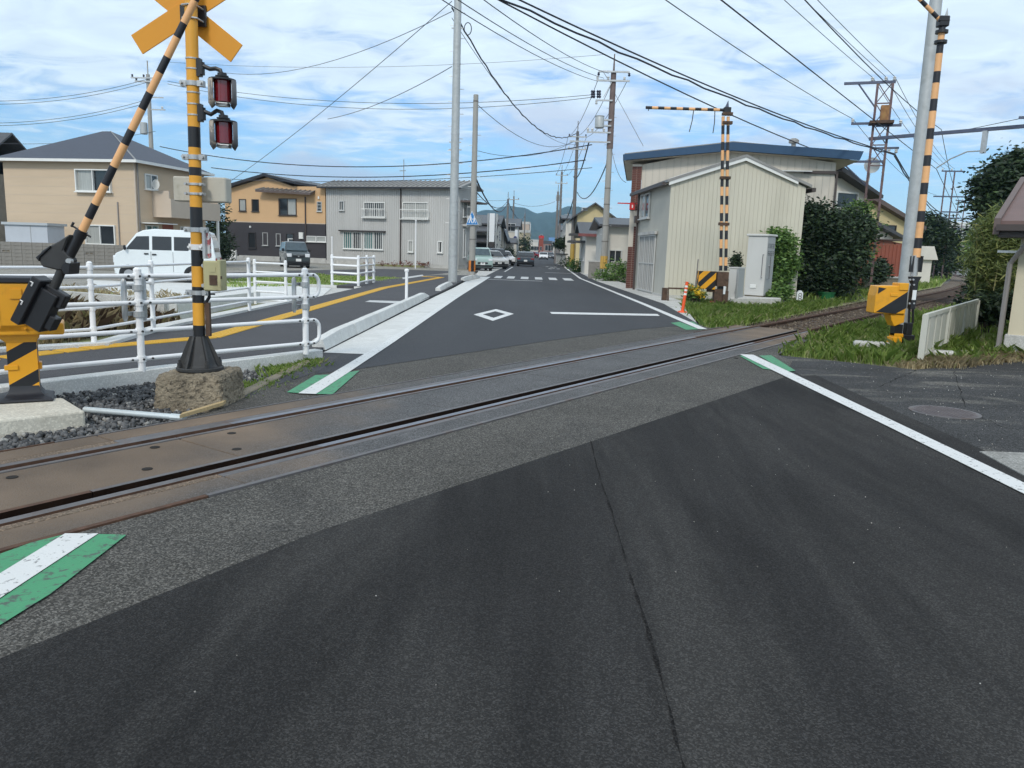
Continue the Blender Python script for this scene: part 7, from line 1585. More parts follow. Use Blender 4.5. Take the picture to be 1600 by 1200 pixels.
# --- cabinet, small box, their base
cy0 = 26.2; ca0 = at(1162, 460, cy0); ca1 = at(1189, 460, cy0 - .1)
zc0 = zp_(1175, 461, cy0); zc1 = zp_(1175, 367, cy0)
mb = MB(); a, b = at(1139, 470, 25.2), at(1207, 462, 26.6); mb.hexa([(a.x - .05, 24.75, -.1), (b.x, 25.6, -.1), (b.x - .1, 27.2, -.1), (a.x, 26.8, -.1), (a.x - .05, 24.75, zc0 - .04), (b.x, 25.6, zc0 - .04), (b.x - .1, 27.2, zc0 - .04), (a.x, 26.8, zc0 - .04)]); tag(build(mb, 'cabinet_base', concrete, bevel=.03), 'low weathered concrete base under the signal cabinets', 'concrete base')
wd = (ca1 - ca0).length; cbt = thing('signal_cabinet', 'tall pale grey signalling cabinet with dark side door beside the old gate', 'cabinet', (ca0.x, cy0, zc0 - .04), R_(-38)); wd = .66; hc = zc1 - zc0
bl(cbt, 'body', cabinet_m, (0, wd, 0, .66, .04, hc), bevel=.01); bl(cbt, 'roof', cabinet_m, (-.05, wd + .05, -.05, .72, hc, hc + .07), bevel=.015); bl(cbt, 'door', cabinet_dk, (wd, wd + .018, .03, .63, .08, hc - .03)); bl(cbt, 'feet', concrete_old, (.03, wd - .03, .03, .62, 0, .04)); bl(cbt, 'vent', white_frame, (wd * .3, wd * .62, -.03, 0, .28, .40), bevel=.01)
mb = MB(); x = wd + .005
mb.path([(wd - .08, -.01, hc * .70), (wd - .08, -.08, hc * .70), (wd - .08, -.08, hc * .32), (wd - .08, -.01, hc * .32)], .012, 6); build(mb, 'grab_rail', steel_edge, cbt, local=True); mb = MB(); mb.path([(wd + .02, .15, hc * .72), (wd + .10, .15, hc * .72), (wd + .10, .15, hc * .30), (wd + .02, .15, hc * .30)], .012, 6); build(mb, 'grab_rail', steel_edge, cbt, local=True); mb = MB(); mb.path([(-.01, .3, hc * .72), (-.10, .3, hc * .72), (-.10, .3, hc * .35), (-.01, .3, hc * .35)], .012, 6); build(mb, 'grab_rail', steel_edge, cbt, local=True)
mb = MB(); mb.cyl((wd + .01, .25, hc * .52), (wd + .07, .25, hc * .52), .03, n=8); build(mb, 'door_handle', galv, cbt, local=True)
txm = M('stencil_grey', (.10, .105, .11), rough=.7)
for zz_, n_ in ((hc * .84, 4), (hc * .72, 4)):
    mb = MB()
    for k in range(n_):
        y0 = .07 + k * .135; xx = wd + .019
        for (dy0, dy1, dz0, dz1) in ((0, .10, .06, .08), (0, .10, 0, .02), (0, .10, -.06, -.04), (0, .02, -.06, .08), (.08, .10, -.06, .08))[: 4 + k % 2]: mb.bb(xx, xx + .002, y0 + dy0, y0 + dy1, zz_ + dz0, zz_ + dz1)
    build(mb, 'stencil_lettering', txm, cbt, local=True)
sb0 = at(1136, 469, 25.0); sb1 = at(1150, 469, 25.0); sbh = zp_(1143, 419, 25) - zp_(1143, 470, 25); sbx = thing('relay_box', 'small white relay box with open-looking dark side next to the tall cabinet', 'cabinet', (sb0.x, 25.0, zp_(1143, 470, 25)), R_(-38)); wd2 = .30
bl(sbx, 'body', cabinet_m, (0, wd2, 0, .5, 0, sbh), bevel=.01); bl(sbx, 'lid', cabinet_m, (-.02, wd2 + .02, -.02, .52, sbh, sbh + .04)); bl(sbx, 'side_panel', cabinet_dk, (wd2, wd2 + .012, .04, .48, .04, sbh - .03)); bl(sbx, 'hinge_bar', galv, (wd2 - .04, wd2 + .01, -.02, 0, .1, sbh - .02)); mb = MB(); mb.cyl((wd2 - .02, -.03, sbh * .5), (wd2 - .06, -.02, sbh * .25), .01, n=5); build(mb, 'handle', galv, sbx, local=True)
hr = at(1054, 463, 26); hrl = thing('rusty_rail', 'rusty low pipe rail at the foot of the cream shed', 'rail', (hr.x, 26.4, -.05)); mb = MB(); mb.path([(at(1044, 466, 26.4).x, 26.4, -.05), (at(1044, 455, 26.4).x, 26.4, .42), (at(1072, 455, 26.4).x, 26.4, .42)], .035, 8); build(mb, 'pipe', rust_m, hrl); mb = MB(); q = at(1038, 462, 26.6); mb.bb(q.x - .08, q.x + .08, 26.5, 26.7, -.05, .42); build(mb, 'stub_post', rust_m, hrl)
sk = at(1088, 450, 26.8); mb = MB(); mb.path([(sk.x - .05, 26.8, -.05), (at(1091, 405, 26.8).x, 26.8, zp_(1091, 405, 26.8))], .02, 6); tag(build(mb, 'thin_stake', pole_dark), 'thin dark stake leaning in front of the cream shed', 'stake')
# --- right-hand fence of painted sheet panels
fr0, fr1 = g(1437, 566, 0), g(1552, 500, 0); fdir = (fr1 - fr0).normalized(); Lf = (fr1 - fr0).length
pf = thing('panel_fence', 'low off-white sheet-metal fence running back from the right-hand gate', 'fence', fr0 + Z * -.05, math.atan2(fdir.y, fdir.x)); nP = 5; pw_ = Lf / nP
for i in range(nP):
    nb = 7
    for k in range(nb):
        x0 = i * pw_ + .06 + (pw_ - .12) * k / nb; x1 = x0 + (pw_ - .12) / nb - .008; bl(pf, 'sheet', panel_fence, (x0, x1, -.012 - .012 * (k % 2), .0 - .012 * (k % 2) + .004, .17, .74))
    bl(pf, 'top_rail', panel_fence, (i * pw_, (i + 1) * pw_ - .004, -.035, .025, .74, .80)); bl(pf, 'bottom_rail', panel_fence, (i * pw_, (i + 1) * pw_ - .004, -.03, .02, .13, .17))
for i in range(nP + 1): bl(pf, 'post', panel_fence, (i * pw_ - .035, i * pw_ + .035, -.05, .035, -.1, .79))
for (px, py, lb, sx_) in ((1395, 547, 'pale concrete kerb block lying in the grass before the right-hand gate', 1.3), (1473, 560, 'small whitish stone in the weeds under the panel fence', .35)):
    p = g(px, py); mb = MB(); mb.box((p.x, p.y, .03), sx_, .22, .2, Matrix.Rotation(-.25, 3, 'Z')); tag(build(mb, 'concrete_kerb_block', concrete, bevel=.03), lb, 'concrete block')
# --- right-hand building corner
rc = Vector((8.06, 13.32, 0)); hb = thing('right_building', 'cream building corner with brown metal roof at the right edge', 'building', (rc.x, rc.y, -.05), R_(-37)); ew = zp_(1590, 350, 13.2)
bl(hb, 'wall', M('wall_cream_plaster', (.60, .535, .39), rough=.8, var=.05, scale=1, dirt=(.49, .43, .32), damt=.4, dscale=.8), (0, 5, 0, 6, .42, ew + .05)); bl(hb, 'plinth', concrete, (-.04, 5, -.04, 6, 0, .42), bevel=.01)
zr_ = zp_(1566, 281, 13); ezb = zp_(1560, 345, 12.9)
zt_ = 3.1; roof_red = M('roof_reddish_brown', (.150, .092, .080), rough=.55, var=.12, scale=2, dirt=(.10, .07, .062), damt=.5, dscale=2)
mb = MB(); mb.hexa([(-.30, -.55, ezb - .02), (5, -.55, ezb - .02), (5, 2, zt_), (-.30, 2, zt_), (-.30, -.55, ezb + .06), (5, -.55, ezb + .06), (5, 2, zt_ + .08), (-.30, 2, zt_ + .08)]); rfb = build(mb, 'roof', roof_red, hb, local=True)
mb = MB(); mb.hexa([(-.35, -.58, ezb - .16), (-.26, -.58, ezb - .16), (-.26, 2, zt_ - .14), (-.35, 2, zt_ - .14), (-.35, -.58, ezb + .1), (-.26, -.58, ezb + .1), (-.26, 2, zt_ + .12), (-.35, 2, zt_ + .12)]); build(mb, 'barge_board', M('barge_brown', (.13, .095, .085), rough=.6, var=.1), rfb, local=True); mb = MB(); mb.bb(-.1, 5, 1.9, 2.06, zt_ + .02, zt_ + .16); build(mb, 'ridge_cap', roof_red, rfb, local=True); bl(hb, 'eave_soffit', pipe_brown, (-.28, 5, -.5, 0, ezb - .20, ezb - .08)); bl(hb, 'eave_gutter', pipe_brown, (-.3, 5, -.66, -.55, ezb - .1, ezb))
mb = MB(); dpx = -.10; mb.path([(.20, -.58, ezb - .05), (.20, -.5, ezb - .18), (-.02, -.16, ezb - .5), (-.10, -.08, ezb - .62), (-.10, -.08, .22), (-.16, -.10, .13), (-.75, -.02, .02)], .042, 10); build(mb, 'drain_pipe', pipe_grey, hb, local=True, smooth=True); bl(hb, 'pipe_clip', white_frame, (-.30, .0, -.14, -.03, zp_(1570, 390, 13.2), zp_(1570, 390, 13.2) + .04))

# ------------------------------------------------------------------ vegetation
def blob(px, py, Y, rx_, rz_, ry_=None): k = Y / 1200.0; return (at(px, py, Y), rx_ * k, (ry_ or rx_) * k * .8, rz_ * k)
def shrub(label, blobs, n, size, mat, seed, name='shrub', group='shrubs behind the signal cabinets', cat='shrub', stems=4, dens=.45, fl=.35):
    c = blobs[0][0]; o = thing(name, label, cat, (c.x, c.y, -.05), 0, group); leaves('crown', blobs, n, size, mat, o, seed=seed, shell=dens, flat_=fl); mb = MB(); rr = random.Random(seed)
    for k in range(stems):
        q = blobs[k % len(blobs)][0]; b = Vector((c.x + rr.uniform(-.3, .3), c.y + rr.uniform(-.2, .2), -.1)); mb.path([b, b.lerp(q, .5) + Vector((rr.uniform(-.1, .1), 0, 0)), q], [.05, .035, .012], 6)
    build(mb, 'stem', bark, o); return o
shrub('big dark evergreen shrub mass between the cabinet and the mast', [blob(1285, 400, 31, 55, 62), blob(1302, 430, 31, 42, 42), blob(1262, 372, 31, 30, 42), blob(1330, 372, 32, 30, 45), blob(1258, 425, 30.6, 28, 38), blob(1290, 350, 31, 40, 30)], 26000, .085, leaf_dark, 41, dens=.35)
shrub('spindly dark shrub with upright twigs against the cream shed eave', [blob(1240, 330, 31, 16, 24), blob(1256, 318, 31, 12, 20), blob(1270, 338, 31, 20, 22), blob(1232, 352, 31, 14, 20), blob(1228, 320, 31, 5, 14)], 2200, .07, leaf_dark, 42, dens=.1)
shrub('bright green leafy shrub immediately right of the tall cabinet', [blob(1219, 385, 28.8, 18, 28), blob(1212, 372, 28.7, 12, 18), blob(1228, 410, 29.0, 15, 22), blob(1218, 430, 28.8, 16, 28)], 8000, .075, leaf_mid, 43, dens=.4)
shrub('low green ground shrub in front of the concrete cabinet base', [blob(1216, 458, 26.6, 17, 9), blob(1203, 462, 26.2, 12, 7)], 2500, .07, leaf_mid, 44, dens=.3)
shrub('green climbing shrub at the foot of the lattice mast', [blob(1338, 340, 34, 22, 22), blob(1326, 365, 34, 24, 30), blob(1350, 372, 34, 14, 30)], 6000, .085, leaf_mid, 45, dens=.3)
shrub('dark shrub between the mast and the red shed', [blob(1370, 424, 40, 18, 10), blob(1362, 430, 39, 18, 9), blob(1380, 410, 41, 6, 12)], 3000, .10, leaf_dark, 46, dens=.3)
shrub('small dark plant on top of the relay box beside the cabinet', [blob(1151, 408, 27, 9, 10), blob(1149, 413, 27, 8, 6)], 500, .06, leaf_dark, 47, dens=.1)
fl_ = shrub('clump of yellow flowers beside the orange post', [blob(1080, 458, 24.2, 12, 8), blob(1092, 461, 24.3, 10, 6)], 900, .06, leaf_mid, 48, name='flower_clump', group=None, cat='flowers', dens=.2); leaves('blossoms', [blob(1080, 456, 24.0, 11, 7), blob(1092, 461, 24.0, 7, 5)], 260, .05, flower_m, fl_, seed=49, shell=.6)
# right-hand trees
tree('big dark broadleaf tree rising above the brown-roofed building', (at(1562, 420, 30).x, 30, -.1), 7.0, [blob(1572, 300, 30, 40, 46), blob(1600, 290, 30.5, 40, 50), blob(1545, 325, 29.5, 22, 32), blob(1580, 258, 30, 16, 20), blob(1548, 370, 29, 16, 38), blob(1590, 350, 30, 40, 50), blob(1552, 285, 29.6, 22, 18)], 19000, .10, leaf_dark, 51, None, 'broadleaf_tree', .22, 6)
bmx = thing('bamboo_clump', 'feathery yellow-green bamboo clump between the fence and the cream building', 'bamboo', (at(1555, 480, 19).x, 19, -.05))
leaves('foliage', [blob(1560, 370, 19, 26, 26), blob(1552, 405, 19, 28, 32), blob(1572, 350, 19, 20, 24), blob(1575, 420, 19.5, 22, 50), blob(1548, 440, 19.3, 22, 30), blob(1562, 460, 19, 24, 36)], 20000, .105, leaf_bamboo, bmx, seed=52, shell=.2, drop=.5, flat_=.5, w_=.13)
mb = MB(); rr = random.Random(3)
for k in range(22): 
    b = Vector((bmx.location.x + rr.uniform(-.5, .6), 19 + rr.uniform(-.5, .5), -.05)); t = at(rr.uniform(1525, 1580), rr.uniform(340, 430), 19 + rr.uniform(-.5, .5)); mb.path([b, b.lerp(t, .5) + Vector((0, 0, .25)), t], [.014, .010, .004], 5)
build(mb, 'culms', M('bamboo_cane', (.22, .20, .09), rough=.6, var=.2), bmx)
shrub('dark undergrowth below the bamboo behind the panel fence', [blob(1545, 480, 18.5, 30, 26), blob(1560, 455, 19.6, 30, 40), blob(1535, 455, 20.5, 22, 34)], 8000, .07, leaf_dark, 53, group=None, dens=.3)
tree('round dark tree beyond the grey pole left of the far masts', (at(1452, 420, 70).x, 70, -.1), 6.0, [blob(1450, 365, 70, 30, 26), blob(1468, 380, 71, 24, 26), blob(1440, 350, 70, 18, 16)], 6500, .17, leaf_dark, 54)
tree('dark hedge tree beside the far masts', (at(1480, 420, 85).x, 85, -.1), 4.0, [blob(1478, 398, 85, 24, 22), blob(1465, 412, 82, 26, 16), blob(1490, 410, 88, 18, 14)], 5000, .18, leaf_dark, 55)
tree('far tree on the right where the track bends', (at(1524, 420, 80).x, 80, -.1), 8.0, [blob(1526, 385, 80, 14, 34), blob(1530, 410, 78, 14, 20)], 3500, .17, leaf_mid, 56)
# --- grasses
gA = [T(12.2, 1.62), Vector((3.85, 16.9, 0)), Vector((4.2, 21, 0)), Vector((4.9, 25.5, 0)), Vector((7, 24.7, 0)), Vector((8.8, 25.4, 0)), T(26, 4.0), T(26, 2.1), T(18, 1.7)]
tag(grass('verge_grass', gA, 13000, .23, grass_m, -.05, .0038, 61), 'long green grass on the far verge below the old gate', 'grass')
gB = [T(13.3, -.5), T(20, -.9), T(24, -2.0), Vector((9.2, 16.5, 0)), Vector((6.9, 13.0, 0)), Vector((6.0, 12.3, 0)), Vector((5.6, 11.75, 0)), g(1330, 563), Vector((3.95, 12.3, 0))]
tag(grass('verge_grass', gB, 12000, .23, grass_m, -.05, .0032, 62), 'long green grass on the near verge in front of the right-hand gate', 'grass')
gB2 = [T(20, -.9), T(45, -1.5), T(45, -5), Vector((14, 23, 0)), Vector((6.2, 12.3, 0)), Vector((9.2, 16.5, 0)), T(24, -2.0)]
tag(grass('verge_grass', gB2, 6500, .24, grass_m, -.06, .007, 63), 'shadowed grass between the track and the panel fence', 'grass')
gC = [Vector((6.1, 11.7, 0)), Vector((8.2, 13.0, 0)), Vector((8.8, 13.9, 0)), Vector((12.5, 20.5, 0)), Vector((6.3, 12.0, 0))]
tag(grass('fence_weeds', gC, 1600, .26, grass_m, -.05, .005, 64), 'mixed dry and green weeds along the foot of the panel fence', 'weeds')
gC2 = [Vector((5.4, 11.6, 0)), Vector((6.1, 11.5, 0)), Vector((8.2, 12.9, 0)), Vector((8.0, 13.2, 0)), Vector((6.0, 12.1, 0))]
tag(grass('edge_weeds', gC2, 4000, .14, grass_dry, -.03, .004, 65), 'short straggling weeds along the apron edge', 'weeds')
gD = [T(27, 2.2), T(60, 2.5), T(60, 9), T(30, 6), T(26, 4)]
tag(grass('trackside_grass', gD, 14000, .35, grass_m, -.06, .014, 66), 'rough grass left of the open track below the mast', 'grass')
gE = [T(60, -1.6), T(110, -1.6), T(110, -9), T(60, -5)]
tag(grass('trackside_grass', gE, 8000, .4, grass_m, -.06, .03, 67), 'pale grass beside the distant bend of the track', 'grass')
gE2 = [T(60, 2.6), T(110, 2.6), T(110, 12), T(60, 9)]
tag(grass('trackside_grass', gE2, 8000, .4, grass_m, -.06, .03, 68), 'pale grass left of the distant bend of the track', 'grass')
gF = [g(445, 575), g(492, 560), g(478, 572), g(425, 592)]
tag(grass('kerb_weeds', [g(430, 575), g(480, 560), g(495, 563), g(440, 590)], 1400, .13, grass_m, -.06, .005, 69), 'green weed tuft at the kerb end near the fence loops', 'weeds'); tag(grass('kerb_weeds', [g(372, 602), g(432, 592), g(425, 604), g(362, 626)], 1200, .11, grass_m, -.06, .005, 70), 'green weed tuft between the rough block and the kerb edge', 'weeds')
# dry plot behind the fence
gG = [(-16, 9), (-7.4, 8.6), (-6.8, 10.2), (-6.6, 14.0), (-7.3, 14.2), (-10.5, 15.0), (-16, 15)]
tag(grass('dry_grass', gG, 17000, .38, grass_dry, -.05, .003, 71, hmin=.15), 'tall dry straw-coloured grass behind the rear pipe fence', 'grass')
gH = [(-9.0, 10.8), (-6.8, 10.8), (-6.6, 14.0), (-7.3, 14.2), (-9.2, 14.4)]
tag(grass('brown_weeds', gH, 2200, .42, grass_brown, -.05, .003, 72), 'dark reddish-brown weeds among the dry grass by the channel wall', 'weeds')
tag(grass('dry_grass', [(-28, 15.5), (-10.5, 15.6), (-8.5, 20.5), (-16, 24), (-28, 24)], 14000, .16, grass_dry, -.05, .010, 73), 'short sparse dry grass on the lot around the van', 'grass')
tag(grass('lawn_strip', [g(350, 437), g(470, 428), g(640, 436), g(590, 443), g(480, 446), g(350, 448)], 9000, .12, grass_m, -.03, .014, 74), 'strip of green grass along the yard lane behind the corner fence', 'grass')

# ================================================================== DISTANT STREET AND HILLS
def street_house(label, pxl, pxr, Yl, Yr, y_eave, y_ridge, D, wall, roof, style='x', name='street_house', wins=(), py=405, group='houses along the street', ov=.5, side=None, cat='house'):
    Yl = Yr = (Yl + Yr) / 2
    p0, p1 = at(pxl, py, Yl), at(pxr, py, Yr); o, W = house_root(name, label, p0, p1, cat, group); Ym = (Yl + Yr) / 2; pm = (pxl + pxr) / 2
    h, ph = at(pm, y_eave, Ym).z, at(pm, y_ridge, Ym).z
    if style == 'flat': bl(o, 'wall', wall, (0, W, 0, D, 0, h)); bl(o, 'parapet', roof, (-.1, W + .1, -.1, D + .1, h, ph))
    elif style == 'x': bl(o, 'wall', wall, (0, W, 0, D, 0, h)); gable_roof(o, W, D, h, ph, ov, roof, along='x')
    else:
        mb = MB(); mb.prism([(0, 0, 0), (W, 0, 0), (W, 0, h), (W / 2, 0, ph), (0, 0, h)], (0, D, 0)); build(mb, 'wall', wall, o, local=True); gable_roof(o, W, D, h, ph, ov, roof, along='y')
    for (fx_, z, w_, hh, gm) in wins: frontwin(o, fx_ * W, z, w_, hh, alu, gm, mull=1 if w_ > .7 else 0)
    # windows on the street side
    for (d, z, w_, hh, sgn) in (side or ()):
        if sgn > 0: sidewin(o, W, d, z, w_, hh, alu, glass)
        else: window(o, Vector((0, D, 0)), Vector((0, -1, 0)), Vector((-1, 0, 0)), D - d - w_, z, w_, hh, alu, glass)
    return o, W
# right side
street_house('small white house with red-edged roof right beside the utility pole', 946, 990, 48.5, 44.5, 352, 338, 8, wall_white, roof_tile, 'x', wins=((.1, .9, .8, .9, glass),))
rr1, W = street_house('cream cottage with dark awnings just past the utility pole', 914, 948, 60, 54, 366, 346, 8, wall_white, roof_tile, 'x', side=((1.0, 1.0, .8, 1.4, -1), (4, 1.0, .8, 1.4, -1)))
bl(rr1, 'red_eave', M('red_brown_tile', (.18, .055, .05), rough=.5, var=.2), (-.6, W + .5, -.75, -.5, at(930, 369, 57).z, at(930, 369, 57).z + .2)); bl(rr1, 'awning', roof_tile, (-1.2, 0, .5, 4, 2.3, 2.45)); bl(rr1, 'awning', roof_tile, (-1.0, 0, 4.5, 7, 2.9, 3.05))
bwr = at(955, 420, 46.5); gw_ = thing('garden_wall', 'brown concrete block garden wall beside the utility pole', 'wall', (bwr.x, 46.5, -.05), R_(-18)); bl(gw_, 'wall', blockwall_m, (-1.4, 1.3, 0, .15, 0, 1.05)); bl(gw_, 'coping', concrete, (-1.45, 1.35, -.03, .18, 1.05, 1.12))
bush('street_bush', 'green bush at the road edge below the brown garden wall', (at(958, 425, 44).x, 44, .45), .9, .6, .5, 1500, .08, leaf_mid, 81)
yh2, W = street_house('tall pale yellow gabled house on the right, second pole in front of it', 899, 952, 76, 68, 336, 318, 12, wall_yellow, roof_tile, 'y', wins=((.12, 5.4, .5, .25, glass),), side=((1, 3.6, 1.6, 1.4, -1), (5, 3.6, 1.6, 1.4, -1), (2, .8, 1.2, 1.8, -1)))
street_house('grey-beige house beyond the yellow house', 882, 900, 92, 86, 342, 334, 12, wall_white, roof_tile, 'x', side=((1, 3.6, 1.4, 1.2, -1), (5, 3.6, 1.6, 1.2, -1), (2, .8, 1.2, 1.8, -1)))
street_house('plain house partly behind the third pole', 877, 890, 118, 114, 360, 350, 14, wall_creamside, roof_tile, 'x', side=((2, 1, 1.5, 1.5, -1),))
street_house('small dark-roofed house far up the right side', 878, 886, 150, 148, 374, 366, 16, wall_white, roof_tile, 'x')
gwl = at(884, 405, 88); gl_ = thing('garden_wall', 'long pale garden wall along the road below the clipped pine', 'wall', (gwl.x, 84, -.05), R_(92)); bl(gl_, 'wall', wall_white, (0, 18, 0, .15, 0, 1.3)); bl(gl_, 'coping', roof_tile, (-.05, 18.05, -.1, .25, 1.3, 1.42))
cp = at(881, 400, 90); pn = thing('clipped_pine', 'clipped garden pine with dark cloud-like pads over the wall', 'tree', (cp.x + .3, 90, -.05)); leaves('crown', [blob(880, 378, 90, 9, 4), blob(874, 383, 89, 7, 4), blob(886, 373, 90, 5, 4), blob(887, 384, 91, 5, 4)], 2200, .14, leaf_pine, pn, seed=83, shell=.2); mb = MB(); mb.path([(cp.x + .3, 90, 0), (cp.x + .1, 90, 1.5), tuple(at(882, 380, 90))], [.14, .1, .06], 6); build(mb, 'trunk', bark, pn)
for i, (px, Y, lb, m_) in enumerate(((888, 82, 'roadside shrub below the yellow house', leaf_dark), (884, 98, 'low roadside shrub before the garden wall', leaf_mid), (905, 62, 'weedy tuft at the foot of the second pole', leaf_mid))): p = at(px, 410, Y); bush('street_bush', lb, (p.x, Y, .5), .8, .6, .5, 900, .1, m_, 84 + i)
# left side
tl1, W = street_house('dark tiled house with deep black eaves behind the parked cars', 738, 774, 82, 76, 349, 333, 12, wall_white, roof_tile, 'x', side=((1, 4.2, 1.6, 1.0, 1), (6, 4.2, 1.6, 1.0, 1)))
for k, (y, d) in enumerate(((356, 2.2), (372, 3.0), (385, 3.6))): pl(tl1, 'lean_roof', roof_tile, [(-1.0, -d, at(750, y + 6, 78).z), (W + .2, -d, at(750, y + 6, 78).z), (W + .2, -.0, at(750, y - 4, 78).z), (-1.0, -.0, at(750, y - 4, 78).z)], thick=(0, 0, .12))
bl(tl1, 'carport_post', pole_dark, (W - .1, W, -3.4, -3.3, 0, 2.6), (-.9, -.8, -3.4, -3.3, 0, 2.6))
street_house('white plaster house with dark tiles beside the vertical signboard', 774, 786, 92, 90, 358, 342, 10, wall_white, roof_tile, 'y', wins=((.2, 4, .8, 1, glass),), side=((2, 1, 1.5, 1.5, 1), (2, 4, 1.5, 1.2, 1)))
street_house('beige house with broad grey tile roof behind the left street pole', 781, 806, 112, 106, 353, 339, 14, wall_offwhite, roof_tile, 'x', wins=((.3, 4.2, 1.4, 1.1, glass),), side=((2, 4.2, 1.6, 1.1, 1), (7, 4.2, 1.6, 1.1, 1), (3, 1, 2, 1.6, 1)))
street_house('low house with porch eaves on the left pavement', 783, 800, 100, 98, 379, 372, 6, wall_white, roof_tile, 'x')
street_house('tan block of flats far on the left', 807, 826, 176, 170, 363, 359, 30, M('wall_tan_far', (.37, .32, .22), rough=.9, var=.1), concrete, 'flat', cat='building', side=((3, 2, 2, 2, 1), (9, 2, 2, 2, 1), (16, 2, 2, 2, 1), (3, 6, 2, 2, 1), (9, 6, 2, 2, 1), (16, 6, 2, 2, 1)))
street_house('pinkish stepped building farther on the left', 809, 825, 240, 240, 350, 346, 20, M('wall_pink_far', (.42, .33, .26), rough=.9, var=.15, scale=.3), concrete, 'flat', cat='building')
street_house('orange-red narrow building at the end of the street', 841, 848, 262, 260, 372, 368, 12, M('wall_orange_red', (.27, .06, .035), rough=.7, var=.1), sign_red, 'flat', cat='building', wins=((.2, 2, .8, 1.2, glass), (.2, 6, .8, 1.2, glass)))
street_house('brownish shop row right of the orange building', 848, 862, 290, 285, 381, 376, 14, M('wall_brown_far', (.25, .15, .12), rough=.8, var=.15), roof_tile, 'flat', cat='building', wins=((.2, 2, 2, 2, glass), (.6, 2, 2, 2, glass)))
street_house('blue-roofed building above the street end', 858, 872, 330, 330, 377, 371, 14, wall_grey, M('roof_blue_far', (.06, .16, .32), rough=.6), 'x', cat='building')
street_house('pale house closing the street on the right', 864, 874, 250, 246, 384, 377, 14, wall_white, roof_tile, 'x')
street_house('pale far block left of the orange building', 826, 840, 300, 300, 378, 374, 14, wall_white, concrete, 'flat', cat='building', wins=((.2, 2, 2, 1.5, glass), (.6, 2, 2, 1.5, glass)))
# signs on the left pavement
sp0 = at(768.5, 410, 74); sb_ = thing('signboard', 'tall blank white vertical signboard on grey posts above the parked cars', 'sign', (sp0.x, 74, 0)); a, b = at(764, 378, 74), at(773.5, 333.5, 74)
mb = MB(); mb.bb(a.x, b.x, 73.9, 74.1, a.z, b.z); build(mb, 'board', sign_white, sb_, bevel=.02); mb = MB(); mb.bb(a.x, b.x, 73.9, 74.1, a.z - .5, a.z - .01); build(mb, 'board_foot', alu_dark, sb_)
for px in (761, 774): x = at(px, 400, 74).x; mb = MB(); mb.cyl((x, 74.15, -.05), (x, 74.15, b.z), .07, n=8); build(mb, 'post', galv_pole, sb_)
vs0 = at(780, 370, 86); vs_ = thing('shop_sign', 'white vertical shop sign with four dark characters left of the street pole', 'sign', (vs0.x, 86, at(780, 377, 86).z)); a, b = at(777.5, 377, 86), at(782.5, 361, 86); mb = MB(); mb.bb(a.x, b.x, 85.9, 86.0, a.z, b.z); build(mb, 'board', sign_white, vs_)
for i in range(4):
    zc_ = b.z - (b.z - a.z) * (i + .5) / 4; s_ = (b.z - a.z) / 4 * .33; xc = (a.x + b.x) / 2; mb = MB()
    for q in range(3): mb.bb(xc - s_, xc + s_, 85.88, 85.9, zc_ + (q - 1) * s_ * .8 - .025, zc_ + (q - 1) * s_ * .8 + .025)
    mb.bb(xc - .03, xc + .03, 85.88, 85.9, zc_ - s_, zc_ + s_); build(mb, 'character', sign_navy, vs_)
bs0 = at(806, 370, 104); bs_ = thing('banner_sign', 'white shop banner with navy disc on a pole up the left side', 'sign', (bs0.x, 104, 0)); a, b = at(804, 379, 104), at(809, 359, 104); mb = MB(); mb.bb(a.x, b.x, 103.9, 104, a.z, b.z); build(mb, 'board', sign_white, bs_); mb = MB(); c = at(805, 371.5, 103.8); mb.cyl((c.x, 103.8, c.z), (c.x, 103.88, c.z), .23, n=18); build(mb, 'disc', sign_navy, bs_); mb = MB(); c = at(807.5, 376, 103.8); mb.bb(c.x - .1, c.x + .06, 103.85, 103.9, c.z - .1, c.z + .15); build(mb, 'mark', sign_navy, bs_); mb = MB(); x = at(808.5, 400, 104).x; mb.cyl((x, 104.1, 0), (x, 104.1, b.z), .06, n=8); build(mb, 'post', galv_pole, bs_)
for i, (px, Y, lb) in enumerate(((783, 88, 'dark hedge bush between the cars and the street pole'), (794, 96, 'upright dark bush at the foot of the left street pole'), (812, 150, 'dark tree far along the left pavement'))):
    p = at(px, 405, Y); s_ = 1 if i < 2 else 2.2; bush('street_bush', lb, (p.x, Y, .8 * s_), .8 * s_, .6 * s_, .85 * s_, 1300, .12 * s_, leaf_dark, 90 + i)

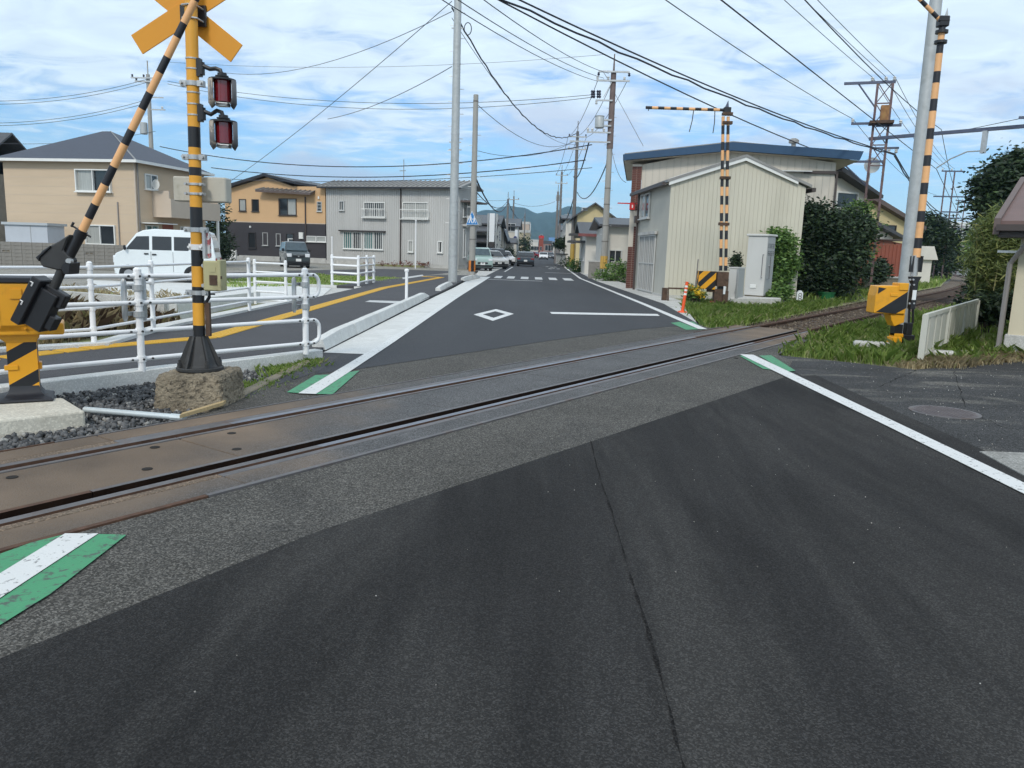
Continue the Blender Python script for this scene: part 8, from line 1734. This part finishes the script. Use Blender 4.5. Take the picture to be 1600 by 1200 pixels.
# --- hills: ridge built as terrain far beyond the town
def hill(name, ridge, Yr, depth, seed, label_h=0):
    r = np.random.default_rng(seed); xs = np.linspace(ridge[0][0], ridge[-1][0], 140); top = np.interp(xs, [q[0] for q in ridge], [q[1] for q in ridge]); rows = 22; vs = []; fs = []
    for j in range(rows):
        f = j / (rows - 1)
        for i, px in enumerate(xs):
            Yy = Yr - depth * (1 - f); zt = at(px, top[i] + 1.2 * math.sin(i * .9 + seed) + .8 * math.sin(i * .37), Yr).z; X = at(px, 390, Yr).x
            spur = .5 + .5 * math.sin(i * .33 + 2.2 * f + seed); zz = zt * (f ** 1.15) * (1 - .25 * spur * math.sin(math.pi * f)) + 6 * math.sin(i * 1.3 + j * .9) * math.sin(math.pi * f)
            vs.append((X * (1 - .0 * f), Yy, max(zz, -1) if j else -5))
    n = len(xs)
    for j in range(rows - 1):
        for i in range(n - 1): fs.append((j * n + i, j * n + i + 1, (j + 1) * n + i + 1, (j + 1) * n + i))
    for i in range(n): vs.append((vs[(rows - 1) * n + i][0], Yr + 500, -5))
    for i in range(n - 1): fs.append(((rows - 1) * n + i, (rows - 1) * n + i + 1, rows * n + i + 1, rows * n + i))
    mb = MB(); mb.add(vs, fs); return struct(build(mb, name, hill_m, smooth=True))
hill('hill', [(520, 372), (600, 356), (680, 341), (745, 331), (775, 325), (800, 321.5), (812, 325), (838, 332), (860, 331), (885, 323.5), (900, 321.5), (915, 328), (960, 346), (1040, 366), (1150, 385)], 2600, 1300, 2)
hill('hill', [(300, 376), (430, 366), (560, 368), (700, 362), (840, 372), (1000, 380), (1200, 392)], 3400, 700, 5)
hz = MB(); hz.bb(-1800, 1500, -60, 4200, -8, 330)
hm_ = bpy.data.materials.new('haze_air'); hm_.use_nodes = True; ht = hm_.node_tree; ht.nodes.clear(); vo_ = ht.nodes.new('ShaderNodeVolumePrincipled'); vo_.inputs['Color'].default_value = (.44, .73, 1.0, 1); vo_.inputs['Density'].default_value = .0002; vo_.inputs['Anisotropy'].default_value = .2
ho = ht.nodes.new('ShaderNodeOutputMaterial'); ht.links.new(vo_.outputs[0], ho.inputs['Volume'])
HAZE = True
if HAZE:
    hzo = build(hz, 'haze', hm_); hzo['kind'] = 'stuff'; tag(hzo, 'thin blue haze lying over the far hills', 'haze')
